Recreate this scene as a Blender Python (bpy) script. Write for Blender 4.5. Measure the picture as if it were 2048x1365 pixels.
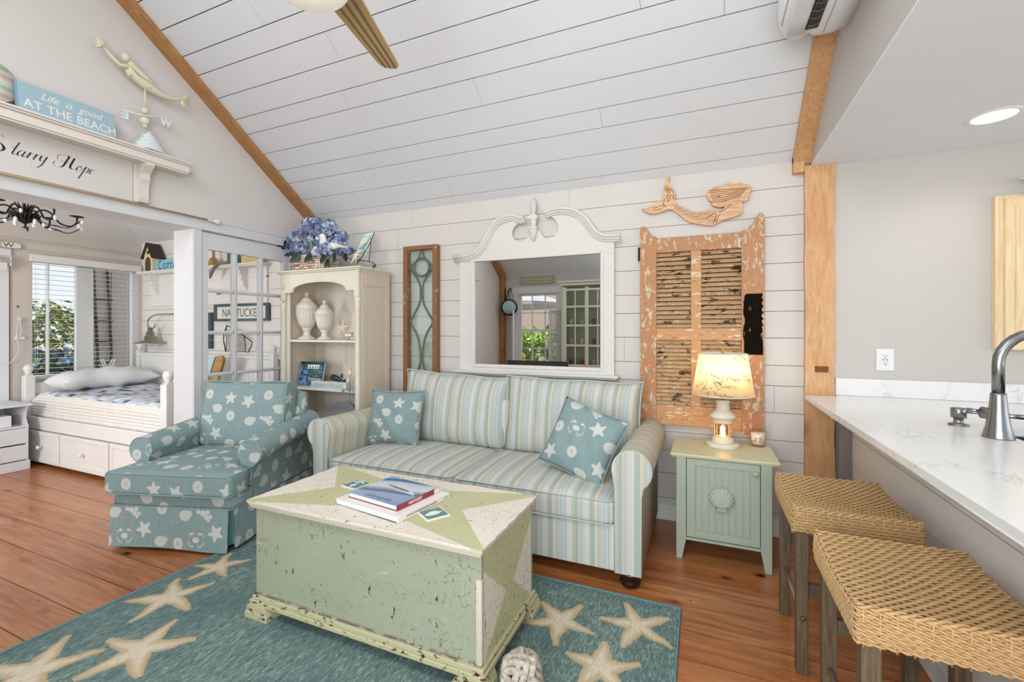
import bpy, math, random
from math import sin, cos, pi, sqrt, atan2, radians
from mathutils import Vector, Matrix, Euler
random.seed(7)
for o in list(bpy.data.objects): bpy.data.objects.remove(o)
sc = bpy.context.scene
C = sc.collection

# ------------------------------------------------------------------ camera
CH, YAW, FPX, HZ = 1.308, 0.402924, 895.3, 662.0      # eye height, heading, focal length in px, horizon row
cam_d = bpy.data.cameras.new('camera'); cam = bpy.data.objects.new('camera', cam_d); C.objects.link(cam)
cam_d.sensor_width = 36; cam_d.lens = FPX/2048*36; cam_d.shift_y = (HZ-682.5)/2048
cam_d.clip_start = 0.02; cam_d.clip_end = 200
cam.location = (0, 0, CH); cam.rotation_euler = (pi/2, 0, YAW)
sc.camera = cam

# ------------------------------------------------------------------ world, exposure
vs = sc.view_settings
vs.view_transform = 'Standard'; vs.look = 'None'; vs.gamma = 1; vs.use_curve_mapping = False
vs.exposure = 0.75
w = bpy.data.worlds.new('sky'); sc.world = w; w.use_nodes = True
nt = w.node_tree; nt.nodes.clear()
tc = nt.nodes.new('ShaderNodeTexCoord'); sp = nt.nodes.new('ShaderNodeSeparateXYZ')
rp = nt.nodes.new('ShaderNodeValToRGB'); bg = nt.nodes.new('ShaderNodeBackground'); wo = nt.nodes.new('ShaderNodeOutputWorld')
mr = nt.nodes.new('ShaderNodeMapRange'); mr.inputs[1].default_value = -1; mr.inputs[2].default_value = 1
nt.links.new(tc.outputs['Generated'], sp.inputs[0]); nt.links.new(sp.outputs[2], mr.inputs[0])
nt.links.new(mr.outputs[0], rp.inputs[0]); nt.links.new(rp.outputs[0], bg.inputs[0]); nt.links.new(bg.outputs[0], wo.inputs[0])
el = rp.color_ramp.elements
el[0].position = 0.0; el[0].color = (0.72, 0.68, 0.60, 1)
el[1].position = 1.0; el[1].color = (0.55, 0.78, 1.0, 1)
e = el.new(0.485); e.color = (0.80, 0.78, 0.72, 1)
e = el.new(0.50); e.color = (0.93, 0.97, 1.0, 1)
e = el.new(0.62); e.color = (0.70, 0.88, 1.0, 1)
bg.inputs[1].default_value = .62

sun_d = bpy.data.lights.new('sun', 'SUN'); sun_d.energy = 5.0; sun_d.angle = radians(2); sun_d.color = (1, .95, .86)
sun = bpy.data.objects.new('sun', sun_d); C.objects.link(sun); sun.rotation_euler = (radians(-24), radians(-10), 0)

def area_lamp(name, loc, rot, sx, sy, power, color=(1, 1, 1)):
    d = bpy.data.lights.new(name, 'AREA'); d.shape = 'RECTANGLE'; d.size = sx; d.size_y = sy; d.energy = power; d.color = color
    o = bpy.data.objects.new(name, d); C.objects.link(o); o.location = loc; o.rotation_euler = rot
    return o
# daylight fills added behind the viewer, at the kitchen end and in the bedroom
area_lamp('fill_behind_viewer', (-.1, -1.28, 1.35), (radians(90), 0, 0), 2.4, 1.9, 54, (.90, .955, 1.0))  # added lamp with no glazing around it, fills from behind the viewer
area_lamp('fill_kitchen_end', (4.6, 1.2, 1.5), (radians(90), 0, radians(90)), 3.6, 1.5, 22, (.92, .96, 1.0))  # added fill lamp, no window is built there
area_lamp('fill_bedroom', (-4.35, -1.2, 1.5), (radians(90), 0, 0), .9, 1.6, 44, (.95, .98, 1))  # added lamp inside the south opening, brightens the bedroom
# two roof windows in the south slope (their panes show as a bright strip at the top of the mirror)
for i, xw in enumerate((-2.3, -.6)):
    area_lamp('daylight_roof_window', (xw, .05, 2.375+.7214*1.35-.03), (radians(35.8), 0, 0), 1.1, .8, 15, (.93, .97, 1.0))

# ------------------------------------------------------------------ pixel helpers (photo pixel -> point on a real plane)
cy, sy_ = cos(YAW), sin(YAW)
def at(u, v, x=None, y=None, z=None):
    k = (u-1024)/FPX; m = -(v-HZ)/FPX
    d = (-sy_+k*cy, cy+k*sy_, m)
    t = x/d[0] if x is not None else (y/d[1] if y is not None else (z-CH)/m)
    return Vector((d[0]*t, d[1]*t, CH+d[2]*t))

# ------------------------------------------------------------------ mesh builder
def rotm(rx=0, ry=0, rz=0): return Euler((rx, ry, rz)).to_matrix().to_4x4()
def TR(x, y, z): return Matrix.Translation((x, y, z))
class MB:
    def __init__(s): s.v = []; s.f = []; s.uv = []; s.sm = []; s.M = None
    def add(s, V, F, uv=None, smooth=False, M=None):
        b = len(s.v); M = M or s.M
        s.v += [tuple(M @ Vector(p)) if M else tuple(p) for p in V]
        for i, f in enumerate(F):
            s.f.append([b+j for j in f]); s.uv.append(uv[i] if uv else None); s.sm.append(smooth)
        return s
    def box(s, x0, x1, y0, y1, z0, z1, M=None):
        V = [(x, y, z) for z in (z0, z1) for y in (y0, y1) for x in (x0, x1)]
        return s.add(V, [(0,2,3,1),(4,5,7,6),(0,1,5,4),(2,6,7,3),(1,3,7,5),(0,4,6,2)], M=M)
    def cbox(s, cx, cy_, cz, w, d, h, M=None): return s.box(cx-w/2, cx+w/2, cy_-d/2, cy_+d/2, cz-h/2, cz+h/2, M)
    def taper(s, x0, x1, y0, y1, z0, z1, dx, dy, M=None):   # bottom narrowed by dx/dy (right/left given as tuple)
        a, b = dx; c, d = dy
        V = [(x0+a, y0+c, z0), (x1-b, y0+c, z0), (x0+a, y1-d, z0), (x1-b, y1-d, z0), (x0, y0, z1), (x1, y0, z1), (x0, y1, z1), (x1, y1, z1)]
        return s.add(V, [(0,2,3,1),(4,5,7,6),(0,1,5,4),(2,6,7,3),(1,3,7,5),(0,4,6,2)], M=M)
    def prism(s, P, a0, a1, axis='y', M=None, smooth=False, caps=True):
        """closed 2D outline P extruded along an axis. axis y: P=(x,z); x: P=(y,z); z: P=(x,y)"""
        def q(p, a): return {'y': (p[0], a, p[1]), 'x': (a, p[0], p[1]), 'z': (p[0], p[1], a)}[axis]
        n = len(P); L = [0]
        for i in range(n): L.append(L[-1]+math.dist(P[i], P[(i+1) % n]))
        area = sum(P[i][0]*P[(i+1)%n][1]-P[(i+1)%n][0]*P[i][1] for i in range(n))
        V = [q(p, a0) for p in P]+[q(p, a1) for p in P]
        F = []; U = []
        for i in range(n):
            j = (i+1) % n
            F.append((i, j, n+j, n+i)); U.append([(a0, L[i]), (a0, L[i+1]), (a1, L[i+1]), (a1, L[i])])
        flip = (area > 0) == (axis == 'y')
        if flip: F = [f[::-1] for f in F]; U = [u[::-1] for u in U]
        s.add(V, F, U, smooth, M)
        if caps:
            c0 = list(range(n)); c1 = list(range(n, 2*n))
            if not flip: c0 = c0[::-1]
            else: c1 = c1[::-1]
            if axis == 'x' : pass
            s.add(V, [c0, c1], None, False, M)
        return s
    def loft(s, rings, closed=True, caps=False, smooth=True, M=None, uvs=None):
        n = len(rings[0]); V = [p for r in rings for p in r]; F = []; U = []
        m = n if closed else n-1
        la = [0]
        for i in range(n): la.append(la[-1]+(Vector(rings[0][i])-Vector(rings[0][(i+1) % n])).length)
        acc = 0
        for k in range(len(rings)-1):
            d = (Vector(rings[k][0])-Vector(rings[k+1][0])).length
            for i in range(m):
                j = (i+1) % n
                F.append((k*n+i, k*n+j, (k+1)*n+j, (k+1)*n+i))
                U.append([(la[i], acc), (la[i+1], acc), (la[i+1], acc+d), (la[i], acc+d)])
            acc += d
        s.add(V, F, U, smooth, M)
        if caps: s.add(V, [list(range(n))[::-1], [(len(rings)-1)*n+i for i in range(n)]], None, False, M)
        return s
    def lathe(s, prof, c=(0, 0, 0), n=24, M=None, smooth=True, sx=1, sy=1):
        R = [[(c[0]+r*sx*cos(2*pi*i/n), c[1]+r*sy*sin(2*pi*i/n), c[2]+z) for i in range(n)] for r, z in prof]
        return s.loft(R, True, True, smooth, M)
    def tube(s, path, r, n=8, closed=False, M=None, smooth=True, flat=1.0):
        P = [Vector(p) for p in path]; R = []; m = len(P); up = None
        for i in range(m):
            a = P[i-1] if (i > 0 or closed) else P[i]; b = P[(i+1) % m] if (i < m-1 or closed) else P[i]
            t = (b-a).normalized() if (b-a).length > 1e-9 else Vector((0, 0, 1))
            if up is None:
                up = Vector((0, 0, 1)) if abs(t.z) < .9 else Vector((1, 0, 0))
            s1 = t.cross(up)
            if s1.length < 1e-6: s1 = t.cross(Vector((1, 0, 0)))
            s1.normalize(); u1 = s1.cross(t); up = u1
            rr = r[i] if isinstance(r, (list, tuple)) else r
            R.append([tuple(P[i]+s1*rr*cos(2*pi*k/n)+u1*rr*flat*sin(2*pi*k/n)) for k in range(n)])
        if closed: R.append(R[0])
        return s.loft(R, True, not closed, smooth, M)
    def ball(s, c, r, n=12, sx=1, sy=1, sz=1, M=None):
        m = max(4, n//2)
        return s.lathe([(r*sin(pi*i/m)+1e-5, -r*cos(pi*i/m)*sz) for i in range(m+1)], c, n, M, True, sx, sy)
    def rbox(s, x0, x1, y0, y1, z0, z1, r, n=8, fn=None, M=None):
        """rounded, subdivided box; fn(p, c, h) may move each point"""
        c = Vector(((x0+x1)/2, (y0+y1)/2, (z0+z1)/2)); h = Vector(((x1-x0)/2, (y1-y0)/2, (z1-z0)/2))
        for ax in range(3):
            for sg in (-1, 1):
                a, b = [(1, 2), (2, 0), (0, 1)][ax]; V = []; U = []
                def st(i, H, R):           # denser near the edges
                    t = -1+2*i/n
                    return t*H
                for i in range(n+1):
                    for j in range(n+1):
                        p = Vector((0, 0, 0)); p[ax] = sg*h[ax]; p[a] = st(i, h[a], r); p[b] = st(j, h[b], r)
                        q = Vector([max(-(h[k]-r), min(h[k]-r, p[k])) for k in range(3)])
                        d = p-q; d = d.normalized()*r if d.length > 1e-9 else Vector((0, 0, 0))
                        p2 = q+d
                        uvp = (p2+c)
                        V.append((p2, uvp))
                if fn: VV = [fn(p.copy(), c, h)+c for p, _ in V]
                else: VV = [p+c for p, _ in V]
                F = []; U = []
                for i in range(n):
                    for j in range(n):
                        q = (i*(n+1)+j, (i+1)*(n+1)+j, (i+1)*(n+1)+j+1, i*(n+1)+j+1)
                        if sg < 0: q = q[::-1]
                        F.append(q)
                        if ax == 2: U.append([(V[k][1][0], V[k][1][1]) for k in q])
                        elif ax == 1: U.append([(V[k][1][0], V[k][1][2]) for k in q])
                        else: U.append([(V[k][1][1], V[k][1][2]) for k in q])
                s.add(VV, F, U, True, M)
        return s
    def grid(s, fn, nu, nv, M=None, smooth=True, uvs=None):
        V = [fn(i/nu, j/nv) for i in range(nu+1) for j in range(nv+1)]; F = []; U = []
        for i in range(nu):
            for j in range(nv):
                F.append((i*(nv+1)+j, (i+1)*(nv+1)+j, (i+1)*(nv+1)+j+1, i*(nv+1)+j+1))
                if uvs: U.append([uvs(i/nu, j/nv), uvs((i+1)/nu, j/nv), uvs((i+1)/nu, (j+1)/nv), uvs(i/nu, (j+1)/nv)])
        return s.add(V, F, U if uvs else None, smooth, M)
    def bar(s, a, b, w, t, M=None):   # rectangular bar from a to b
        a = Vector(a); b = Vector(b); d = (b-a); L = d.length; d.normalize()
        up = Vector((0, 0, 1)) if abs(d.z) < .95 else Vector((0, 1, 0))
        x = d.cross(up).normalized(); z = x.cross(d)
        V = [p+x*w/2*i+z*t/2*j for p in (a, b) for i, j in ((-1, -1), (1, -1), (1, 1), (-1, 1))]
        return s.add(V, [(0,1,2,3),(4,7,6,5),(0,4,5,1),(1,5,6,2),(2,6,7,3),(3,7,4,0)], M=M)

def org(o):
    while o.parent: o = o.parent
    return Vector(o['_o']) if '_o' in o else Vector((0, 0, 0))
ORG = {}
def fin(mb, name, mat, parent=None, label=None, cat=None, group=None, kind=None, bevel=0, bseg=2, merge=True, nofix=False, sub=0):
    me = bpy.data.meshes.new(name)
    V = [Vector(p) for p in mb.v]
    o = bpy.data.objects.new(name, me); C.objects.link(o)
    off = Vector((0, 0, 0))
    if parent is not None:
        r = parent
        while r.parent: r = r.parent
        off = ORG.get(r.name, Vector((0, 0, 0)))
        o.parent = parent
        if parent.parent is None and parent.type == 'MESH': pass
    elif kind != 'structure' and V:
        lo = [min(p[i] for p in V) for i in range(3)]; hi = [max(p[i] for p in V) for i in range(3)]
        off = Vector(((lo[0]+hi[0])/2, (lo[1]+hi[1])/2, lo[2])); o.location = off
        ORG[o.name] = off
    me.from_pydata([p-off for p in V], [], mb.f)
    uvl = me.uv_layers.new(name='UVMap')
    for p, uv, sm in zip(me.polygons, mb.uv, mb.sm):
        p.use_smooth = sm
        if uv:
            for li, q in zip(p.loop_indices, uv): uvl.data[li].uv = q
        else:
            n = p.normal; a = max(range(3), key=lambda i: abs(n[i]))
            for li in p.loop_indices:
                c = V[me.loops[li].vertex_index]
                uvl.data[li].uv = (c[0], c[1]) if a == 2 else ((c[0], c[2]) if a == 1 else (c[1], c[2]))
    me.materials.append(mat)
    if merge and any(mb.sm):
        import bmesh
        bm = bmesh.new(); bm.from_mesh(me); bmesh.ops.remove_doubles(bm, verts=bm.verts, dist=1e-5)
        if not nofix: bmesh.ops.recalc_face_normals(bm, faces=bm.faces)
        bm.to_mesh(me); bm.free()
    if bevel:
        m = o.modifiers.new('bevel', 'BEVEL'); m.width = bevel; m.segments = bseg; m.limit_method = 'ANGLE'; m.angle_limit = radians(40)
    if sub:
        m = o.modifiers.new('sub', 'SUBSURF'); m.levels = sub; m.render_levels = sub
    if label: o['label'] = label
    if cat: o['category'] = cat
    if group: o['group'] = group
    if kind: o['kind'] = kind
    return o
def thing(name, label, cat, loc=(0, 0, 0), rz=0, group=None, local=False):
    o = bpy.data.objects.new(name, None); C.objects.link(o); o.location = loc; o.rotation_euler = (0, 0, rz)
    o['label'] = label; o['category'] = cat
    if group: o['group'] = group
    ORG[o.name] = Vector((0, 0, 0)) if local else Vector(loc)
    o.empty_display_size = .05
    return o
def dup(root, loc, rz=None, label=None, group=None):
    r = root.copy(); C.objects.link(r); r.location = loc
    if rz is not None: r.rotation_euler = (0, 0, rz)
    if label: r['label'] = label
    if group: r['group'] = group
    for ch in list(root.children):
        c = ch.copy(); C.objects.link(c); c.parent = r
        for g in list(ch.children):
            d = g.copy(); C.objects.link(d); d.parent = c
    return r
def struct(name, mb, mat, bevel=0, parent=None): return fin(mb, name, mat, parent, kind=None if parent else 'structure', bevel=bevel)

def cspline(P, n=6, closed=False):
    """Catmull-Rom through points"""
    out = []; m = len(P)
    rng = range(m) if closed else range(m-1)
    for i in rng:
        p0 = P[(i-1) % m] if (closed or i > 0) else P[i]; p1 = P[i]; p2 = P[(i+1) % m]; p3 = P[(i+2) % m] if (closed or i+2 < m) else p2
        for k in range(n):
            t = k/n
            out.append(tuple(.5*((2*b)+(-a+c)*t+(2*a-5*b+4*c-d)*t*t+(-a+3*b-3*c+d)*t**3) for a, b, c, d in zip(p0, p1, p2, p3)))
    if not closed: out.append(tuple(P[-1]))
    return out
def text_mb(body, size, M, extrude=.0006, shear=0, space=1.0, xs=1.0, bold=0, align='CENTER'):
    cu = bpy.data.curves.new('t', 'FONT'); cu.body = body; cu.size = size; cu.extrude = extrude; cu.shear = shear
    cu.align_x = align; cu.space_character = space; cu.offset = bold; cu.resolution_u = 3
    o = bpy.data.objects.new('t', cu); C.objects.link(o)
    dg = bpy.context.evaluated_depsgraph_get(); me = bpy.data.meshes.new_from_object(o.evaluated_get(dg))
    mb = MB(); S = Matrix.Diagonal((xs, 1, 1, 1))
    mb.add([v.co for v in me.vertices], [tuple(p.vertices) for p in me.polygons], M=M @ S)
    bpy.data.objects.remove(o); bpy.data.curves.remove(cu); bpy.data.meshes.remove(me)
    return mb
FACE_S = rotm(pi/2, 0, 0)                 # text upright, read from the south (-y)
FACE_E = rotm(pi/2, 0, pi/2)              # text upright, read from +x
# ------------------------------------------------------------------ procedural materials
def lin(h):
    h = h.lstrip('#'); r = []
    for i in (0, 2, 4):
        c = int(h[i:i+2], 16)/255; r.append(c/12.92 if c <= .04045 else ((c+.055)/1.055)**2.4)
    return tuple(r)
class X:                                   # a node socket with arithmetic
    def __init__(s, g, k): s.g = g; s.k = k
    def __add__(a, b): return a.g.m('ADD', a, b)
    __radd__ = __add__
    def __sub__(a, b): return a.g.m('SUBTRACT', a, b)
    def __rsub__(a, b): return a.g.m('SUBTRACT', b, a)
    def __mul__(a, b): return a.g.m('MULTIPLY', a, b)
    __rmul__ = __mul__
    def __truediv__(a, b): return a.g.m('DIVIDE', a, b)
    def __lt__(a, b): return a.g.m('LESS_THAN', a, b)
    def __gt__(a, b): return a.g.m('GREATER_THAN', a, b)
class G:
    def __init__(s, name):
        s.mat = bpy.data.materials.new(name); s.mat.use_nodes = True; s.nt = s.mat.node_tree; s.N = s.nt.nodes
        s.bsdf = s.N['Principled BSDF']; s.cache = {}
    def put(s, a, sock):
        if isinstance(a, X): s.nt.links.new(a.k, sock)
        elif isinstance(a, (tuple, list)): sock.default_value = (*a[:3], 1) if len(sock.default_value) == 4 else a
        elif hasattr(sock.default_value, '__len__'): sock.default_value = ((a,)*3+(1,))[:len(sock.default_value)]
        else: sock.default_value = a
    def m(s, op, *a):
        n = s.N.new('ShaderNodeMath'); n.operation = op
        for i, x in enumerate(a): s.put(x, n.inputs[i])
        return X(s, n.outputs[0])
    def coord(s, kind='Object'):
        if kind not in s.cache:
            n = s.N.new('ShaderNodeTexCoord'); s.cache[kind] = X(s, n.outputs[kind])
        return s.cache[kind]
    def xyz(s, kind='Object'):
        key = kind+'_s'
        if key not in s.cache:
            n = s.N.new('ShaderNodeSeparateXYZ'); s.put(s.coord(kind), n.inputs[0]); s.cache[key] = [X(s, o) for o in n.outputs]
        return s.cache[key]
    def vec(s, x, y, z=0.0):
        n = s.N.new('ShaderNodeCombineXYZ'); s.put(x, n.inputs[0]); s.put(y, n.inputs[1]); s.put(z, n.inputs[2]); return X(s, n.outputs[0])
    def scale(s, v, k):
        n = s.N.new('ShaderNodeMapping'); s.put(v, n.inputs[0]); n.inputs['Scale'].default_value = k if isinstance(k, tuple) else (k, k, k); return X(s, n.outputs[0])
    def noise(s, v, sc_=5, det=3, rough=.5, dist=0):
        n = s.N.new('ShaderNodeTexNoise'); s.put(v, n.inputs['Vector']); n.inputs['Scale'].default_value = sc_; n.inputs['Detail'].default_value = det
        n.inputs['Roughness'].default_value = rough; n.inputs['Distortion'].default_value = dist; return X(s, n.outputs[0])
    def vor(s, v, sc_=5, feat='F1', rnd=1.0, out='Distance'):
        n = s.N.new('ShaderNodeTexVoronoi'); n.feature = feat; s.put(v, n.inputs['Vector']); n.inputs['Scale'].default_value = sc_
        n.inputs['Randomness'].default_value = rnd; return X(s, n.outputs[out])
    def white(s, v):
        n = s.N.new('ShaderNodeTexWhiteNoise'); n.noise_dimensions = '3D'; s.put(v, n.inputs['Vector']); return X(s, n.outputs[0])
    def ramp(s, f, stops, mode='LINEAR'):
        n = s.N.new('ShaderNodeValToRGB'); s.put(f, n.inputs[0]); r = n.color_ramp; r.interpolation = mode
        while len(r.elements) < len(stops): r.elements.new(.5)
        for e_, (p, c) in zip(r.elements, stops):
            e_.position = p; e_.color = (*((c, c, c) if not isinstance(c, (tuple, list)) else c), 1)
        return X(s, n.outputs[0])
    def mix(s, a, b, f, mode='MIX'):
        n = s.N.new('ShaderNodeMix'); n.data_type = 'RGBA'; n.blend_type = mode; n.clamp_factor = True
        s.put(f, n.inputs[0]); s.put(a, n.inputs[6]); s.put(b, n.inputs[7]); return X(s, n.outputs[2])
    def sstep(s, x, a, b):
        n = s.N.new('ShaderNodeMapRange'); n.interpolation_type = 'SMOOTHSTEP'; s.put(x, n.inputs[0]); n.inputs[1].default_value = a; n.inputs[2].default_value = b
        return X(s, n.outputs[0])
    def fract(s, x): return s.m('FRACT', x)
    def star(s, x, y, cx, cy_, R, w, rot=0.0, tip=.25):
        """>0 inside a five-armed star"""
        dx = x-cx; dy = y-cy_; r = s.m('SQRT', dx*dx+dy*dy); th = s.m('ARCTAN2', dy, dx)
        a = s.m('ABSOLUTE', s.fract(s.m('MULTIPLY_ADD', th, 5/(2*pi), 7.5+rot))-.5)*(2*pi/5)
        px = r*s.m('COSINE', a); py = r*s.m('SINE', a)
        return (1+tip-px/R)*w*s.m('LESS_THAN', px, R)-py
    def disc(s, x, y, cx, cy_, rx, ry=None):
        ry = ry or rx; dx = (x-cx)/rx; dy = (y-cy_)/ry
        return 1-s.m('SQRT', dx*dx+dy*dy)
    def out(s, color=(.8, .8, .8), rough=.5, bump=None, bs=.3, bd=.002, metal=0, spec=None, emis=None, es=0, trans=0, alpha=None, sss=0, ior=None, coat=0):
        b = s.bsdf; s.put(color, b.inputs['Base Color']); s.put(rough, b.inputs['Roughness']); s.put(metal, b.inputs['Metallic'])
        if spec is not None: s.put(spec, b.inputs['Specular IOR Level'])
        if emis is not None: s.put(emis, b.inputs['Emission Color']); s.put(es, b.inputs['Emission Strength'])
        if trans: b.inputs['Transmission Weight'].default_value = trans
        if ior: b.inputs['IOR'].default_value = ior
        if coat: b.inputs['Coat Weight'].default_value = coat
        if bump is not None:
            n = s.N.new('ShaderNodeBump'); n.inputs['Strength'].default_value = bs; n.inputs['Distance'].default_value = bd
            s.put(bump, n.inputs['Height']); s.nt.links.new(n.outputs[0], b.inputs['Normal'])
        return s.mat
MATS = {}
def flat(h, rough=.5, metal=0, spec=None, var=.04, ns=6, bump=0, key=None):
    k = (h, rough, metal, spec, var, ns, bump)
    if k in MATS: return MATS[k]
    g = G('paint_'+h.strip('#')); c = lin(h)
    n = g.noise(g.coord(), ns, 3)
    col = g.mix(tuple(x*(1-var*1.5) for x in c), tuple(min(1, x*(1+var)) for x in c), n)
    MATS[k] = g.out(col, rough, metal=metal, spec=spec, bump=g.noise(g.coord(), 60, 2) if bump else None, bs=bump or .1)
    return MATS[k]
def planks(name, base, dark, axis, rough=.55, grain=.05):
    g = G(name); v = g.scale(g.coord(), axis); n = g.noise(v, 12, 5, .6, .4); n2 = g.noise(g.coord(), 1.3, 2)
    kn = g.vor(g.scale(g.coord(), tuple(a*.9+.4 for a in axis)), 1.6); k = g.sstep(kn, .10, .03)
    col = g.mix(tuple(x*(1-grain) for x in base), base, n); col = g.mix(col, tuple(x*.94 for x in base), g.sstep(n2, .45, .7))
    col = g.mix(col, dark, k*.10)
    return g.out(col, rough, bump=n, bs=.12, bd=.002)
def distress(name, top, under, amt=.58, scale=7, dirx=(1, 1, 1), rough=.55, third=None, crack=0, wear2=None):
    """old paint with flakes showing what lies below"""
    g = G(name); v = g.scale(g.coord(), dirx); n = g.noise(v, scale, 8, .68); m = g.sstep(n, amt, amt+.03)
    t = g.mix(top, tuple(x*.88 for x in top), g.noise(g.coord(), 3, 4)); col = g.mix(t, under, m)
    if third: col = g.mix(col, third, g.sstep(g.noise(g.scale(g.coord(), tuple(q*1.3 for q in dirx)), scale*1.4, 7, .7), amt+.02, amt+.045))
    if crack:
        c = g.vor(g.scale(g.coord(), dirx), crack, 'DISTANCE_TO_EDGE'); reg = g.sstep(g.noise(g.coord(), 3.5, 2), .42, .55)
        col = g.mix(col, under, g.sstep(c, .035, .012)*reg)
    return g.out(col, rough, bump=m*-1.0, bs=.25, bd=.002)
# --- architecture
m_shiplap = planks('shiplap_paint', lin('#d5cfc9'), lin('#8b7c70'), (.6, 8, 8))
m_ceil = planks('ceiling_board_paint', lin('#e0e2e5'), lin('#9a9a9a'), (.5, 9, 9))
m_gap = flat('#4c4038', .9)
m_wall = flat('#d2ccc8', .7, var=.015, ns=2)
m_wallk = flat('#c4bfb9', .7, var=.015, ns=2)
m_white = flat('#e6e6e6', .55, var=.02)
m_kceil = flat('#e0e4ea', .7, var=.01)
m_trim = flat('#d2d2d4', .5, var=.03)
m_bedwhite = flat('#e9e6e2', .4, var=.03)
m_bwall = planks('beige_board_paint', lin('#d4cbc3'), lin('#94857a'), (8, .6, 8))
m_bship = planks('bright_board_paint', lin('#ece8e2'), lin('#94857a'), (.6, 8, 8))
def mat_floor():
    g = G('pine_floor'); x, y, z = g.xyz()
    v = g.vec(x*.55, y*7.0, 0.0); n = g.noise(v, 4.5, 7, .62, .9)
    n2 = g.noise(g.vec(x*.35, y*1.1, 0.0), 2.2, 3)
    pl = g.noise(g.vec(y*3.1, 0.0, 0.0), 1.0, 0)
    col = g.ramp(n, [(.22, lin('#70371a')), (.42, lin('#9c5a2c')), (.6, lin('#b37442')), (.8, lin('#c68f5c'))])
    col = g.mix(col, lin('#93461a'), g.sstep(n2, .42, .72)*.45)
    col = g.mix(col, lin('#d39a66'), g.sstep(pl, .5, .7)*.25)
    kn = g.vor(g.vec(x*2.0, y*3.8, 0.0), 1.5); k = g.sstep(kn, .10, .05)
    ring = g.sstep(kn, .2, .08)
    col = g.mix(col, lin('#6b3414'), ring*.55); col = g.mix(col, lin('#170c07'), k)
    d = g.vor(g.vec(x*5.0, y*11.0, 0.0), 1.5); col = g.mix(col, lin('#2a130a'), g.sstep(d, .075, .04)*g.sstep(g.noise(g.coord(), 1.7, 2), .42, .5))
    return g.out(col, g.mix(.30, .44, n), bump=n, bs=.08, bd=.002, spec=.6, coat=.25)
m_floor = mat_floor()
def wood(name, a, b, c, sc_=(1, 1, 1), knots=True, rough=.55, ks=1.0):
    g = G(name); v = g.scale(g.coord(), sc_); n = g.noise(v, 7, 6, .6, 1.2); n2 = g.noise(g.coord(), 2.5, 3)
    col = g.ramp(n, [(.3, a), (.5, b), (.72, c)]); col = g.mix(col, a, g.sstep(n2, .55, .75)*.35)
    if knots:
        kn = g.vor(g.scale(g.coord(), tuple(q**.5*ks for q in sc_)), 1.5); col = g.mix(col, tuple(q*.25 for q in a), g.sstep(kn, .10, .05)); col = g.mix(col, tuple(q*.6 for q in a), g.sstep(kn, .2, .09)*.5)
    return g.out(col, rough, bump=n, bs=.2, bd=.003)
m_beamR = wood('raw_pine_vertical', lin('#c08a58'), lin('#d0a070'), lin('#dab086'), (5, 5, .7))
m_beamL = wood('raw_pine_slope', lin('#8f6236'), lin('#ad7c4c'), lin('#bd8c5a'), (5, 1.2, 1.2))
# --- fabrics
def motifs(g, u, v, T=.46):
    """sea motifs printed on cloth: returns mask and line detail"""
    x = g.fract(u/T)*T; y = g.fract(v/T)*T
    mx = lambda a, b: g.m('MAXIMUM', a, b)
    sh = g.sstep(g.star(x, y, .07, .36, .050, .018, .1), 0, .0015)
    for q in ((.30, .13, .050, .018, .35), (.39, .38, .046, .017, .7)): sh = mx(sh, g.sstep(g.star(x, y, *q), 0, .0015))
    def dd(cx, cy_, rx, ry=None): return g.disc(x, y, cx, cy_, rx, ry)
    lines = 0.0
    for cx, cy_ in ((.21, .405), (.41, .255), (.06, .055)):          # sand dollars
        d = dd(cx, cy_, .033, .036); sh = mx(sh, g.sstep(d, 0, .05))
        lines = mx(g.sstep(g.star(x, y, cx, cy_, .026, .005, .2, .1), 0, .001)*.6, lines)
        lines = mx(lines, g.sstep(g.m('ABSOLUTE', d-.14), .05, .02)*g.sstep(d, -.01, .0)*.45)
    for cx, cy_, sg in ((.10, .22, 1), (.30, .305, -1), (.405, .06, 1)):            # nautilus shells
        d = mx(dd(cx, cy_, .037, .032), dd(cx+sg*.020, cy_+.012, .027, .019)); sh = mx(sh, g.sstep(d, 0, .06))
        lines = mx(lines, g.sstep(g.m('SINE', d*42.0+g.m('ARCTAN2', y-cy_, x-cx)), .35, .9)*g.sstep(d, 0, .05)*.55)
    for cx, cy_, r in ((.185, .245, .014), (.214, .238, .019), (.243, .246, .015), (.235, .218, .016), (.262, .220, .013), (.25, .2, .011)):   # snail shells in a chain
        d = dd(cx, cy_, r); sh = mx(sh, g.sstep(d, 0, .1)); lines = mx(lines, g.sstep(g.m('ABSOLUTE', d-.28), .1, .04)*g.sstep(d, 0, .1)*.6)
    cx, cy_ = .175, .085                                              # crab
    for (ax, ay, rx, ry) in ((cx, cy_, .023, .017), (cx-.028, cy_+.033, .011, .008), (cx+.026, cy_+.036, .011, .008)):
        sh = mx(sh, g.sstep(dd(ax, ay, rx, ry), 0, .08))
    for (ax, ay, r) in ((cx-.026, cy_+.018, .021), (cx+.026, cy_+.020, .021), (cx-.026, cy_-.012, .022), (cx+.030, cy_-.010, .022), (cx-.020, cy_-.023, .018), (cx+.022, cy_-.024, .018)):
        d = dd(ax, ay, r); rim = g.sstep(g.m('ABSOLUTE', d), .13, .07)*g.m('GREATER_THAN', g.m('ABSOLUTE', x-cx)-.012, 0.0)*g.m('GREATER_THAN', (y-ay)*(1 if ay > cy_ else -1)+r*.35, 0.0)
        sh = mx(sh, rim*.9)
    return sh, lines
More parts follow.
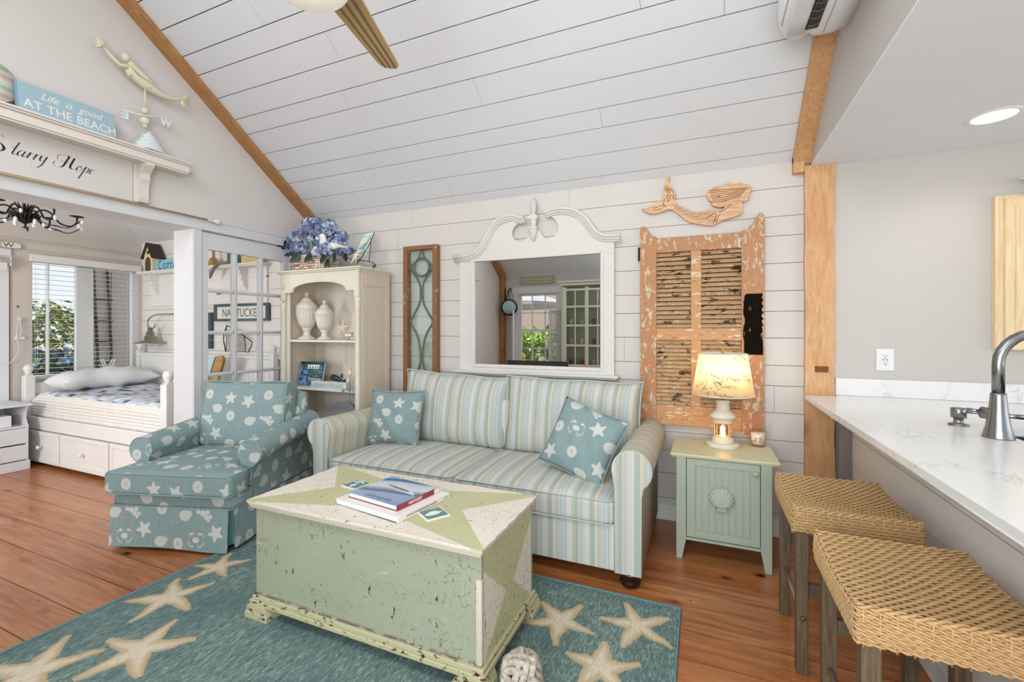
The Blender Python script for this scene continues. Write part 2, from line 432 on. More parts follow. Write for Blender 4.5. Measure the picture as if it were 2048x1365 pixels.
def mat_shell_cloth():
    g = G('seashell_print_cloth'); u, v, _ = g.xyz('UV')
    sh, ln = motifs(g, u, v)
    wv = g.noise(g.vec(u*1.0, v*60.0, 0.0), 9, 2)+g.noise(g.vec(u*60.0, v*1.0, 0.0), 9, 2)
    base = g.mix(lin('#7b9091'), lin('#8fa2a1'), g.sstep(wv, .8, 1.2)); ink = g.mix(lin('#cbcbc2'), lin('#96a5a3'), ln)
    return g.out(g.mix(base, ink, sh*.92), .85, bump=wv, bs=.06, bd=.001, spec=.2)
m_shell = mat_shell_cloth()
m_shell_pipe = flat('#8c9fa0', .85, spec=.2)
def mat_stripe(name='striped_woven_cloth', tan=.10):
    g = G(name); u, v, _ = g.xyz('UV')
    P_ = [('#c3c8c8', .0), ('#9caeb0', .05), ('#b9c4c6', .09), ('#d6d4cf', .13), ('#d8cfc0', .19), ('#bda98c', .215), ('#cdc0ab', .235), ('#84999a', .26), ('#9badad', .29), ('#7c9293', .33), ('#aab5b1', .36), ('#c9c4b8', .40), ('#c0a583', .42), ('#cebda3', .44), ('#9fb0b5', .47), ('#c5cccf', .50), ('#b3bfc3', .55), ('#d6d5d2', .58), ('#c6b8a2', .62), ('#aab3ad', .645), ('#839998', .67), ('#9cacaa', .70), ('#7b9192', .73), ('#bfbfb5', .76), ('#d6cab6', .79), ('#c0a37c', .83), ('#cebc9f', .85), ('#9cadb1', .88), ('#bdc7ca', .92), ('#a9b6ba', .96)]
    f = g.fract(u/.23)
    col = g.ramp(f, [(p, lin(h)) for h, p in P_], 'LINEAR')
    fine = g.noise(g.vec(u*1.0, 0.0, 0.0), 260, 1); col = g.mix(col, g.mix(lin('#8aa6a8'), lin('#f2ede2'), g.sstep(fine, .45, .55)), .28)
    band = g.m('GREATER_THAN', g.m('SINE', u*(2*pi/.0575)+1.0), .78)
    puck = g.m('GREATER_THAN', g.m('SINE', v*(2*pi/.009)), .2)*band
    col = g.mix(col, lin('#eeeae0'), puck*.28)
    col = g.mix(col, lin('#c2b08f'), tan)
    return g.out(col, .85, bump=puck+fine, bs=.12, bd=.001, spec=.2)
m_stripe = mat_stripe(); m_stripe_arm = mat_stripe('tan_striped_cloth', .42)
m_stripe_pipe = flat('#b9c3bd', .85, spec=.2)
RUG_STARS = []
def mat_rug(stars):
    g = G('starfish_wool_rug'); x, y, z = g.xyz()
    wob = (g.noise(g.coord(), 9, 4)-.5)*.05; xx = x+wob; yy = y+(g.noise(g.coord(), 11, 4)-.5)*.05
    acc = None
    for (cx, cy_, R, w_, rot, sx_) in stars:
        s_ = g.star(xx*1.0, yy*1.0, cx, cy_, R, w_, rot, .35); acc = s_ if acc is None else g.m('MAXIMUM', acc, s_)
    inside = g.sstep(acc, -.002, .008); core = g.sstep(acc, .008, .035)
    n = g.noise(g.scale(g.coord(), (1, .25, 1)), 130, 4, .7); n2 = g.noise(g.coord(), 3, 3)
    base = g.ramp(n, [(.3, lin('#4d605c')), (.5, lin('#6c827c')), (.7, lin('#a0b0aa'))]); base = g.mix(base, lin('#526a72'), g.sstep(n2, .4, .7)*.5)
    st = g.mix(lin('#bfa984'), lin('#d8ccb6'), core); st = g.mix(st, tuple(q*.8 for q in lin('#bfb093')), g.sstep(n, .55, .35)*.5)
    return g.out(g.mix(base, st, inside), .95, bump=n, bs=.7, bd=.006, spec=.1)
# --- generic
m_glass = None
def mat_pane(name='window_glass', refl=.5, tint=(1, 1, 1)):
    m = bpy.data.materials.new(name); m.use_nodes = True; nt = m.node_tree; N = nt.nodes; N.remove(N['Principled BSDF'])
    t = N.new('ShaderNodeBsdfTransparent'); t.inputs[0].default_value = (*tint, 1); g_ = N.new('ShaderNodeBsdfGlossy'); g_.inputs['Roughness'].default_value = 0.01
    fr = N.new('ShaderNodeLayerWeight'); fr.inputs[0].default_value = .12; mu = N.new('ShaderNodeMath'); mu.operation = 'MULTIPLY_ADD'; mu.inputs[1].default_value = .7; mu.inputs[2].default_value = refl+.02
    mx = N.new('ShaderNodeMixShader'); nt.links.new(fr.outputs['Facing'], mu.inputs[0]); nt.links.new(mu.outputs[0], mx.inputs[0])
    nt.links.new(t.outputs[0], mx.inputs[1]); nt.links.new(g_.outputs[0], mx.inputs[2]); nt.links.new(mx.outputs[0], N['Material Output'].inputs[0]); return m
m_pane = mat_pane('window_glass', 0.0)
m_pane_lead = mat_pane('old_glass', .05, (.93, .97, .95))
m_mirror = G('mirror_silver').out((.78, .78, .78), .004, metal=1)
m_steel = G('brushed_steel'); _n = m_steel.noise(m_steel.scale(m_steel.coord(), (1, 1, .05)), 220, 2); m_steel = m_steel.out(m_steel.mix(lin('#6f6f70'), lin('#a5a5a6'), _n), .28, metal=1)
m_iron = flat('#2e2d2b', .5, metal=.6, var=.1)
m_brass = flat('#b8934a', .35, metal=.9)
m_black = flat('#151515', .5)
m_shad = flat('#3b2c22', .8)
def mat_quartz():
    g = G('white_quartz'); n = g.noise(g.scale(g.coord(), (2.2, 1, 2)), 3.2, 7, .62, 1.6)
    v = g.sstep(g.m('ABSOLUTE', n-.5), .028, .004); r = g.sstep(g.noise(g.coord(), 4, 3), .5, .64)
    return g.out(g.mix(lin('#e9e9e8'), lin('#bdbab3'), v*r*.6), .18, spec=.5)
m_quartz = mat_quartz()
m_urn = G('glazed_ceramic').out(lin('#e2dcd2'), .15, coat=.4)
m_book_cream = distress('chippy_cream_paint', lin('#e6dfce'), lin('#a58058'), .67, 9, (1, 1, .8))
m_book_in = flat('#e3d9cc', .6, var=.05, ns=4)
# ------------------------------------------------------------------ the setting
WX, BY, FY = -3.55, 3.28, -1.30          # left gable wall, back wall, front wall
EZ, SL, RY = 2.375, 0.7214, 0.99         # eave height, roof slope, ridge position
def cz(y): return EZ+SL*(BY-y) if y > RY else EZ+SL*(y-FY)
ZL = [0.0, .15, .321, .481, .61, .785, .958, 1.087, 1.262, 1.432, 1.562, 1.737, 1.912, 2.035, 2.215, 2.40]
m = MB()                                  # pine floor boards running along the room
ys = [-1.45, -1.23, -1.02, -.80, -.56, -.36, -.12, .08, .30, .50, .74, .93, 1.12, 1.321, 1.509, 1.743, 1.913, 2.098, 2.278, 2.504, 2.693, 2.88, 3.08, 3.30]
for a, b in zip(ys, ys[1:]): m.box(-6.5, 4.8, a+.0021, b-.0021, -.03, 0)
floor = struct('floor', m, m_floor)
m = MB().box(-6.5, 4.8, -1.5, 3.35, -.06, -.012); struct('floor_base', m, m_gap, parent=floor)

def board_wall(name, x0, x1, y, mat, zt, thick=.02, joints=(), zs=ZL):
    m = MB()
    for i, (a, b) in enumerate(zip(zs, zs[1:])):
        b2 = min(b, zt)
        if a >= zt: break
        js = sorted([x0]+[j for k, j in joints if k == i]+[x1])
        for p, q in zip(js, js[1:]): m.box(p+.0008, q-.0008, y, y+thick, a+.0016, b2-.0016)
    o = struct(name, m, mat)
    struct(name+'_backing', MB().box(x0, x1, y+thick*.6, y+thick+.03, 0, zt), m_gap, parent=o)
    return o
wall_back = board_wall('wall_back', WX, .62, BY, m_shiplap, 2.40, joints=[(14, -.93), (14, -2.35), (1, .10), (1, -1.5), (5, .42), (7, -.52), (9, -2.1)])
struct('wall_back_kitchen', MB().box(.62, 4.7, BY, BY+.05, 0, 2.45), m_wallk)
struct('baseboard_back', MB().box(-2.5, .575, BY-.018, BY, 0, .088).box(-2.5, .575, BY-.012, BY, .088, .102), m_white, bevel=.003)
# ceiling: boards of the north slope with open joints, plain boards on the south slope
ysl = [3.28, 3.215, 3.07, 2.92, 2.813, 2.675, 2.527, 2.422, 2.281, 2.138, 2.03, 1.889, 1.75, 1.61, 1.47, 1.33, 1.19, .99]
jo = {1: [-1.9], 2: [-2.62], 3: [-2.95, -.6], 5: [-1.35], 6: [-2.35, .1], 7: [-.3], 8: [-2.2], 9: [-1.1], 10: [-2.6], 11: [-.8], 12: [-1.7]}
m = MB(); nx_, nz_ = SL/sqrt(1+SL*SL), 1/sqrt(1+SL*SL)
for i, (a, b) in enumerate(zip(ysl, ysl[1:])):
    g_ = .0022
    js = sorted([WX]+jo.get(i, [])+[.64])
    for p, q in zip(js, js[1:]):
        V = []
        for dz in (0, .02):
            for yy in (a-g_, b+g_):
                for xx in (p+.001, q-.001): V.append((xx, yy+nx_*dz, cz(yy)+nz_*dz))
        m.add(V, [(0,1,3,2), (4,6,7,5), (0,4,5,1), (2,3,7,6), (0,2,6,4), (1,5,7,3)])
ceiling = struct('ceiling', m, m_ceil)
m = MB().add([(WX-.1, BY+.1, cz(BY)-.06), (.70, BY+.1, cz(BY)-.06), (.70, RY, cz(RY)+.016), (WX-.1, RY, cz(RY)+.016),
              (WX-.1, BY+.1, cz(BY)+.06), (.70, BY+.1, cz(BY)+.06), (.70, RY, cz(RY)+.1), (WX-.1, RY, cz(RY)+.1)], [(0,1,2,3), (7,6,5,4), (0,4,5,1), (1,5,6,2), (2,6,7,3), (3,7,4,0)])
struct('ceiling_backing', m, m_gap, parent=ceiling)
m = MB().add([(WX, FY-.1, EZ-.072), (.64, FY-.1, EZ-.072), (.64, RY, cz(RY)), (WX, RY, cz(RY)), (WX, FY-.1, EZ+.03), (.64, FY-.1, EZ+.03), (.64, RY, cz(RY)+.1), (WX, RY, cz(RY)+.1)],
             [(0,3,2,1), (4,5,6,7), (0,1,5,4), (1,2,6,5), (2,3,7,6), (3,0,4,7)])
struct('ceiling_south', m, m_ceil)
struct('ceiling_kitchen', MB().box(.6095, 4.7, FY-.1, BY+.02, 2.320, 2.3295), m_kceil)
# wall above the kitchen opening
P = [(BY, 2.330), (FY, 2.330), (FY, EZ), (RY, cz(RY)), (BY, EZ)]
struct('wall_right', MB().prism(P, .61, .70, 'x'), m_wallk)
# left gable wall with wide cased opening and glazed panel
m = MB()
top = 2.10
P = [(FY, top), (BY, top), (BY, cz(BY)+.02), (RY, cz(RY)+.03), (FY, cz(FY))]
m.prism(P, WX-.20, WX, 'x')
m.box(WX-.20, WX, FY, .15, 0, top)
m.box(WX-.20, WX, 3.10, BY, 0, top)
struct('wall_left', m, m_wall)
# white casing of the opening, jamb post and header
m = MB().box(WX-.235, WX+.008, 2.17, 2.232, 0, 2.085)             # jamb post
m.box(WX-.235, WX+.012, .13, 2.232, 2.082, 2.10).box(WX, WX+.016, -.1, 3.10, 2.085, 2.168)   # header soffit and face
m.box(WX, WX+.022, -.1, 3.12, 2.160, 2.172)
m.box(WX+.0, WX+.012, 2.170, 2.178, 0, 2.085)
struct('trim_1', m, m_trim, bevel=.003)
m = MB().box(WX-.235, WX+.012, .13, .19, 0, 2.085); struct('trim_2', m, m_trim, bevel=.003)
# glazed door panel (fixed french door): frame, muntins, panes
m = MB(); xa, xb = WX-.045, WX-.005
for a, b in ((2.232, 2.287), (2.967, 3.10)): m.box(xa, xb, a, b, 0, 2.075)
m.box(xa, xb, 2.287, 2.967, 1.945, 2.075); m.box(xa, xb, 2.287, 2.967, 0, .30)
door = struct('door_1', m, m_trim, bevel=.003)
m = MB()
for a, b in ((2.487, 2.529), (2.725, 2.766)): m.box(xa+.006, xb-.004, a, b, .30, 1.945).box(xa+.012, xb+.003, a+.012, b-.012, .30, 1.945)
for a, b in ((1.611, 1.640), (1.280, 1.307), (.947, .974), (.615, .642)): m.box(xa+.006, xb-.004, 2.287, 2.967, a, b).box(xa+.012, xb+.002, 2.287, 2.967, a+.008, b-.008)
fin(m, 'muntins', m_trim, door, bevel=.002)
fin(MB().box(WX-.027, WX-.024, 2.287, 2.967, .30, 1.945), 'panes', m_pane, door, nofix=True)
struct('trim_3', MB().box(WX, WX+.014, 3.02, 3.12, 0, 2.085), m_trim, bevel=.003)
# raw timber: left rake board, right rake board, right post with a mortise
def rake(x0, x1, ya, yb, drop, mat, name):
    n = 26; V = []; F = []; rr = random.Random(3)
    L = []
    for i in range(n+1):
        y = ya+(yb-ya)*i/n; w_ = rr.uniform(-.006, .006)
        L.append([(x0+(w_ if name == 'trim_4' else 0), y, cz(y)-.002), (x1+(w_ if name == 'trim_5' else 0), y, cz(y)-.002), (x1+(w_ if name == 'trim_5' else 0), y-drop*.58, cz(y)-drop*.8), (x0+(w_ if name == 'trim_4' else 0), y-drop*.58, cz(y)-drop*.8)])
    return struct(name, MB().loft(L, True, True, False), mat)
rake(WX, WX+.115, 3.275, 1.0, .035, m_beamL, 'trim_4')
rake(.515, .615, 3.275, 1.0, .05, m_beamR, 'trim_5')
fin(MB().box(.515, .575, BY-.05, BY-.001, 2.285, 2.39), 'beam_foot', m_beamR, bpy.data.objects['trim_5'], bevel=.004)
rr = random.Random(5); L = []
for i in range(30):
    z = 2.322*i/29; q = rr.uniform(-.005, .004); q2 = rr.uniform(-.0015, .0015)
    L.append([(.579+q2, 3.245, z), (.733+q, 3.245, z), (.733+q, 3.279, z), (.579+q2, 3.279, z)])
post = struct('trim_6', MB().loft(L, True, True, False), m_beamR)
fin(MB().box(.63, .70, 3.2435, 3.2455, 1.055, 1.092), 'mortise', flat('#7a4a1e', .8), post)
# front wall (behind the viewer, seen in the mirror): window, and a wide gap added to let light in
m = MB()
m.box(WX, -3.18, FY-.1, FY, 0, 2.45).box(-3.18, -2.42, FY-.1, FY, 0, .62).box(-3.18, -2.42, FY-.1, FY, 2.0, 2.45).box(-2.42, -1.1, FY-.1, FY, 0, 2.45).box(-1.1, 4.6, FY-.1, FY, 2.36, 2.45)
struct('wall_front', m, m_wall)
m = MB()
for a in (-3.18, -2.46): m.box(a, a+.04, FY-.061, FY-.019, .62, 2.0)
for z in (.62, 1.29, 1.96): m.box(-3.18, -2.42, FY-.06, FY-.02, z, z+.045)
for i in (1, 2): m.box(-3.18+.76*i/3-.01, -3.18+.76*i/3+.01, FY-.05, FY-.025, .62, 2.0)
for z in (.98, 1.64): m.box(-3.18, -2.42, FY-.05, FY-.025, z-.01, z+.01)
for a in (-3.29, -2.42): m.box(a, a+.11, FY, FY+.02, .601, 1.999)
m.box(-3.31, -2.29, FY, FY+.02, 2.0, 2.12).box(-3.31, -2.29, FY, FY+.05, .55, .60)
win3 = struct('window_3', m, m_white, bevel=.003)
fin(MB().box(-3.16, -2.44, FY-.04, FY-.037, .64, 1.98), 'panes', m_pane, win3)
m = MB().box(WX, WX+.10, FY, FY+.10, 0, 2.3); struct('trim_7', m, m_beamL, bevel=.004)
m = MB(); V = []
for i in range(2):
    y = (FY, RY-.2)[i]
    V.append([(WX, y, cz(y)-.002), (WX+.10, y, cz(y)-.002), (WX+.10, y+.06, cz(y)-.10), (WX, y+.06, cz(y)-.10)])
struct('trim_8', m.loft(V, True, True, False), m_beamL)

# ------------------------------------------------------------------ bedroom beyond
BX = -6.35
m = MB()                                   # window wall of vertical beige boards
for a, b, z0, z1 in ((3.25, 3.30, 0, 2.42), (2.145, 2.30, 0, 2.42), (2.30, 3.25, 0, .80), (2.30, 3.25, 2.10, 2.42), (1.20, 2.145, 0, .55), (1.20, 2.145, 2.11, 2.42), (-1.3, 1.20, 0, 2.42)):
    m.box(BX-.1, BX, a, b, z0, z1)
struct('wall_bedroom_west', m, m_bwall)
struct('trim_9', MB().box(BX, BX+.03, -1.3, BY, 2.215, 2.23).box(BX, BX+.02, -1.3, BY, 2.14, 2.215), m_bwall, bevel=.003)
board_wall('wall_bedroom_back', BX, WX-.2, BY, m_bship, 2.40)
struct('wall_bedroom_south', MB().box(BX-.1, WX-.2, -1.4, -1.3, 0, .7).box(BX-.1, -6.1, -1.4, -1.3, .7, 2.42).box(-3.9, WX-.2, -1.4, -1.3, .7, 2.42).box(BX-.1, WX-.2, -1.4, -1.3, 2.3, 3.3), m_bship)
def bz(x, y): return 2.38+.30*min(x-BX, BY-y, 2.2)
xs = [BX-.1, BX, BX+.5, BX+1.0, BX+1.5, BX+2.0, BX+2.2, WX-.2]; m = MB()
nx, ny = 24, 40
m.grid(lambda a, b: (BX-.1+(WX-.2-BX+.1)*a, BY+.02-(BY+.02+1.4)*b, bz(BX-.1+(WX-.2-BX+.1)*a, BY+.02-(BY+.02+1.4)*b)), 24, 44, smooth=False)
struct('ceiling_bedroom', m, m_white)
m = MB().bar((BX+.02, BY-.02, 2.40), (BX+2.0, BY-2.0, 2.99), .05, .045); struct('trim_10', m, m_white)
m = MB().bar((BX+.06, BY-.02, 2.407), (BX+2.04, BY-2.0, 3.0), .006, .03); struct('trim_11', m, m_gap)
# wainscot
m = MB().box(BX, WX-.2, BY-.016, BY, 0, 1.02)
x = BX+.02
while x < WX-.22: m.box(x, x+.05, BY-.020, BY-.015, .02, 1.02); x += .055
m.box(BX, WX-.2, BY-.05, BY, 1.02, 1.05).box(BX, WX-.2, BY-.026, BY, .94, 1.02)
struct('trim_12', m, m_bedwhite)
# windows
m = MB()
for a, b in ((2.275, 2.31), (2.665, 2.815), (3.19, 3.25)): m.box(BX-.07, BX-.02, a, b, .80, 2.10)
m.box(BX-.07, BX-.02, 2.30, 3.25, .80, .84).box(BX-.07, BX-.02, 2.30, 3.25, 2.02, 2.10).box(BX-.06, BX-.03, 2.43, 2.445, .84, 2.05)
w1 = struct('window_1', m, m_white)
fin(MB().box(BX-.05, BX-.047, 2.30, 3.25, .82, 2.06), 'panes', m_pane, w1)
m = MB()
for a, b in ((1.15, 1.20), (2.06, 2.13)): m.box(BX-.08, BX+.02, a, b, .561, 2.049)
m.box(BX-.08, BX+.02, 1.15, 2.145, 2.05, 2.125).box(BX-.08, BX+.03, 1.15, 2.145, .50, .56).box(BX-.05, BX-.03, 1.2, 2.08, 1.28, 1.31)
w2 = struct('window_2', m, m_white, bevel=.004)
fin(MB().box(BX-.05, BX-.047, 1.2, 2.08, .55, 2.06), 'panes', m_pane, w2)
# horizontal blinds
def blind(y0, y1, z0, z1, label, step=.0515):
    t = thing('window_blind', label, 'blind', (BX+.01, (y0+y1)/2, z0), group=None)
    fin(MB().box(BX+.004, BX+.05, y0-.01, y1+.01, z1-.075, z1), 'headrail', m_bedwhite, t, bevel=.004)
    m = MB(); z = z1-.10
    while z > z0+.03: m.box(BX+.005, BX+.048, y0, y1, z, z+.003, M=TR(0, 0, 0)); z -= step
    fin(m, 'slats', m_bedwhite, t)
    fin(MB().box(BX+.008, BX+.045, y0, y1, z0, z0+.018), 'bottom_rail', m_bedwhite, t, bevel=.003)
    m = MB()
    for k in (.04, .12, .46, .88, .96):
        y = y0+(y1-y0)*k
        for dx in (.004, .05): m.box(BX+dx, BX+dx+.0012, y-.001, y+.001, z0, z1-.05)
    fin(m, 'ladder_cords', m_bedwhite, t)
    m = MB().tube([(BX+.052, y0+.12, z1-.08), (BX+.055, y0+.12, z0+.35)], .004, 6); fin(m, 'tilt_wand', m_white, t)
    return t
blind(2.285, 3.245, .815, 2.095, 'wide white slatted blind over the double window behind the bed')
t = thing('roller_shade', 'white rolled shade at the top of the tall window left of the bed', 'window shade', (BX+.01, 1.65, 1.93))
fin(MB().tube([(BX+.05, 1.17, 2.0), (BX+.05, 2.12, 2.0)], .032, 14).box(BX+.03, BX+.07, 1.19, 2.10, 1.90, 1.975), 'shade_roll', m_bedwhite, t)
fin(MB().box(BX+.02, BX+.08, 2.118, 2.126, 1.95, 2.04), 'end_bracket', m_white, t)
# outside the bedroom
def leafy(name, label, cat, cen, rad, n, cols, size=.06, seed=1, group=None, zmin=None):
    rr = random.Random(seed); t = thing(name, label, cat, (cen[0], cen[1], cen[2]-rad[2]), group=group)
    for ci, (h, frac, sz) in enumerate(cols):
        m = MB()
        for _ in range(int(n*frac)):
            u_ = rr.uniform(-1, 1); a = rr.uniform(0, 2*pi); r = rr.uniform(.55, 1)**.5*(1+.12*sin(5*a+3*u_))
            q = sqrt(1-u_*u_)*r; p = Vector((cen[0]+rad[0]*q*cos(a), cen[1]+rad[1]*q*sin(a), cen[2]+rad[2]*u_*r))
            if zmin is not None and p.z < zmin: continue
            Mx = Matrix.Translation(p) @ rotm(rr.uniform(-1.2, 1.2), rr.uniform(-1.2, 1.2), rr.uniform(0, 6.28)); s_ = size*sz*rr.uniform(.6, 1.3)
            m.add([(-s_, 0, 0), (0, -s_*.5, .1*s_), (s_, 0, 0), (0, s_*.5, .1*s_)], [(0, 1, 2, 3)], M=Mx)
        fin(m, ('foliage', 'young_foliage', 'blossom', 'blossom')[min(ci, 3)], flat(h, .7, var=.25, ns=9), t)
    return t
leafy('shrub', 'sunlit green and yellow shrub outside the bedroom window', 'shrub', (-10.4, 3.9, .75), (1.2, 1.2, 1.0), 7000, [('#4f6a2c', .60, 1), ('#a99c4e', .22, 1), ('#e2d6a8', .03, .8)], .055, 3)
leafy('hydrangea_bush', 'low dark green bush with blue blossoms close outside the bedroom window', 'shrub', (-7.3, 2.80, .55), (.55, .42, .50), 1800, [('#1f3d22', .7, 1), ('#3f6a3a', .2, 1), ('#6f8fc6', .25, .8)], .07, 4)
m = MB()
for i in range(9): m.box(-8.0, -7.9, 3.40+i*.30, 3.40+i*.30+.29, -.4, 3.4)
tag_w = fin(m, 'shed_wall', planks('weathered_boards', lin('#a79a94'), lin('#4a3b34'), (8, 8, .6)), None, 'weathered grey board wall of the outbuilding outside the bedroom window', 'building')
m = MB()
for y in (3.50, 3.66): m.tube([(-7.86, y, -.3), (-7.86, y+.02, 1.0), (-7.86, y-.03, 2.2)], .018, 6)
for z in (.25, .55, .85, 1.15, 1.45, 1.75): m.tube([(-7.85, 3.48, z), (-7.85, 3.69, z)], .01, 5)
fin(m, 'trellis', m_iron, None, 'dark ladder shaped trellis leaning on the weathered outbuilding wall', 'trellis')
m = MB()
for a in (0, .06): m.bar((-7.3+a, 3.25, .45), (-7.3+a, 3.43, .93), .012, .012).bar((-7.3+a, 3.47, .45), (-7.3+a, 3.30, .93), .012, .012)
fin(m, 'folding_sawhorse', m_white, None, 'white crossed legs of a garden chair outside the bedroom window', 'chair')
# outside the front wall, seen only in the mirror
leafy('hedge', 'bright sunlit hedge seen in the mirror through the window', 'hedge', (-4.4, -6.6, .4), (3.0, 1.2, .95), 3600, [('#6f9a2c', .6, 1), ('#b9cf4e', .4, 1)], .12, 5)
t = thing('cottage', 'shingled cottage with white gable trim seen in the mirror', 'building', (-6.5, -13, 0))
P = [(-10.5, -.5), (-4.0, -.5), (-4.0, 2.2), (-7.2, 4.3), (-10.5, 2.2)]
fin(MB().prism(P, -13.2, -12.6, 'y'), 'wall', planks('grey_shingles', lin('#a8958a'), lin('#5a4b44'), (3, 3, 9)), t)
fin(MB().bar((-10.7, -12.5, 2.1), (-7.2, -12.5, 4.4), .2, .12).bar((-7.2, -12.5, 4.4), (-3.8, -12.5, 2.1), .2, .12), 'gable_trim', m_white, t)
fin(MB().box(-6.0, -5.2, -12.6, -12.55, .9, 2.0), 'window', m_black, t)
t = thing('garden_umbrella', 'large grey garden umbrella seen in the mirror', 'umbrella', (-4.6, -3.9, 0))
fin(MB().lathe([(1.6, 1.90), (1.6, 1.98), (.8, 2.25), (.02, 2.5)], (-4.6, -3.9, 0), 8, smooth=False), 'canopy', flat('#a7a4a6', .8), t)
fin(MB().tube([(-4.6, -3.9, 0), (-4.6, -3.9, 2.45)], .025, 8), 'pole', m_white, t)
# roof windows in the south slope
for i, xw in enumerate((-2.3, -.6)):
    Mx = TR(xw, .05, cz(.05)-.012) @ rotm(atan2(SL, 1), 0, 0)
    mb = MB()
    for a, b, c, d in ((-.62, -.55, -.47, .47), (.55, .62, -.47, .47), (-.55, .55, -.47, -.40), (-.55, .55, .40, .47), (-.015, .015, -.40, .40)): mb.box(a, b, c, d, -.03, .012, M=Mx)
    wn = struct('window_%d' % (4+i), mb, m_white)
leafy('hedge', 'green hedge outside the south bedroom opening, seen only as a reflection in the leaded glass', 'hedge', (-7.7, -4.0, .35), (1.2, .8, .8), 2000, [('#5f8a2c', .6, 1), ('#a9bf4e', .4, 1)], .10, 15)
# ------------------------------------------------------------------ rug
def fl(u, v): p = at(u, v, z=.012); return p.x, p.y
stars = []
for (u, v, R, w_, rot) in ((1118, 1243, .165, .036, .10), (1275, 1252, .17, .036, .42), (1203, 1335, .15, .038, .62), (437, 1133, .15, .034, .30), (338, 1196, .19, .038, .05),
                           (280, 1300, .195, .042, .42), (60, 1345, .21, .042, .2), (1010, 1200, .12, .03, .2)):
    x, y = fl(u, v); stars.append((x, y, R, w_, rot, 1))
RX0, RX1, RY0, RY1 = -2.60, -.095, .42, 2.235
m = MB()
n = 60
def rugtop(a, b):
    x = RX0+(RX1-RX0)*a; y = RY0+(RY1-RY0)*b
    e_ = min(a*(1-a)*40, b*(1-b)*30, 1)
    x += .004*sin(y*9)*(1 if a in (0, 1) else 0); y += .005*sin(x*7)*(1 if b in (0, 1) else 0)
    return (x, y, .004+.008*min(1, e_)+.0012*sin(x*11)*sin(y*13))
m.grid(rugtop, 60, 44); m.box(RX0+.002, RX1-.002, RY0+.002, RY1-.002, .001, .005)
rug_o = thing('area_rug', 'blue-green wool rug with tan starfish under the painted trunk', 'rug', ((RX0+RX1)/2, (RY0+RY1)/2, 0))
rc = Vector(((RX0+RX1)/2, (RY0+RY1)/2, 0))
fin(m, 'pile', mat_rug([(a-rc.x, b-rc.y, *q) for a, b, *q in stars]), rug_o, nofix=True)
L = [(RX0, RY0, .007), (RX1, RY0, .007), (RX1, RY1, .007), (RX0, RY1, .007)]
fin(MB().tube([L[0], ((RX0+RX1)/2, RY0, .007), L[1], (RX1, 1.3, .007), L[2], ((RX0+RX1)/2, RY1, .007), L[3], (RX0, 1.3, .007)], .006, 6, closed=True), 'bound_edge', flat('#5f8a92', .9), rug_o)

# ------------------------------------------------------------------ painted trunk
def mat_trunk(name, kind):
    g = G(name); x, y, z = g.xyz()
    n = g.noise(g.coord(), 3.0, 6, .65)
    gr = g.mix(lin('#949981') if kind == 'front' else lin('#b3b288'), lin('#a5aa92') if kind == 'front' else lin('#cac99f'), n)  # front green set darker, that side's shade put into its colour
    cream = g.mix(lin('#ddd2c2'), lin('#e9e1d4'), n)
    col = gr
    if kind == 'top':                       # green star on cream: corners green, triangles cream
        u = g.m('ABSOLUTE', x/.62); v = g.m('ABSOLUTE', y/.292)
        tri_fb = g.sstep(v-(u*.62+.42), 0, .01); tri_lr = g.sstep(u-(v*.42+.57), 0, .008)
        col = g.mix(gr, cream, g.m('MAXIMUM', tri_fb, tri_lr)); cr = g.m('MAXIMUM', tri_fb, tri_lr)
    if kind == 'side':
        u = g.m('ABSOLUTE', (y+.0)/.265); v = g.m('ABSOLUTE', (z-.27)/.215)
        tr = g.sstep(u-(v*.95+.14), 0, .01)
        col = g.mix(gr, cream, tr); cr = .7
    c1 = g.vor(g.scale(g.coord(), (1, 1, 1) if kind == 'top' else (1, 1, .7)), 30, 'DISTANCE_TO_EDGE'); w1_ = g.sstep(c1, .035, .012)
    reg = g.sstep(g.noise(g.coord(), 3.5, 3)+(z-.3)*.35, .50, .60)
    if kind == 'top': k = w1_*cr*.75
    elif kind == 'side': k = w1_*.8
    else: k = g.m('MAXIMUM', w1_*reg*.9, g.sstep(g.vor(g.scale(g.coord(), (1, 1, 1.6)), 52, 'DISTANCE_TO_EDGE'), .04, .015)*g.sstep(g.noise(g.scale(g.coord(), (.6, 1, 2.5)), 4.5, 2), .52, .60)*.8)
    brk = g.sstep(g.noise(g.coord(), 60, 3), .45, .6)
    col = g.mix(col, lin('#6b6046') if kind != 'top' else lin('#9a8e72'), k*brk)
    v3 = g.scale(g.coord(), (1, 1, .45) if kind != 'top' else (1, 1, 1))
    chip = g.sstep(g.noise(v3, 42, 5, .72), .625, .645)*g.sstep(g.noise(g.coord(), 4.2, 2), .45, .56)
    col = g.mix(col, lin('#3a2014'), chip)
    if kind == 'front':
        sc_ = g.sstep(g.noise(g.scale(g.coord(), (1.2, 1, 6)), 5.5, 6, .65, .6), .64, .67); col = g.mix(col, lin('#b9b3b6'), sc_*.7); p2_ = g.sstep(g.noise(g.scale(g.coord(), (1, 1, 3)), 22, 5, .7), .60, .63)*g.sstep(g.noise(g.coord(), 2.6, 2), .52, .6); col = g.mix(col, lin('#a89aa0'), p2_*.6)
        ed = g.sstep(z, .125, .10)*g.sstep(g.noise(g.scale(g.coord(), (1, 1, 2)), 26, 4, .6), .44, .5); col = g.mix(col, lin('#4a2414'), ed)
    return g.out(col, .5, bump=(chip*-1.0)-k*.6, bs=.35, bd=.0015)
t_f, t_t, t_s = mat_trunk('crackled_green_front', 'front'), mat_trunk('crackled_star_top', 'top'), mat_trunk('crackled_side', 'side')
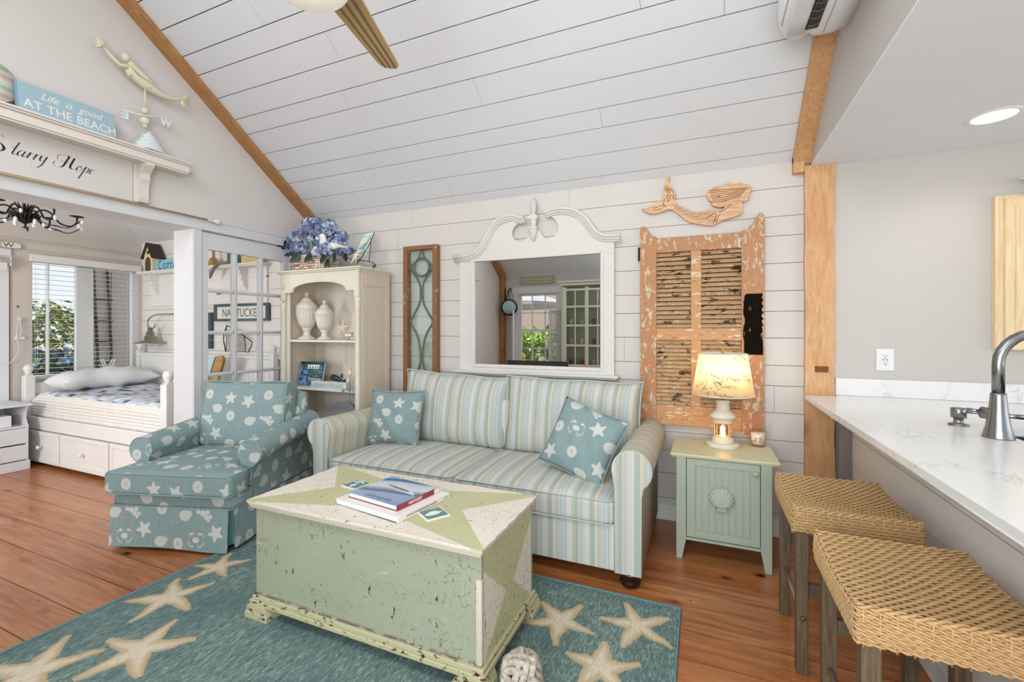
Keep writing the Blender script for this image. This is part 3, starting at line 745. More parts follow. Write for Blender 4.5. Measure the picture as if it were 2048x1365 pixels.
m_tedge = distress('crackled_cream_edge', lin('#d3c9b9'), lin('#5a3a24'), .635, 30, (.5, .5, 2), third=lin('#a9a68e'))
m_tmould = distress('chipped_yellow_moulding', lin('#bdb792'), lin('#4a2414'), .575, 22, (1, 1, 2.5))
TX0, TX1, TY0, TY1, TZ = -1.905, -.708, 1.395, 1.965, .54
tc_ = ((TX0+TX1)/2, (TY0+TY1)/2, 0)
tr = thing('storage_chest', 'crackled green and cream painted wooden trunk used as coffee table', 'trunk', tc_)
bx0, bx1, by0, by1 = TX0+.025, TX1-.018, TY0+.03, TY1-.02
m = MB().box(bx0, bx1, by0, by1, .10, TZ-.03); 
fin(MB().box(bx0, bx1, by0, by0+.02, .10, TZ-.03), 'front_panel', t_f, tr, bevel=.003)
fin(MB().box(bx0, bx1, by1-.02, by1, .10, TZ-.03), 'back_panel', t_f, tr, bevel=.003)
fin(MB().box(bx1-.02, bx1, by0+.02, by1-.02, .10, TZ-.03), 'side_panel', t_s, tr)
fin(MB().box(bx0, bx0+.02, by0+.02, by1-.02, .10, TZ-.03), 'side_panel', t_s, tr)
fin(MB().box(bx0+.02, bx1-.02, by0+.02, by1-.02, .10, .12), 'bottom', m_shad, tr)
fin(MB().box(bx1-.020, bx1+.003, by0-.003, by0+.02, .112, TZ-.125).tube([(bx1-.014, by0-.003, .112), (bx1-.014, by0-.003, TZ-.13)], .004, 6).tube([(bx1-.004, by0-.003, .112), (bx1-.004, by0-.003, TZ-.13)], .004, 6), 'corner_moulding', m_tedge, tr, bevel=.002)
# lid with wavy worn edge
rr = random.Random(9); n = 40
def wav(i, s_): return .0022*sin(i*.9+s_)+rr.uniform(-.0012, .0012)
out = [(TX0+(TX1-TX0)*i/n, TY0+wav(i, 0)) for i in range(n)]+[(TX1+wav(i, 2), TY0+(TY1-TY0)*i/n) for i in range(n)]+[(TX1-(TX1-TX0)*i/n, TY1+wav(i, 4)) for i in range(n)]+[(TX0+wav(i, 1), TY1-(TY1-TY0)*i/n) for i in range(n)]
fin(MB().prism(out, TZ-.006, TZ, 'z'), 'lid', t_t, tr)
m = MB()
for k, (z0, z1, d) in enumerate(((TZ-.015, TZ-.006, .001), (TZ-.024, TZ-.015, .006), (TZ-.034, TZ-.024, .011))):
    m.box(TX0+d, TX1-d, TY0+d, TY1-d, z0, z1)
fin(m, 'lid_moulding', m_tedge, tr, bevel=.0025)
m = MB().box(bx0-.012, bx1+.012, by0-.012, by1+.012, .085, .105).box(bx0-.02, bx1+.02, by0-.02, by1+.02, .065, .086)
fin(m, 'base_moulding', m_tmould, tr, bevel=.004)
for sx in (0, 1):
    for sy2 in (0, 1):
        x = bx0-.03 if not sx else bx1+.03; y = by0-.035 if not sy2 else by1+.03
        a, b = (x, x+.14) if not sx else (x-.14, x); c, d = (y, y+.11) if not sy2 else (y-.11, y)
        m = MB().taper(a, b, c, d, .012, .042, (0, 0), (0, 0))
        fx = 1 if not sx else -1
        P = [(a, .042), (b, .042), (b-(0 if sx else .03), .07), (a+(.03 if sx else 0)+(0 if sx else .012), .07)]
        m.prism([(a+.004, .042), (b-.002, .042), (b-.03 if not sx else b-.012, .068), (a+.012 if not sx else a+.03, .068)], c+.004, d-.004, 'y')
        fin(m, 'foot', m_tmould, tr, bevel=.003)

# books and coasters on the trunk
def placed(cx, cy_, z, rz): return TR(cx, cy_, z) @ rotm(0, 0, rz)
def bookmat(name):
    g = G(name); x, y, z = g.xyz(); n = g.noise(g.scale(g.coord(), (3, 14, 1)), 3, 4, .6, 1.0)
    yy = x+y*.25+(g.noise(g.coord(), 6, 2)-.5)*.05
    col = g.ramp(g.m('MULTIPLY_ADD', yy, 3.3, .5), [(0, lin('#7c97b8')), (.18, lin('#93a7c2')), (.33, lin('#8fa6c4')), (.40, lin('#1f5f9c')), (.47, lin('#8f8f95')), (.60, lin('#d5dbe0')), (.80, lin('#b3c9dd')), (.88, lin('#1d4f86')), (.95, lin('#2d75b4')), (1, lin('#7fb0dd'))])
    return g.out(g.mix(col, lin('#cfd9e4'), g.sstep(n, .62, .75)*.35), .25, coat=.3)
bp = [at(u, v, z=.585) for u, v in ((706, 983), (781, 1018), (866, 980), (796, 951))]   # top cover corners: sw, se(spine end), ne, nw
# frame for upper book: spine along the right-front edge (781,1018)-(866,980)
c2 = sum(bp, Vector())/4; ex = (bp[2]-bp[1]); ang = atan2(ex.y, ex.x)
W1 = ex.length; D1 = (bp[1]-bp[0]).length
def book(name, label, cx, cy_, z, rz, W, D, H, cover_m, page_m, spine_m, group=None):
    t = thing(name, label, 'book', (cx, cy_, z), rz, group, local=True)
    fin(MB().box(-W/2, W/2, -D/2, D/2, H-.003, H), 'front_cover', cover_m, t, bevel=.0006)
    fin(MB().box(-W/2, W/2, -D/2, D/2, 0, .003), 'back_cover', spine_m, t, bevel=.0006)
    fin(MB().box(-W/2+.004, W/2-.004, -D/2+.003, D/2-.005, .003, H-.003), 'pages', page_m, t)
    fin(MB().box(-W/2, W/2, -D/2-.003, -D/2+.001, 0, H), 'spine', spine_m, t, bevel=.001)
    return t
m_page = flat('#e4ecf2', .8); m_red = flat('#8e2f3c', .4); m_dj = flat('#e9e2da', .4, var=.01)
zt = TZ+.0005
b1 = book('book', 'thick white coffee table book lying under the blue one on the trunk', c2.x+.002, c2.y-.008, zt, ang, W1*1.26, D1*1.28, .024, m_dj, m_page, m_dj)
fin(MB().box(-W1*.63, -W1*.63+.002, -D1*.64, D1*.64, 0.0005, .0035), 'binding_edge', m_black, b1)
sp_ = text_mb('CAPTAINS AND FIRST NATIONAL MARITIME', .0105, TR(-.02, -D1*.64-.0035, .008) @ FACE_S, .0002, xs=.9); fin(sp_, 'spine_title', flat('#5a5048', .6), b1)
fin(text_mb('MYSTIC', .009, TR(W1*.52, -D1*.64-.0035, .008) @ FACE_S, .0002), 'spine_imprint', flat('#5a5048', .6), b1)
b2 = book('book', 'blue picture book with red spine on top of the white book on the trunk', c2.x, c2.y, zt+.0245, ang, W1, D1, .023, bookmat('seascape_cover'), m_page, m_red)
fin(text_mb('NANTUCKET', .019, TR(-.02, -D1*.5-.0035, .006) @ FACE_S, .0002, xs=.72, bold=.0003), 'spine_title', m_dj, b2)
fin(MB().box(W1*.5-.028, W1*.5-.001, -D1*.5-.0038, -D1*.5-.002, .001, .022), 'spine_label', m_dj, b2)
fin(text_mb('NANTUCKET', .030, TR(-W1*.36, -.01, .0232) @ rotm(0, 0, pi/2), .0002, xs=.8, space=1.1), 'cover_title', flat('#33466a', .5), b2)
# boat deck shape printed on the cover
g_c = MB()
P = [(-.005, -.125), (.020, -.10), (.038, -.03), (.045, .06), (.050, .13), (.030, .10), (.010, .02), (-.002, -.06)]
g_c.prism(cspline(P, 5, True), .0231, .0234, 'z'); fin(g_c, 'cover_picture', flat('#c9cfd2', .4), b2)
g_c = MB().prism(cspline([(.010, -.07), (.022, -.07), (.034, .02), (.036, .07), (.026, .05), (.014, -.02)], 5, True), .0234, .0236, 'z'); fin(g_c, 'cover_picture_detail', flat('#7d7466', .5), b2)
# coasters
def coaster(label, pts, ztop, motif):
    q = [at(u, v, z=ztop) for u, v in pts]; c_ = sum(q, Vector())/4; ex = q[2]-q[1]; a = atan2(ex.y, ex.x); s_ = .105
    t = thing('coaster', label, 'coaster', (c_.x, c_.y, TZ+.0005), a, None, local=True)
    fin(MB().box(-s_/2, s_/2, -s_/2, s_/2, 0, .008), 'tile', flat('#e6ddcf', .4), t, bevel=.0015)
    fin(MB().box(-s_/2+.007, s_/2-.007, -s_/2+.007, s_/2-.007, .0078, .0086), 'face', flat('#5f8590', .4), t)
    fin(motif, 'motif', flat('#e8ecdf', .4), t)
Z = .0088
an = MB().tube([(0, -.032, Z), (0, .030, Z)], .0028, 6).tube([(-.014, .020, Z), (.014, .020, Z)], .0026, 6).tube(cspline([(-.028, -.012, Z), (-.018, -.030, Z), (0, -.034, Z), (.018, -.030, Z), (.028, -.012, Z)], 5), .003, 6).tube([(.005*cos(t_), .035+.005*sin(t_), Z) for t_ in [i*pi/4 for i in range(8)]], .0015, 5, closed=True)
an.M = None
an2 = MB(); an2.add([(-p[1], p[0], p[2]) for p in an.v], an.f, smooth=True)
coaster('white bordered coaster with an anchor, half under the books', ((687, 970), (706, 981), (741, 968), (718, 958)), TZ+.008, an2)
wh = MB().prism(cspline([(-.040, -.006), (-.02, -.018), (.010, -.018), (.028, -.008), (.042, .002), (.024, .004), (.018, .016), (-.002, .020), (-.02, .012), (-.034, .004)], 5, True), .0082, .0090, 'z')
wh2 = MB().prism(cspline([(-.002, .010), (.008, .012), (.016, .004), (.012, -.006), (.0, -.004)], 5, True), .0086, .0093, 'z')
coaster('white bordered coaster with a whelk shell, right of the books', ((833, 1025), (857, 1042), (903, 1030), (876, 1013)), TZ+.008, wh)

# ------------------------------------------------------------------ sofa
SX0, SX1, SY0, SY1 = -2.47, -.283, 2.305, 3.20
so = thing('sofa', 'blue, white and tan striped sofa with rolled arms against the shiplap wall', 'sofa', ((SX0+SX1)/2, 2.75, 0))
ai = -.412; ail = -2.350
def armprof(inner, outer, s_):
    """rolled arm outline (x,z); s_=+1 for the right arm"""
    cx = (inner+outer)/2+s_*.018; r = .098; P = [(inner, .075)]
    P += [(inner, .50)]
    a0 = 200; a1 = -55
    for i in range(19):
        a = radians(a0+(a1-a0)*i/18); P.append((cx+s_*r*cos(a), .602+r*sin(a)))
    P += [(outer, .47), (outer, .075)]
    return P
for s_, inner, outer in ((1, ai, SX1), (-1, ail, SX0)):
    P = armprof(inner, outer, s_)
    n = len(P); V = []
    ar = MB(); ar.prism(P, SY0+.01, SY1, 'y', smooth=True, caps=False)
    # stripes run round the roll, so the pattern coordinate is the depth
    fin(ar, 'arm', m_stripe_arm, so, nofix=True)
    fr = MB().prism([( (p[0]-(inner+outer)/2)*.97+(inner+outer)/2, p[1]) for p in P], SY0-.004, SY0+.012, 'y'); fin(fr, 'arm_front_panel', m_stripe, so, bevel=.004)
    fin(MB().tube([(p[0], SY0+.002, p[1]) for p in P], .0045, 6), 'piping', m_stripe_pipe, so)
fin(MB().box(ail, ai, SY0+.012, SY0+.06, .075, .31), 'base', m_stripe, so, bevel=.004)
fin(MB().box(ail, ai, SY0+.05, SY1, .12, .31), 'deck', m_stripe, so)
fin(MB().rbox(ail+.01, ai-.01, SY1-.2, SY1, .25, .80, .05, 8), 'backrest', m_stripe, so)
def crown(hc, pull=0.0, wav=0.0):
    def f(p, c, h):
        a = max(0, 1-(p.x/h.x)**2); b = max(0, 1-(p.y/h.y)**2)
        if p.z > 0: p.z += hc*(a**.5)*(b**.6)
        p.z += wav*sin(p.x*17+p.y*9)*.5*(1 if p.z > 0 else 0)
        return p
    return f
mid = -1.372
for a, b in ((ail+.003, mid-.002), (mid+.002, ai-.003)):
    sc_o = fin(MB().rbox(a, b, SY0-.004, 3.02, .305, .437, .028, 16, crown(.035, wav=.004)), 'seat_cushion', m_stripe, so)
    for z in (.432, .312):
        o_ = .003; P = [(a+.03, SY0-.003, z), (b-.03, SY0-.003, z), (b-.006, SY0+.02, z), (b-.003, SY0+.3, z), (b-.003, 3.0, z), (a+.003, 3.0, z), (a+.003, SY0+.3, z), (a+.006, SY0+.02, z)]
        fin(MB().tube(P, .004, 6, closed=True), 'piping', m_stripe_pipe, sc_o)
def backcush(x0, x1, zt0, zt1, lean=.16, label=None):
    """loose back cushion, pillow shaped, knife edged"""
    mb = MB(); n = 22; W = x1-x0; H = .50; T = .105; zb = .435
    def f(sg):
        def q(a, b):
            u = 2*a-1; v = 2*b-1
            e_ = (max(0, 1-abs(u)**3.2)**.55)*(max(0, 1-abs(v)**3.0)**.55)
            pin = .014*(abs(u)*abs(v))**3
            x = x0+W*a+.012*u*(abs(v)**6)-.010*u*(1-v*v); zt = zt0+(zt1-zt0)*a
            z = zb+(zt-zb)*b+.010*(abs(u)**8)*(v > 0)-.010*(1-u*u)*v*.3+.004*sin(u*7)*(b**3)
            y = 2.985+.085*b**1.1-sg*T*e_+.004*sin(u*11+v*5)*e_
            return (x, y, z)
        return q
    mb.grid(f(1), n, n, uvs=lambda a, b: (x0+W*a, zb+H*b)); mb.grid(f(-1), n, n, uvs=lambda a, b: (x0+W*a, zb+H*b))
    c_ = fin(mb, 'back_cushion', m_stripe, so)
    q = f(0); e_ = [q(i/n, 0) for i in range(n)]+[q(1, i/n) for i in range(n)]+[q(1-i/n, 1) for i in range(n)]+[q(0, 1-i/n) for i in range(n)]
    fin(MB().tube(e_, .0055, 6, closed=True), 'piping', m_stripe_pipe, c_)
backcush(-2.235, -1.335, .985, .945); backcush(-1.338, -.372, .965, .955)
for x, y in ((SX1-.06, SY0+.05), (SX0+.06, SY0+.05), (SX1-.06, SY1-.06), (SX0+.06, SY1-.06)):
    fin(MB().lathe([(.02, 0), (.048, .008), (.052, .03), (.04, .045), (.056, .06), (.056, .078)], (x, y, 0), 16), 'foot', flat('#2a0f0b', .3), so)
def pillow(name, label, pts_c, W, H, T, M, cloth, pipe, cat='cushion', seed=1):
    rr = random.Random(seed); n = 22; t = thing(name, label, cat, M.to_translation(), 0, None, local=True)
    R = M.to_3x3().to_4x4()
    def f(sg):
        def q(a, b):
            u = 2*a-1; v = 2*b-1
            e_ = (max(0, 1-abs(u)**2.6)**.6)*(max(0, 1-abs(v)**2.6)**.6)
            kx = 1-.07*(1-u*u)*0-.06*(1-v*v); kz = 1-.06*(1-u*u)
            x = W/2*u*kx; z = H/2*v*kz
            y = -sg*T*e_*(1+.12*sin(3*u+seed)+.10*sin(4*v*u+1))+.006*sin(9*u+7*v)*e_+.01*u*v
            return tuple(R @ Vector((x, y, z)))
        return q
    uo, vo = seed*.117, seed*.071
    mb = MB().grid(f(1), n, n, uvs=lambda a, b: (W*a+uo, H*b+vo)).grid(f(-1), n, n, uvs=lambda a, b: (W*a+.1, H*b))
    fin(mb, 'cover', cloth, t)
    q = f(0); e_ = [q(i/n, 0) for i in range(n)]+[q(1, i/n) for i in range(n)]+[q(1-i/n, 1) for i in range(n)]+[q(0, 1-i/n) for i in range(n)]
    fin(MB().tube(e_, .0045, 6, closed=True), 'piping', pipe, t)
    return t
def frame3(o, ex, ez):
    ex = Vector(ex).normalized(); ez = (Vector(ez)-ex*Vector(ez).dot(ex)).normalized(); ey = ez.cross(ex)
    return Matrix(((ex.x, ey.x, ez.x, o[0]), (ex.y, ey.y, ez.y, o[1]), (ex.z, ey.z, ez.z, o[2]), (0, 0, 0, 1)))
# left throw pillow leans on the left arm and back cushion; right one stands tilted on a corner against the right arm
pillow('throw_pillow', 'square seashell print throw pillow upright in the left corner of the sofa', None, .43, .405, .072, frame3((-2.135, 2.76, .655), (1, .16, .01), (-.03, .26, 1)), m_shell, m_shell_pipe, seed=1)
pillow('throw_pillow', 'seashell print throw pillow tilted against the right sofa arm', None, .42, .42, .075, frame3((-.655, 2.60, .655), (1, -.20, -.30), (.30, .38, .90)), m_shell, m_shell_pipe, seed=4)

# ------------------------------------------------------------------ skirted armchair (turned towards the room)
CA = radians(17.0); CO = Vector((-2.897, 1.640, 0))
ch = thing('armchair', 'blue-green seashell print armchair with rolled arms and pleated skirt', 'armchair', CO, CA, local=True)
hw = .385
def skirt_panel(a, b, z0, z1, flare=.012, t=.006):
    """cloth panel between two floor points, slightly flared, slightly wavy"""
    a = Vector((a[0], a[1], 0)); b = Vector((b[0], b[1], 0)); d = (b-a); L = d.length; d.normalize(); nn = Vector((d.y, -d.x, 0)); mb = MB()
    for s2, o2 in ((1, 0), (-1, t)):
        def q(i, j):
            p = a+d*L*i; k = 1-j
            p = p+nn*(flare*k+.004*sin(i*9)*k-o2); return (p.x, p.y, z0+(z1-z0)*j+(.006*sin(i*5)*k))
        mb.grid(q, 14, 6, uvs=lambda i, j: (a.x+a.y*.7+L*i, z0+(z1-z0)*j))
    return mb
Z0s, Z1s = .022, .262
yb_ = .86
fin(skirt_panel((-hw-.005, 0), (hw-.012, 0), Z0s, Z1s), 'skirt', m_shell, ch, nofix=True)
fin(skirt_panel((hw+.0, .03), (hw+.0, yb_), Z0s+.01, Z1s), 'skirt', m_shell, ch, nofix=True)
fin(skirt_panel((-hw-.01, yb_), (-hw-.01, .03), Z0s+.01, Z1s), 'skirt', m_shell, ch, nofix=True)
fin(skirt_panel((hw-.03, .02), (hw+.0, .06), Z0s+.02, Z1s, .0), 'skirt_pleat', flat('#587f82', .9), ch, nofix=True)
fin(MB().box(-hw+.02, hw-.02, .04, yb_-.02, .06, Z1s), 'swivel_base', m_black, ch)
fin(MB().rbox(-hw-.002, hw+.002, .012, yb_, .255, .345, .018, 8), 'seat_rail', m_shell, ch)
fin(MB().tube([(-hw, .008, Z1s), (hw, .008, Z1s), (hw+.004, .03, Z1s), (hw+.004, yb_, Z1s)], .004, 6), 'piping', m_shell_pipe, ch)
def tcush(p, c, h):
    if p.z > 0:
        a = max(0, 1-(p.x/h.x)**2); b = max(0, 1-(p.y/h.y)**2); p.z += .030*(a**.5)*(b**.6)
    if p.y > -h.y+.20: p.x *= .80
    return p
sc2 = fin(MB().rbox(-.402, .402, -.035, .72, .340, .468, .022, 18, tcush), 'seat_cushion', m_shell, ch)
for z in (.462, .345):
    fin(MB().tube([(-.32, .22, z), (-.395, .16, z), (-.398, -.01, z), (-.38, -.034, z), (.38, -.034, z), (.398, -.01, z), (.395, .16, z), (.32, .22, z)], .004, 6), 'piping', m_shell_pipe, sc2)
for s_ in (-1, 1):
    inn, out_ = s_*.318, s_*.398
    P = []; cx = s_*.372; r = .078
    P = [(inn, .27), (inn, .50)]
    for i in range(17):
        a = radians(200-255*i/16); P.append((cx+s_*r*cos(a), .548+r*sin(a)))
    P += [(s_*.388, .46), (s_*.388, .262)]
    L = []
    for k, y in enumerate((.185, .30, .45, .60, .75, .86)):
        dz = -.0+.014*k; L.append([(p[0], y, p[1]+(dz if p[1] > .4 else 0)) for p in P])
    mb = MB(); n = len(P)
    for k in range(5):
        pass
    acc = [0]
    for i in range(n-1): acc.append(acc[-1]+math.dist(P[i], P[i+1]))
    V = [q for r_ in L for q in r_]; F = []; U = []
    for k in range(5):
        for i in range(n-1):
            F.append((k*n+i, k*n+i+1, (k+1)*n+i+1, (k+1)*n+i)); y0, y1 = L[k][0][1], L[k+1][0][1]
            U.append([(y0, acc[i]), (y0, acc[i+1]), (y1, acc[i+1]), (y1, acc[i])])
    if s_ > 0: pass
    mb.add(V, F, U, True); fin(mb, 'arm', m_shell, ch)
    fin(MB().prism(P, .178, .188, 'y'), 'arm_front_panel', m_shell, ch, bevel=.004)
    fin(MB().tube([(p[0], .18, p[1]) for p in P], .0045, 6), 'piping', m_shell_pipe, ch)
# back frame and loose back cushion, leaning
Lb = TR(0, .66, .42) @ rotm(radians(-11), 0, 0)
fin(MB().rbox(-.36, .36, .05, .16, -.1, .46, .05, 8, M=Lb), 'backrest', m_shell, ch)
def bc(p, c, h):
    a = max(0, 1-(p.x/h.x)**2); b = max(0, 1-(p.z/h.z)**2)
    if p.y < 0: p.y -= .045*(a**.5)*(b**.5)
    p.x *= 1-.05*(p.z/h.z)*-1 if p.z < 0 else 1
    p.z += -.012*(1-(p.x/h.x)**2)*(p.z > 0)*0+.008*(abs(p.x/h.x)**6)*(p.z > 0)
    return p
bk = fin(MB().rbox(-.325, .325, -.115, .045, .035, .50, .035, 18, bc, M=Lb), 'back_cushion', m_shell, ch)
e_ = cspline([(-.30, -.112, .04), (-.322, -.112, .07), (-.322, -.112, .25), (-.322, -.112, .47), (-.30, -.112, .503), (0, -.112, .497), (.30, -.112, .503), (.322, -.112, .47), (.322, -.112, .25), (.322, -.112, .07), (.30, -.112, .04)], 4)
fin(MB().tube([tuple(Lb @ Vector(p)) for p in e_], .005, 6), 'piping', m_shell_pipe, bk)

# ------------------------------------------------------------------ green end table
m_sage = flat('#a6b09f', .45, var=.03, ns=3); m_sagetop = flat('#cfd0ac', .45, var=.04, ns=4)
et = thing('end_table', 'sage green end table with a raised scallop shell on its door', 'side table', (.10, 2.94, 0))
ex0, ex1, ey0, ey1, ez = -.172, .378, 2.735, 3.125, .604
fin(MB().box(ex0, ex1, ey0, ey1, ez-.012, ez).box(ex0+.008, ex1-.008, ey0+.008, ey1-.008, ez-.022, ez-.012), 'tabletop', m_sagetop, et, bevel=.003)
for i, (a, b) in enumerate(((-.141, -.088), (.288, .342))):
    for c, d in ((2.748, 2.79), (3.07, 3.11)):
        mb = MB().box(a, b, c, d, .115, ez-.022); s_ = (0, .022) if i == 0 else (.022, 0)
        mb.taper(a, b, c, d, 0, .115, s_, (0, 0)); fin(mb, 'leg', m_sage, et, bevel=.002)
fin(MB().box(-.135, -.12, 2.79, 3.07, .11, ez-.022).box(.32, .336, 2.79, 3.07, .11, ez-.022).box(-.088, .288, 3.09, 3.10, .11, ez-.022), 'side_panels', m_sage, et)
fin(MB().box(-.088, .288, 2.755, 3.09, .11, .125), 'bottom_rail', m_sage, et)
mb = MB(); dz0, dz1, dx0, dx1, dy = .132, ez-.026, -.085, .285, 2.750
mb.box(dx0, dx0+.045, dy, dy+.018, dz0, dz1).box(dx1-.045, dx1, dy, dy+.018, dz0, dz1).box(dx0+.045, dx1-.045, dy, dy+.018, dz1-.038, dz1).box(dx0+.045, dx1-.045, dy, dy+.018, dz0, dz0+.04)
mb.box(dx0+.045, dx1-.045, dy+.008, dy+.016, dz0+.04, dz1-.038)
x = dx0+.052
while x < dx1-.05: mb.box(x, x+.0265, dy+.0055, dy+.010, dz0+.04, dz1-.038).tube([(x+.0295, dy+.0085, dz0+.04), (x+.0295, dy+.0085, dz1-.038)], .0022, 6); x += .0345
dr = fin(mb, 'door', m_sage, et, bevel=.0015)
fin(MB().lathe([(.005, 0), (.006, .012), (.0135, .018), (.014, .024), (.008, .030), (.001, .031)], (0, 0, 0), 16, M=TR(.263, dy, .533) @ rotm(pi/2, 0, 0)), 'knob', flat('#a3b5a8', .35), dr)
# scallop shell
def scal(a, b):
    th = -.45+(pi+.9)*a; r = b; rib = .5+.5*cos(a*pi*2*13)
    R_ = .068*(.93+.07*sin(th))*(1+.03*rib)
    x = cos(th)*R_*r; z = sin(th)*R_*.98*r-.008-.028*(1-r)
    y = -.040*sqrt(max(0, 1-(r*.96)**2))*(1)-.004*rib*r*(1-r*.5)
    return (.096-x, dy+.006+y, .372+z)
mb = MB().grid(scal, 88, 10); mb.prism([(.066, .304), (.126, .304), (.122, .318), (.112, .335), (.080, .335), (.070, .318)], dy-.014, dy+.006, 'y')
fin(mb, 'scallop_shell', m_sage, dr, nofix=True)

# ------------------------------------------------------------------ ship lantern lamp
LX, LY = .112, 3.015
m_cream = distress('worn_cream_enamel', lin('#efe4cc'), lin('#8a6a3e'), .70, 16, rough=.4)
lp = thing('table_lamp', 'cream ship lantern table lamp with printed shade, lit, on the green end table', 'lamp', (LX, LY, ez))
k = 1.0
fin(MB().lathe([(.0, 0), (.092, 0), (.094, .008), (.092, .014), (.094, .016), (.09, .024), (.0, .026)], (LX, LY, ez), 36), 'base', m_cream, lp)
fin(MB().lathe([(.0, .026), (.060, .026), (.062, .034), (.058, .036), (.058, .052), (.050, .060), (.0, .060)], (LX, LY, ez), 28), 'lower_body', m_cream, lp)
fin(MB().lathe([(.051, .060), (.051, .146)], (LX, LY, ez), 28), 'lantern_glass', mat_pane('lantern_glass', .06, (1, .93, .80)), lp, nofix=True)
mb = MB()
for z in (.075, .09, .105, .120): mb.lathe([(.0495, z-.0012), (.0515, z), (.0495, z+.0012)], (LX, LY, ez), 28)
fin(mb, 'glass_ribs', mat_pane('rib_glass', .12, (1, .9, .75)), lp, nofix=True)
fin(MB().lathe([(.0, .146), (.060, .146), (.062, .150), (.062, .172), (.072, .176), (.075, .184), (.074, .190), (.042, .222), (.038, .226), (.038, .268), (.041, .270), (.041, .280), (.0, .284)], (LX, LY, ez), 28), 'upper_body', m_cream, lp)
mb = MB()
for a in range(4): mb.tube([(LX+.056*cos(a*pi/2+.6), LY+.056*sin(a*pi/2+.6), ez+.05), (LX+.057*cos(a*pi/2+.6), LY+.057*sin(a*pi/2+.6), ez+.150)], .0028, 6)
fin(mb, 'guard_wires', m_cream, lp)
g = G('warm_bulb'); mb_w = g.out((1, .7, .35), .5, emis=(1, .62, .25), es=30)
fin(MB().ball((LX, LY, ez+.100), .014, 12, sz=1.8), 'lantern_bulb', mb_w, lp)
fin(MB().tube([(LX, LY, ez+.282), (LX, LY, ez+.555)], .004, 8).tube([(LX, LY, ez+.29), (LX, LY, ez+.315)], .011, 10).tube([(LX-.128, LY, ez+.562), (LX+.128, LY, ez+.562)], .0025, 6), 'stem', m_brass, lp)
fin(MB().lathe([(.002, 0), (.008, .004), (.004, .01), (.010, .018), (.004, .026), (.009, .034), (.003, .042), (.001, .05)], (LX, LY, ez+.560), 12), 'finial', m_brass, lp)
def mat_shade():
    g = G('printed_shade'); x, y, z = g.xyz()
    th = g.m('ARCTAN2', y, x); v = g.vec(th*.09, z, 0.0)
    n = g.noise(v, 26, 5, .65, .8); ln = g.sstep(g.m('ABSOLUTE', n-.5), .018, .006)*g.sstep(g.noise(v, 9, 2), .48, .56)
    n2 = g.noise(g.scale(v, (1, 2.5, 1)), 40, 3, .6, .4); ln = g.m('MAXIMUM', ln, g.sstep(n2, .67, .70)*g.sstep(g.noise(v, 13, 2), .5, .58))
    col = g.mix(lin('#f4ecd8'), lin('#3a3950'), ln)
    b = g.bsdf; N = g.N
    g.out(col, .8)
    tl = N.new('ShaderNodeBsdfTranslucent'); g.put(col, tl.inputs[0]); mx = N.new('ShaderNodeMixShader'); mx.inputs[0].default_value = .55
    g.nt.links.new(b.outputs[0], mx.inputs[1]); g.nt.links.new(tl.outputs[0], mx.inputs[2]); g.nt.links.new(mx.outputs[0], N['Material Output'].inputs[0])
    return g.mat
sh0, sh1 = ez+.316, ez+.566
fin(MB().lathe([(.175, sh0), (.134, sh1), (.1325, sh1), (.1735, sh0), (.175, sh0)], (LX, LY, 0), 48), 'lamp_shade', mat_shade(), lp, nofix=True)
fin(MB().lathe([(.1765, sh0-.002), (.1765, sh0+.004), (.1745, sh0+.004), (.1745, sh0-.002), (.1765, sh0-.002)], (LX, LY, 0), 48).lathe([(.1355, sh1-.003), (.1355, sh1+.002), (.1325, sh1+.002), (.1325, sh1-.003), (.1355, sh1-.003)], (LX, LY, 0), 48), 'shade_trim', flat('#e9e9e2', .6), lp)
fin(MB().ball((LX, LY, ez+.42), .028, 14, sz=1.2), 'bulb', G('lit_bulb').out((1, .9, .7), .5, emis=(1, .78, .45), es=5), lp)
def pl(name, loc, e, col, r=.03):
    d = bpy.data.lights.new(name, 'POINT'); d.energy = e; d.color = col; d.shadow_soft_size = r; o = bpy.data.objects.new(name, d); C.objects.link(o); o.location = loc; return o
pl('lamp_light', (LX, LY, ez+.47), 2.6, (1, .80, .52), .05); pl('lantern_light', (LX, LY, ez+.088), .5, (1, .6, .25), .02)

# candle
cp = at(1516, 893, z=ez); cn = thing('candle', 'white candle in a glass tumbler on the right of the end table', 'candle', (cp.x, cp.y, ez))
fin(MB().lathe([(.0, .016), (.0355, .016), (.0415, .085), (.0, .082)], (cp.x, cp.y, ez), 28), 'wax', G('candle_wax').out(lin('#f1e2d6'), .5), cn)
fin(MB().lathe([(.0, .001), (.0375, .001), (.0385, .005), (.0455, .098)], (cp.x, cp.y, ez), 28), 'tumbler', mat_pane('tumbler_glass', .05, (.98, .95, .9)), cn)
def curved_text(body, size, c, r, z, a0, mat, name, parent, shear=0):
    t0 = text_mb(body, size, Matrix.Identity(4), .0003, shear); mb = MB()
    V = []
    for x_, y_, z_ in t0.v:
        a = a0+x_/r; rr_ = r+z_+.0004; V.append((c[0]+rr_*cos(a), c[1]+rr_*sin(a), z+y_))
    mb.add(V, t0.f); return fin(mb, name, mat, parent)
aw = atan2(-cp.y, -cp.x)
curved_text('ISLAND', .013, cp, .0428, ez+.050, aw, flat('#5b6275', .6), 'label_text', cn); curved_text('RETREAT', .013, cp, .0420, ez+.036, aw, flat('#5b6275', .6), 'label_text', cn)
MIRROR_YAW = 0.0
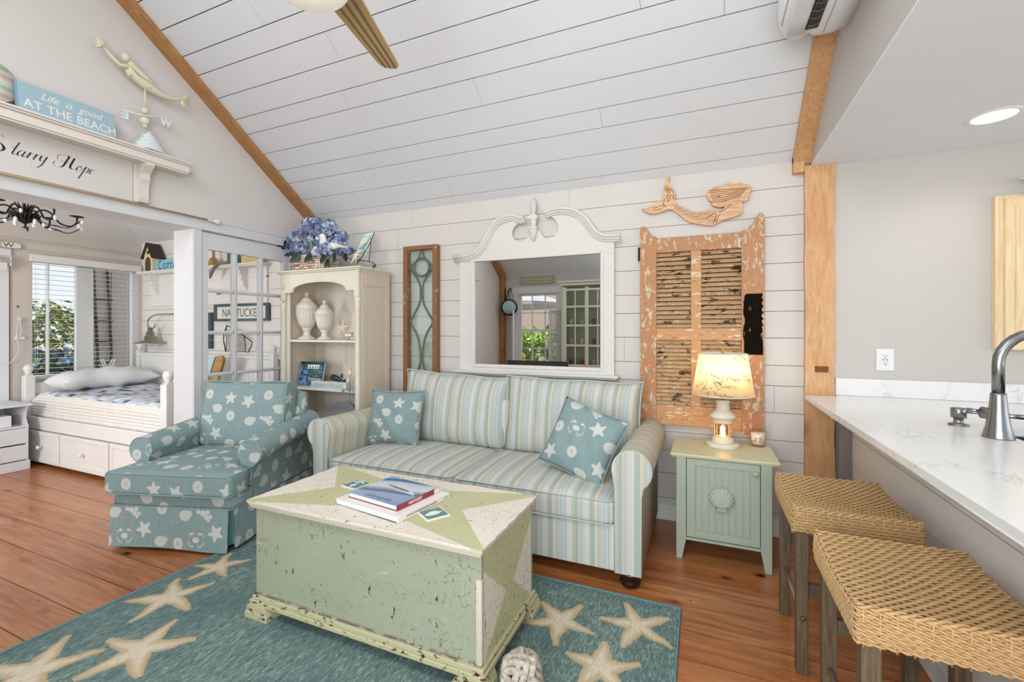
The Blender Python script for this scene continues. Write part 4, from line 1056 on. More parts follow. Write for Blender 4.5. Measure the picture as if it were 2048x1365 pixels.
# ------------------------------------------------------------------ bookcase in the corner
KX0, KX1, KF, KB, KT = -3.44, -2.565, 2.845, 3.235, 1.832
bc_ = thing('bookcase', 'distressed cream open bookcase with arched top and turned columns in the corner', 'bookcase', ((KX0+KX1)/2, 3.03, 0))
mc = m_book_cream
m_kside = distress('chippy_cream_side', lin('#dccdb8'), lin('#a87648'), .69, 9, (1, 1, .5), crack=0)
mb = MB()
for d, z0, z1 in ((.045, KT-.014, KT), (.034, KT-.026, KT-.014), (.022, KT-.038, KT-.026)): mb.box(KX0-d+.01, KX1+d-.01, KF-d+.02, KB, z0, z1)
fin(mb, 'crown_moulding', mc, bc_, bevel=.003)
fin(MB().box(KX0+.02, KX1-.02, KF+.02, KB, KT-.06, KT-.036), 'top_panel', m_book_in, bc_)
for x0, x1, inn in ((KX0, KX0+.022, 1), (KX1-.022, KX1, 0)):
    s_ = fin(MB().box(x0, x1, KF+.03, KB, .06, KT-.036), 'side_panel', m_kside, bc_, bevel=.002)
mb = MB().box(KX1, KX1+.006, KF+.03, KF+.09, .4, KT-.037).box(KX1, KX1+.006, KB-.05, KB, .4, KT-.037).box(KX1, KX1+.006, KF+.09, KB-.05, KT-.15, KT-.037)
fin(mb, 'side_frame', m_kside, bc_, bevel=.002)
fin(MB().box(KX0+.02, KX1-.02, KB-.018, KB, .06, KT-.04), 'back_panel', m_book_in, bc_)
mb = MB().box(-3.10, -3.05, KB-.026, KB-.016, .06, KT-.05).box(-3.05, -3.035, KB-.022, KB-.016, .06, KT-.05).box(-2.66, -2.652, KB-.020, KB-.0165, .06, KT-.05)
fin(mb, 'back_battens', m_book_in, bc_)
for xx in (-2.672, -3.105): fin(MB().box(xx, xx+.004, KB-.0185, KB-.0170, .06, KT-.05), 'board_joint', m_shad, bc_)
# arched frieze
P = [(KX0, KT-.036), (KX0, 1.585), (KX0+.045, 1.585), (KX0+.045, 1.640), (KX0+.115, 1.640)]
n = 20; xa_, xb_ = KX0+.135, KX1-.135
for i in range(n+1):
    a = pi*i/n; P.append(((xa_+xb_)/2-(xb_-xa_)/2*cos(a), 1.645+.078*sin(a)**.8))
P += [(KX1-.115, 1.640), (KX1-.045, 1.640), (KX1-.045, 1.585), (KX1, 1.585), (KX1, KT-.036)]
fin(MB().prism(P, KF, KF+.022, 'y'), 'arched_frieze', mc, bc_, bevel=.0015)
for x in (KX0+.022, KX1-.018):
    pr = [(.018, .395), (.026, .40), (.026, .42), (.019, .43), (.024, .445), (.020, .46), (.0225, .9), (.0195, 1.49), (.024, 1.50), (.017, 1.51), (.025, 1.525), (.019, 1.54), (.026, 1.555), (.026, 1.583)]
    fin(MB().lathe(pr, (x, KF+.012, 0), 18), 'column', mc, bc_)
fin(MB().box(KX0+.022, KX0+.07, KF+.03, KF+.045, .4, 1.64).box(KX1-.06, KX1-.022, KF+.03, KF+.045, .4, 1.64), 'face_stiles', m_book_in, bc_)
for z in (1.228, .812): fin(MB().box(KX0+.02, KX1-.02, KF+.035, KB-.018, z-.018, z), 'shelf', m_dj, bc_, bevel=.002)
fin(MB().tube([(-2.80+.010*cos(a_*pi/5), KF+.05, 1.195+.010*sin(a_*pi/5)) for a_ in range(-1, 7)], .0015, 5), 'cup_hook', m_brass, bc_)
fin(MB().box(KX0-.01, KX1+.01, KF-.02, KB, .378, .398).box(KX0-.003, KX1+.003, KF-.012, KB, .36, .378), 'lower_top', mc, bc_, bevel=.003)
fin(MB().box(KX0, KX1, KF+.01, KB, .15, .36), 'lower_body', mc, bc_)
dw = fin(MB().box(KX0+.04, (KX0+KX1)/2-.01, KF, KF+.014, .18, .345).box((KX0+KX1)/2+.01, KX1-.04, KF, KF+.014, .18, .345), 'drawer_fronts', mc, bc_, bevel=.003)
for x in (-3.22, -2.80): fin(MB().lathe([(.005, 0), (.013, .012), (.013, .02), (.001, .024)], (0, 0, 0), 12, M=TR(x, KF, .262) @ rotm(pi/2, 0, 0)), 'knob', m_iron, dw)
fin(MB().box(KX0-.008, KX1+.008, KF-.018, KB, .13, .152).box(KX0, KX1, KF-.004, KB, .075, .13), 'base_moulding', mc, bc_, bevel=.003)
for x in (KX0+.05, KX1-.05): fin(MB().box(x-.04, x+.04, KF+.01, KF+.07, 0, .075), 'foot', mc, bc_, bevel=.004)

# lidded urns
def urn(u, vb, vt, y, label):
    b = at(u, vb, y=y); t_ = at(u, vt, y=y); z0 = 1.229; H = t_.z-z0; s_ = H/.40
    pr = [(0, 0), (.072, 0), (.074, .010), (.060, .020), (.034, .032), (.028, .050), (.030, .070), (.036, .074), (.036, .082), (.046, .100), (.066, .140), (.080, .200), (.086, .255), (.093, .262), (.093, .272)]
    t = thing('lidded_urn', label, 'urn', (b.x, y, z0), group=None)
    body = MB().lathe([(r*s_, z*s_) for r, z in pr]+[(0, .272*s_)], (b.x, y, z0), 40)
    fin(body, 'body', m_urn, t)
    mb = MB()
    for i in range(24):
        a = 2*pi*i/24; mb.tube([(b.x+r*s_*cos(a), y+r*s_*sin(a), z0+z*s_) for r, z in pr[9:13]], .0035*s_, 5)
    fin(mb, 'fluting', m_urn, t)
    ld = [(0, .272), (.088, .272), (.088, .28), (.070, .300), (.052, .322), (.046, .326), (.046, .332), (.030, .350), (.012, .360), (.009, .366), (.016, .376), (.019, .386), (.014, .397), (.001, .401)]
    fin(MB().lathe([(r*s_, z*s_) for r, z in ld], (b.x, y, z0), 36), 'lid', m_urn, t)
urn(613.5, 675, 585, 3.03, 'tall white lidded urn on the bookcase shelf, the larger of the two')
urn(649, 675, 601, 3.03, 'smaller white lidded urn to the right of the tall one on the bookcase shelf')
def starfish(mb, c, R, rx=0, rz=0, thick=.010, rot0=0, n=5, M0=None):
    M = M0 or (TR(*c) @ rotm(rx, 0, rz))
    mb.ball((0, 0, 0), R*.22, 10, sz=.6, M=M)
    for i in range(n):
        a = rot0+2*pi*i/n+pi/2
        mb.tube([(0, 0, 0), (R*.35*cos(a), R*.35*sin(a), 0), (R*.7*cos(a+.03), R*.7*sin(a+.03), 0), (R*cos(a), R*sin(a), 0)], [R*.17, R*.14, R*.09, R*.03], 8, M=M, flat=.6)
    return mb
m_bone = flat('#ddd2b8', .7, var=.06, bump=.2)
p = at(685, 656, y=3.0); fin(starfish(MB(), p, .072, radians(80), .1), 'starfish', m_bone, None, 'pale starfish standing beside the urns on the bookcase shelf', 'starfish')
p = at(698, 676, y=2.95); t = thing('tealight_holder', 'small gold rimmed glass tealight holder on the bookcase shelf', 'candle holder', (p.x, p.y, 1.229))
fin(MB().lathe([(0, 0), (.018, 0), (.004, .006), (.004, .022), (.012, .028), (0, .03)], (p.x, p.y, 1.229), 16), 'stem', m_brass, t)
mb = MB()
for dx in (-.017, .017): mb.box(p.x+dx-.015, p.x+dx+.015, p.y-.015, p.y+.015, 1.259, 1.288)
fin(mb, 'glass_cups', flat('#f0e7c8', .1), t, bevel=.002)
fin(MB().box(p.x-.034, p.x+.034, p.y-.017, p.y+.017, 1.286, 1.292).box(p.x-.034, p.x+.034, p.y-.017, p.y+.017, 1.256, 1.260), 'gold_rims', m_brass, t)
# picture book leaning on the back of the middle shelf
def mat_hyd():
    g = G('garden_book_cover'); x, y, z = g.xyz()
    n = g.noise(g.coord(), 60, 4, .7); col = g.ramp(n, [(.35, lin('#10251f')), (.5, lin('#2f5340')), (.6, lin('#5f7fa8')), (.7, lin('#9db6d6'))])
    left = g.sstep(x, .0, -.08); f = g.vor(g.coord(), 30); col = g.mix(col, g.mix(lin('#3f74c2'), lin('#8fb4e6'), f*1.6), left*g.sstep(f, .6, .45)*g.sstep(z, .20, .14))
    hs = g.sstep(z, .150, .153)*g.sstep(z, .188, .185)*g.sstep(x, -.055, -.05)*g.sstep(x, .085, .08)
    win = g.m('GREATER_THAN', g.m('SINE', x*210.0), .3)*g.sstep(z, .152, .156)*g.sstep(z, .176, .172)
    col = g.mix(col, g.mix(lin('#dfe6e8'), lin('#3c4a48'), win), hs)
    col = g.mix(col, lin('#14261e'), g.sstep(z, .188, .195)*.7)
    return g.out(col, .25)
hb = at(622, 771, y=3.01); t = thing('hardback_book', 'hydrangea picture book leaning upright on the middle bookcase shelf', 'book', (hb.x, 3.0, .813), radians(3), local=True)
Mh = rotm(radians(-12), 0, 0)
fin(MB().box(-.135, .135, -.012, -.009, .0, .215, Mh), 'front_cover', mat_hyd(), t)
fin(MB().box(-.133, .133, -.009, .008, .002, .213, Mh), 'pages', m_page, t)
fin(MB().box(-.135, .135, .008, .011, .0, .215, Mh).box(-.137, -.134, -.012, .011, 0, .215, Mh), 'back_cover', m_black, t)
fin(text_mb('Hydrangeas', .034, Mh @ TR(.055, -.0125, .050) @ FACE_S, .0002, xs=.85), 'cover_title', m_dj, t)
# long white block sign
sb = at(660, 771, y=2.905); t = thing('block_sign', 'long pale painted block sign at the front of the middle bookcase shelf', 'sign', (sb.x, 2.91, .8125))
bl = fin(MB().box(sb.x-.195, sb.x+.195, 2.885, 2.935, .8125, .873), 'block', flat('#d4dcdb', .7, var=.05), t, bevel=.002)
mb = MB(); rr = random.Random(12); x = sb.x-.18
while x < sb.x+.18:
    w_ = rr.choice((.002, .003, .005)); mb.box(x, x+w_, 2.8835, 2.886, .8205+rr.choice((0, 0, .01)), .866-rr.choice((0, 0, .012))); x += w_+rr.choice((.003, .004, .007))
fin(mb, 'lettering', flat('#a9b8b8', .7), t)
# carved whale
wp = at(680, 762, y=3.04); t = thing('carved_whale', 'dark green carved whale behind the block sign on the bookcase shelf', 'figurine', (wp.x, 3.03, .813))
Lw = []
for i in range(13):
    k = i/12; r = .034*sin(pi*(.06+.9*k**.75))**.7*(1-.45*k); Lw.append([(wp.x-.10+.17*k, 3.03+r*.7*cos(a_*pi/6), .895-.045*k*k+r*sin(a_*pi/6)) for a_ in range(12)])
mb = MB().loft(Lw, True, True); mb.prism([(wp.x+.015, .905), (wp.x+.035, .935), (wp.x+.04, .895)], 3.025, 3.035, 'y'); mb.prism([(wp.x+.055, .87), (wp.x+.03, .815), (wp.x+.09, .813), (wp.x+.095, .86), (wp.x+.08, .885)], 3.01, 3.05, 'y')
fin(mb, 'body', flat('#2c3a37', .35, var=.2), t)
# shell and sea glass garland
gp = at(697, 775, y=2.83); t = thing('shell_garland', 'string of pale shells and driftwood hanging at the bookcase right column', 'garland', (gp.x, 2.82, .70))
mb = MB(); mb2 = MB()
for u, v, r in ((700, 747, .020), (696, 762, .018), (690, 775, .020), (686, 782, .014), (698, 780, .012)):
    q = at(u, v, y=2.80); (mb if r > .015 else mb2).ball(q, r, 10, sz=1.3, sx=.8)
fin(mb, 'shells', m_bone, t)
for u, v in ((704, 770), (702, 792), (694, 790)): mb2.tube([at(u, v, y=2.80), at(u+1, v+14, y=2.80)], .005, 6)
fin(mb2, 'driftwood', flat('#8f9c98', .8), t)
fin(MB().tube([at(703, 735, y=2.815), at(700, 760, y=2.80), at(700, 805, y=2.80)], .0015, 5), 'cord', m_iron, t)
# round board, crescent stand and wedge in the lower bay
rp_ = at(625, 880, y=3.0)
t = thing('round_board', 'grey round topped board leaning in the lower bay of the bookcase', 'board', (-3.05, 3.10, .40))
P = [(-3.25, .0), (-2.82, .0)]+[(-3.035+.215*cos(a_*pi/16), .05+.215*sin(a_*pi/16)) for a_ in range(17)]
fin(MB().prism(P, -.01, .01, 'y', M=TR(0, 3.12, .40) @ rotm(radians(-14), 0, 0)), 'board', flat('#b9bcbf', .6), t)
fin(MB().prism([(-3.00, .40), (-2.93, .40), (-2.945, .56), (-2.955, .575), (-2.965, .56)], 2.98, 3.0, 'y'), 'wooden_wedge', flat('#a39c8a', .7), None, 'narrow grey wooden wedge in front of the round board in the bookcase', 'ornament')

# hydrangea basket on top
fb = at(626, 535, y=2.98); FX, FYb, FZ = fb.x, 3.0, KT
hbk = thing('hydrangea_arrangement', 'blue hydrangeas in a woven basket on top of the bookcase', 'flower arrangement', (FX, FYb, FZ))
mb = MB(); mb2 = MB(); w0, w1, d0, h_ = .185, .215, .10, .135
for k in range(7):
    z = FZ+.010+k*.020; w_ = w0+(w1-w0)*k/6; d_ = d0+.012*k/6; per = []
    for i in range(60):
        a = 2*pi*i/60; c_, s_ = cos(a), sin(a); x = w_*(abs(c_)**.4)*(1 if c_ > 0 else -1); y = d_*(abs(s_)**.4)*(1 if s_ > 0 else -1)
        o_ = .004*(1 if (i//3+k) % 2 else -1); per.append((FX+x+o_*c_, FYb+y+o_*s_, z))
    (mb if k % 2 == 0 else mb2).tube(per, .0095, 6, closed=True, flat=1)
fin(mb, 'basket', distress('whitewashed_wicker', lin('#ddd5c6'), lin('#a4744a'), .52, 30), hbk)
fin(mb2, 'basket_weave', distress('brown_wicker', lin('#c39b74'), lin('#e6ded2'), .50, 30), hbk)
mb = MB()
for i in range(20):
    a = 2*pi*i/20; c_, s_ = cos(a), sin(a); x = (abs(c_)**.4)*(1 if c_ > 0 else -1); y = (abs(s_)**.4)*(1 if s_ > 0 else -1)
    mb.bar((FX+w0*x, FYb+d0*y, FZ), (FX+w1*x, FYb+(d0+.012)*y, FZ+.14), .012, .004)
fin(mb, 'basket_stakes', flat('#ded6c8', .8), hbk)
rr = random.Random(11)
pet_m = [flat('#7387b8', .6, var=.25, ns=20), flat('#aeb9d6', .6, var=.2, ns=20), flat('#54659c', .6, var=.25, ns=20), flat('#ccd3e2', .6, var=.15, ns=20)]
def floret(mb, c, nrm, s_, rr):
    q = Vector(nrm).to_track_quat('Z', 'Y').to_matrix().to_4x4(); M = Matrix.Translation(c) @ q @ rotm(0, 0, rr.uniform(0, 1.5))
    for k in range(4):
        Mk = M @ rotm(0, 0, k*pi/2); mb.add([(0, 0, 0), (s_*.75, -s_*.5, .25*s_), (s_*1.15, 0, .12*s_), (s_*.75, s_*.5, .25*s_)], [(0, 1, 2, 3)], M=Mk)
heads = []
for i, (u, v) in enumerate(((590, 478), (612, 462), (636, 452), (604, 495), (632, 480), (655, 470), (672, 488), (655, 500), (690, 502), (640, 505), (587, 500), (620, 448), (660, 455), (682, 475))):
    dy = (.0, .05, .02, -.09, -.10, .0, -.04, -.10, .0, -.12, -.02, .08, .06, .03)[i]
    c = at(u, v, y=FYb+dy); r = .062
    mbs = [MB() for _ in pet_m]
    for _ in range(75):
        z = rr.uniform(-.6, 1); a = rr.uniform(0, 2*pi); q = sqrt(1-z*z); n_ = Vector((q*cos(a), q*sin(a), z)); k_ = rr.choices(range(4), (.35, .3, .2, .15) if i % 3 else (.2, .35, .1, .35))[0]
        floret(mbs[k_], c+n_*r*rr.uniform(.85, 1.1), n_+Vector((rr.uniform(-.3, .3), rr.uniform(-.3, .3), rr.uniform(-.3, .3))), .017, rr)
    h_o = fin(mbs[0], 'flower_head', pet_m[0], hbk)
    for k_ in (1, 2, 3): fin(mbs[k_], 'petals', pet_m[k_], h_o)
for i, (u, v, a, s_, col) in enumerate(((573, 489, 200, .10, '#12261e'), (596, 512, 240, .10, '#1f3a2c'), (618, 512, 270, .09, '#24402e'), (648, 512, 280, .10, '#1c3628'), (668, 512, 320, .10, '#20382a'), (616, 486, 300, .075, '#5f8f2a'), (628, 487, 330, .07, '#3f6f2a'), (690, 515, 350, .09, '#233a2a'), (585, 505, 220, .08, '#1a3226'), (655, 524, 285, .08, '#2b4232'))):
    c = at(u, v, y=FYb-(.13 if 590 < u < 685 else .03)); A = radians(a); d = Vector((cos(A)*.9, -.25, sin(A)*.75)).normalized(); sd = d.cross(Vector((0, 1, .2))).normalized()
    def lf(a_, b_): 
        w_ = s_*.42*sin(pi*min(1, a_*.98+.02))**.8; return tuple(c+d*s_*(a_-.3)*1.1+sd*w_*(2*b_-1)+Vector((0, -.012*(1-abs(2*b_-1))-.02*a_*a_, .004*sin(a_*30))))
    fin(MB().grid(lf, 8, 4), 'leaf', flat(col, .45, var=.2, ns=12), hbk)
# shorebird on a stick
sp0 = at(659, 530, y=2.90); t = thing('shorebird', 'white carved shorebird on a thin stick on the bookcase, in front of the flowers', 'figurine', (sp0.x, 2.90, KT))
def bpt(u, v): return at(u, v, y=2.90)
P = [(638, 474), (641, 469), (646, 467.5), (650, 471), (651.5, 478), (653, 484), (660, 485), (672, 487), (684, 492), (696, 495), (689, 496.5), (678, 496), (668, 499), (657, 500), (648, 498), (640, 492), (638.5, 485), (641, 479)]
P2 = cspline(P, 4, True); pts = [bpt(u, v) for u, v in P2]; cx = sum(p.x for p in pts)/len(pts); czz = sum(p.z for p in pts)/len(pts)
L = []
for k, d in ((.55, -.022), (.85, -.017), (1, -.006), (1, .006), (.85, .017), (.55, .022)):
    L.append([(p.x if 0 else (p.x-cx)*(k if True else 1)*1+cx, 2.90+d, (p.z-czz)*k+czz) for p in pts])
# keep head and tail attached by shrinking towards a spine instead of one centre
sp_u = lambda u: (479, 474)[0] if u < 650 else 491.5
L = []
for k, d in ((.25, -.020), (.75, -.015), (1, -.005), (1, .005), (.75, .015), (.25, .020)):
    row = []
    for (u, v) in P2:
        vc = 474+(u-642)*.3 if u < 650 and v < 480 else 491.5; uc = min(max(u, 645), 690) if vc > 480 else 645
        q = bpt(uc+(u-uc)*k, vc+(v-vc)*k); row.append((q.x, 2.90+d, q.z))
    L.append(row)
fin(MB().loft(L, True, True), 'body', flat('#e6e3d8', .6, var=.05), t)
fin(MB().tube([bpt(639, 474), bpt(625, 475.5)], [.003, .0012], 6), 'beak', m_iron, t)
fin(MB().tube([bpt(659, 499), (bpt(659, 499).x, 2.90, KT)], .0022, 6), 'stick', m_iron, t)
# easel with plate and starfish
ep = at(700, 533, y=2.93); EXX = -2.80
t = thing('plate_easel', 'black wrought iron scroll easel on the bookcase top right corner', 'easel', (-2.72, 3.0, KT))
def q3(u, v, y): return at(u, v, y=y)
mb = MB()
for y in (2.93, 3.05):
    mb.tube(cspline([q3(714, 527, y), q3(730, 505, y), q3(743, 480, y), q3(749, 463, y)], 5), .0035, 6)
    s_ = q3(735, 530, y)
    mb.tube(cspline([q3(692, 514, y), q3(705, 520, y), q3(730, 522, y), q3(748, 527, y), q3(752, 533, y)], 5), .0035, 6)
    c_ = q3(748, 534, y); mb.tube([(c_.x+.018*(1-k/22)*cos(k*.5), y, c_.z+.018*(1-k/22)*sin(k*.5)) for k in range(22)], .003, 6)
mb.tube([q3(742, 485, 2.99), q3(738, 523, 2.99)], .003, 6)
c_ = q3(712, 505, 2.93); mb.tube([(c_.x+.016*cos(k*.45), 2.92, c_.z+.016*sin(k*.45)) for k in range(12)], .0028, 6)
fin(mb, 'frame', m_iron, t)
def plm():
    g = G('painted_plate'); n = g.noise(g.coord(), 14, 3, .6, 1); return g.out(g.ramp(n, [(.3, lin('#5f93a8')), (.45, lin('#b9d3cf')), (.55, lin('#dfe2c8')), (.7, lin('#6fa3b0'))]), .2, coat=.5)
A_, B_, C_, D_ = q3(709, 512, 2.90), q3(727, 470, 3.00), q3(750, 462, 3.08), q3(728, 512, 3.02)
e1 = (C_-B_)*1.0; 
fin(MB().add([A_, D_, C_, B_]+[p+Vector((.010, .004, -.006)) for p in (A_, D_, C_, B_)], [(0,1,2,3), (7,6,5,4), (0,4,5,1), (1,5,6,2), (2,6,7,3), (3,7,4,0)]), 'painted_tile', plm(), None, 'square tile painted with blue and green waves resting on the iron easel', 'tile', bevel=.003)
mb = MB(); sc0 = q3(713, 508, 2.88)
for (u, v) in ((702, 528), (711, 524), (726, 499), (719, 512), (704, 512)): mb.tube([sc0, (sc0+q3(u, v, 2.88))/2, q3(u, v, 2.88)], [.011, .009, .004], 8)
fin(mb, 'starfish', m_bone, None, 'long armed white starfish leaning on the iron easel', 'starfish')

# ------------------------------------------------------------------ leaded window panel on the wall
wl, wr, wt, wb = -2.405, -2.062, 2.04, .62
lw = thing('leaded_window', 'tall narrow salvaged leaded glass window in a worn brown frame on the shiplap wall', 'window panel', ((wl+wr)/2, BY-.03, wb))
m_wframe = distress('flaking_brown_frame', lin('#8a6039'), lin('#d3cbb9'), .60, 20, (1, 1, .35), third=lin('#5a3a1f'))
y0, y1 = BY-.062, BY-.008
fin(MB().box(wl, wl+.042, y0, y1, wb, wt).box(wr-.045, wr, y0, y1, wb, wt).box(wl+.042, wr-.045, y0, y1, wt-.035, wt).box(wl+.042, wr-.045, y0, y1, wb, wb+.04), 'frame', m_wframe, lw, bevel=.003)
fin(MB().box(wl+.040, wr-.043, y1-.022, y1-.019, wb+.035, wt-.03), 'glass', m_pane_lead, lw, nofix=True)
mb = MB(); cxm = (wl+wr)/2; hx = (wr-wl)/2-.046; yl = y1-.026
def arc(zs, s_): return [(cxm+s_*x_, yl, z_) for x_, z_ in cspline(zs, 8)]
zt_, zc1, z1_, zc2, z2_, zc3 = 2.005, 1.86, 1.66, 1.385, 1.12, .87
for s_ in (-1, 1):
    mb.tube(arc([(.004, zt_), (.03, 1.94), (hx*.6, 1.895), (hx, zc1)], s_), .0075, 6); mb.tube(arc([(hx, zc1), (hx*.6, 1.80), (.022, 1.72), (.008, 1.64)], s_), .0075, 6)
    mb.tube(arc([(.008, 1.64), (.020, 1.55), (hx*.55, 1.46), (hx, zc2)], s_), .0075, 6); mb.tube(arc([(hx, zc2), (hx*.45, 1.29), (.022, 1.19), (.006, 1.08)], s_), .0075, 6)
    mb.tube(arc([(.006, 1.08), (.02, 1.0), (hx*.5, .93), (hx, .86)], s_), .0075, 6)
mb.tube([(cxm+.078*cos(k*pi/14), yl, zc1-.005+.078*sin(k*pi/14)) for k in range(28)], .009, 6, closed=True)
for x_, z_ in ((hx-.01, zc1), (-hx+.01, zc1), (hx-.01, zc2), (-hx+.01, zc2), (0, 1.64), (0, 1.08)): mb.ball((cxm+x_, yl, z_), .014, 8)
fin(mb, 'lead_came', flat('#6f7270', .5, metal=.5, var=.1), lw)

# ------------------------------------------------------------------ wall mirror with broken pediment
mr_ = thing('wall_mirror', 'large white framed mirror with swan neck pediment and torch finial above the sofa', 'mirror', (-1.2, BY-.02, .97))
gx0, gx1, gz0, gz1 = -1.722, -.682, 1.034, 1.870
m_mf = flat('#dad5cf', .45, var=.02)
yF = BY-.040
fx0, fx1 = -1.855, -.585
def wp_(u, v): p = at(u, v, y=yF); return (p.x, p.z)
# face board: outline traced on the wall plane (swan neck, open heart in the middle)
zs_ = 920; k6 = 6.0235
def zz(x_, y_): return wp_(920+x_/k6, 380+y_/k6)
outer_L = [zz(a, b) for a, b in ((96, 786), (180, 750), (240, 690), (300, 590), (350, 480), (430, 380), (520, 325), (640, 300), (735, 330), (765, 320))]
heartL = [zz(a, b) for a, b in ((700, 400), (650, 450), (625, 520), (650, 590), (700, 620), (760, 610), (830, 560), (880, 500))]
heartR = [zz(a, b) for a, b in ((905, 500), (960, 490), (985, 540), (1040, 585), (1100, 578), (1160, 530), (1185, 460), (1160, 380), (1110, 330), (1050, 300))]
outer_R = [zz(a, b) for a, b in ((1020, 270), (1120, 228), (1260, 216), (1400, 245), (1500, 310), (1580, 400), (1640, 480), (1720, 535), (1830, 545))]
def inset(P): return P
face = [(fx0, gz1)]+[(fx0, outer_L[0][1]-.02)]+cspline(outer_L, 4)+cspline(heartL, 4)+cspline(heartR, 4)+cspline(outer_R, 4)+[(fx1, outer_R[-1][1]-.02), (fx1, gz1)]
fin(MB().prism(face, yF, BY-.012, 'y'), 'pediment_board', m_mf, mr_, bevel=.002)
fin(MB().box(fx0, gx0+.004, yF, BY-.012, .985, gz1).box(gx1-.004, fx1, yF, BY-.012, .985, gz1).box(gx0, gx1, yF, BY-.012, .985, gz0+.004), 'frame', m_mf, mr_, bevel=.003)
b_ = .022
fin(MB().box(gx0-b_, gx0, yF-.010, yF+.01, gz0-b_, gz1+b_).box(gx1, gx1+b_, yF-.010, yF+.01, gz0-b_, gz1+b_).box(gx0, gx1, yF-.010, yF+.01, gz1, gz1+b_).box(gx0, gx1, yF-.010, yF+.01, gz0-b_, gz0), 'inner_moulding', m_mf, mr_, bevel=.004)
fin(MB().box(fx0-.035, fx1+.035, yF-.045, BY-.010, .968, .988).box(fx0-.02, fx1+.02, yF-.028, BY-.010, .955, .968), 'base_ledge', m_mf, mr_, bevel=.004)
for oc, nm in ((outer_L, 'L'), (outer_R, 'R')):
    c_ = cspline(oc, 5)
    if nm == 'L': c_ = [(fx0-.045, oc[0][1]-.004)]+c_
    else: c_ = c_+[(fx1+.045, oc[-1][1])]
    mb = MB()
    for d, r_ in ((.008, .015), (.028, .010), (.044, .0075)):
        P = []
        for i, p_ in enumerate(c_):
            a_ = c_[max(0, i-1)]; b2_ = c_[min(len(c_)-1, i+1)]; tx, tz = b2_[0]-a_[0], b2_[1]-a_[1]; L_ = sqrt(tx*tx+tz*tz) or 1
            P.append((p_[0]+tz/L_*d, yF-.004-(.048-d)*.35, p_[1]-tx/L_*d))
        mb.tube(P, r_, 8)
    fin(mb, 'swan_neck_moulding', m_mf, mr_)
mb = MB(); fcx = zz(890, 0)[0]; Y_ = yF-.012
zt1 = zz(890, 80)[1]
prf = [(.001, zt1), (.012, zt1-.018), (.021, zt1-.05), (.023, zt1-.09), (.016, zt1-.135), (.012, zt1-.145), (.022, zt1-.155), (.030, zt1-.172), (.033, zt1-.182), (.025, zt1-.19), (.026, zt1-.20), (.017, zt1-.235), (.009, zt1-.25), (.009, zt1-.27), (.014, zt1-.28)]
mb.lathe([(r, z) for r, z in prf[::-1]], (fcx, Y_, 0), 20, sy=.8)
fin(mb, 'torch_finial', m_mf, mr_)
mb = MB()
for k in range(5):
    mb.tube([(fcx+.022*cos(k*2*pi/5+t_*.55)*sin(pi*(t_+1)/13)**.4, Y_+.020*sin(k*2*pi/5+t_*.55)*sin(pi*(t_+1)/13)**.4, zt1-.135+t_*.0105) for t_ in range(12)], .004, 6)
fin(mb, 'flame_twist', m_mf, mr_)
mb = MB().lathe([(.001, zz(905, 630)[1]), (.014, zz(905, 590)[1]), (.026, zz(905, 520)[1]), (.030, zz(905, 460)[1]), (.030, zz(905, 445)[1])], (fcx+.002, Y_-.004, 0), 16)
for k in range(9):
    a_ = k*2*pi/9
    for j in range(4):
        z_ = zz(905, 470+j*35)[1]; r_ = .028-.005*j; mb.ball((fcx+r_*cos(a_+j*.35), Y_-.004+r_*sin(a_+j*.35), z_), .008, 6, sz=1.7)
mb.box(fcx-.036, fcx+.040, Y_-.024, yF+.01, zz(0, 450)[1], zz(0, 418)[1]).box(fcx-.026, fcx+.030, Y_-.018, yF+.01, zz(0, 418)[1], zz(0, 405)[1])
fin(mb, 'carved_pendant', m_mf, mr_)
my = yF+.012
fin(MB().box(gx0-.002, gx1+.002, my, my+.004, gz0-.002, gz1+.002, M=TR((gx0+gx1)/2, my, 0) @ rotm(0, 0, MIRROR_YAW) @ TR(-(gx0+gx1)/2, -my, 0)), 'mirror_glass', m_mirror, mr_)

# ------------------------------------------------------------------ carved wooden mermaid
kk = 8.192; ym = BY-.026
def mp(x_, y_): p = at(1270+x_/kk, 340+y_/kk, y=ym); return (p.x, p.z)
m_carve = wood('carved_pine', lin('#b88455'), lin('#d6aa80'), lin('#e2c8a8'), (1.5, 1.5, 9), False, .5)
mm = thing('carved_mermaid', 'carved wooden mermaid plaque with scaled tail above the shutter', 'wall sculpture', (*mp(1100, 600)[:1], ym, mp(1100, 910)[1]))
body = [(100, 632), (180, 640), (260, 600), (340, 540), (400, 505), (460, 490), (450, 420), (470, 340), (480, 240), (510, 150), (545, 100), (575, 115), (550, 190), (570, 260), (620, 300), (665, 370), (660, 440), (640, 500), (700, 570), (780, 640), (880, 685), (1000, 690), (1120, 670), (1190, 650), (1290, 660), (1380, 680), (1430, 640), (1490, 570), (1540, 500), (1610, 455), (1690, 470), (1750, 510), (1765, 600), (1760, 700), (1700, 740), (1600, 780), (1450, 820), (1340, 880), (1260, 910), (1150, 905), (1000, 885), (860, 840), (740, 750), (650, 680), (570, 650), (480, 670), (380, 710), (280, 720), (190, 700)]
hair = [(1500, 215), (1600, 205), (1760, 225), (1880, 250), (1915, 290), (1900, 340), (1870, 400), (1870, 460), (1840, 500), (1790, 525), (1745, 515), (1700, 500), (1600, 520), (1540, 560), (1470, 600), (1380, 620), (1290, 600), (1240, 560), (1290, 545), (1215, 510), (1190, 470), (1165, 410), (1180, 370), (1215, 385), (1205, 340), (1245, 330), (1300, 275), (1370, 320), (1365, 270), (1410, 285), (1420, 250), (1500, 265)]
fin(MB().prism([mp(*q) for q in cspline(body, 3, True)], ym-.004, BY-.003, 'y'), 'body', m_carve, mm, bevel=.004)
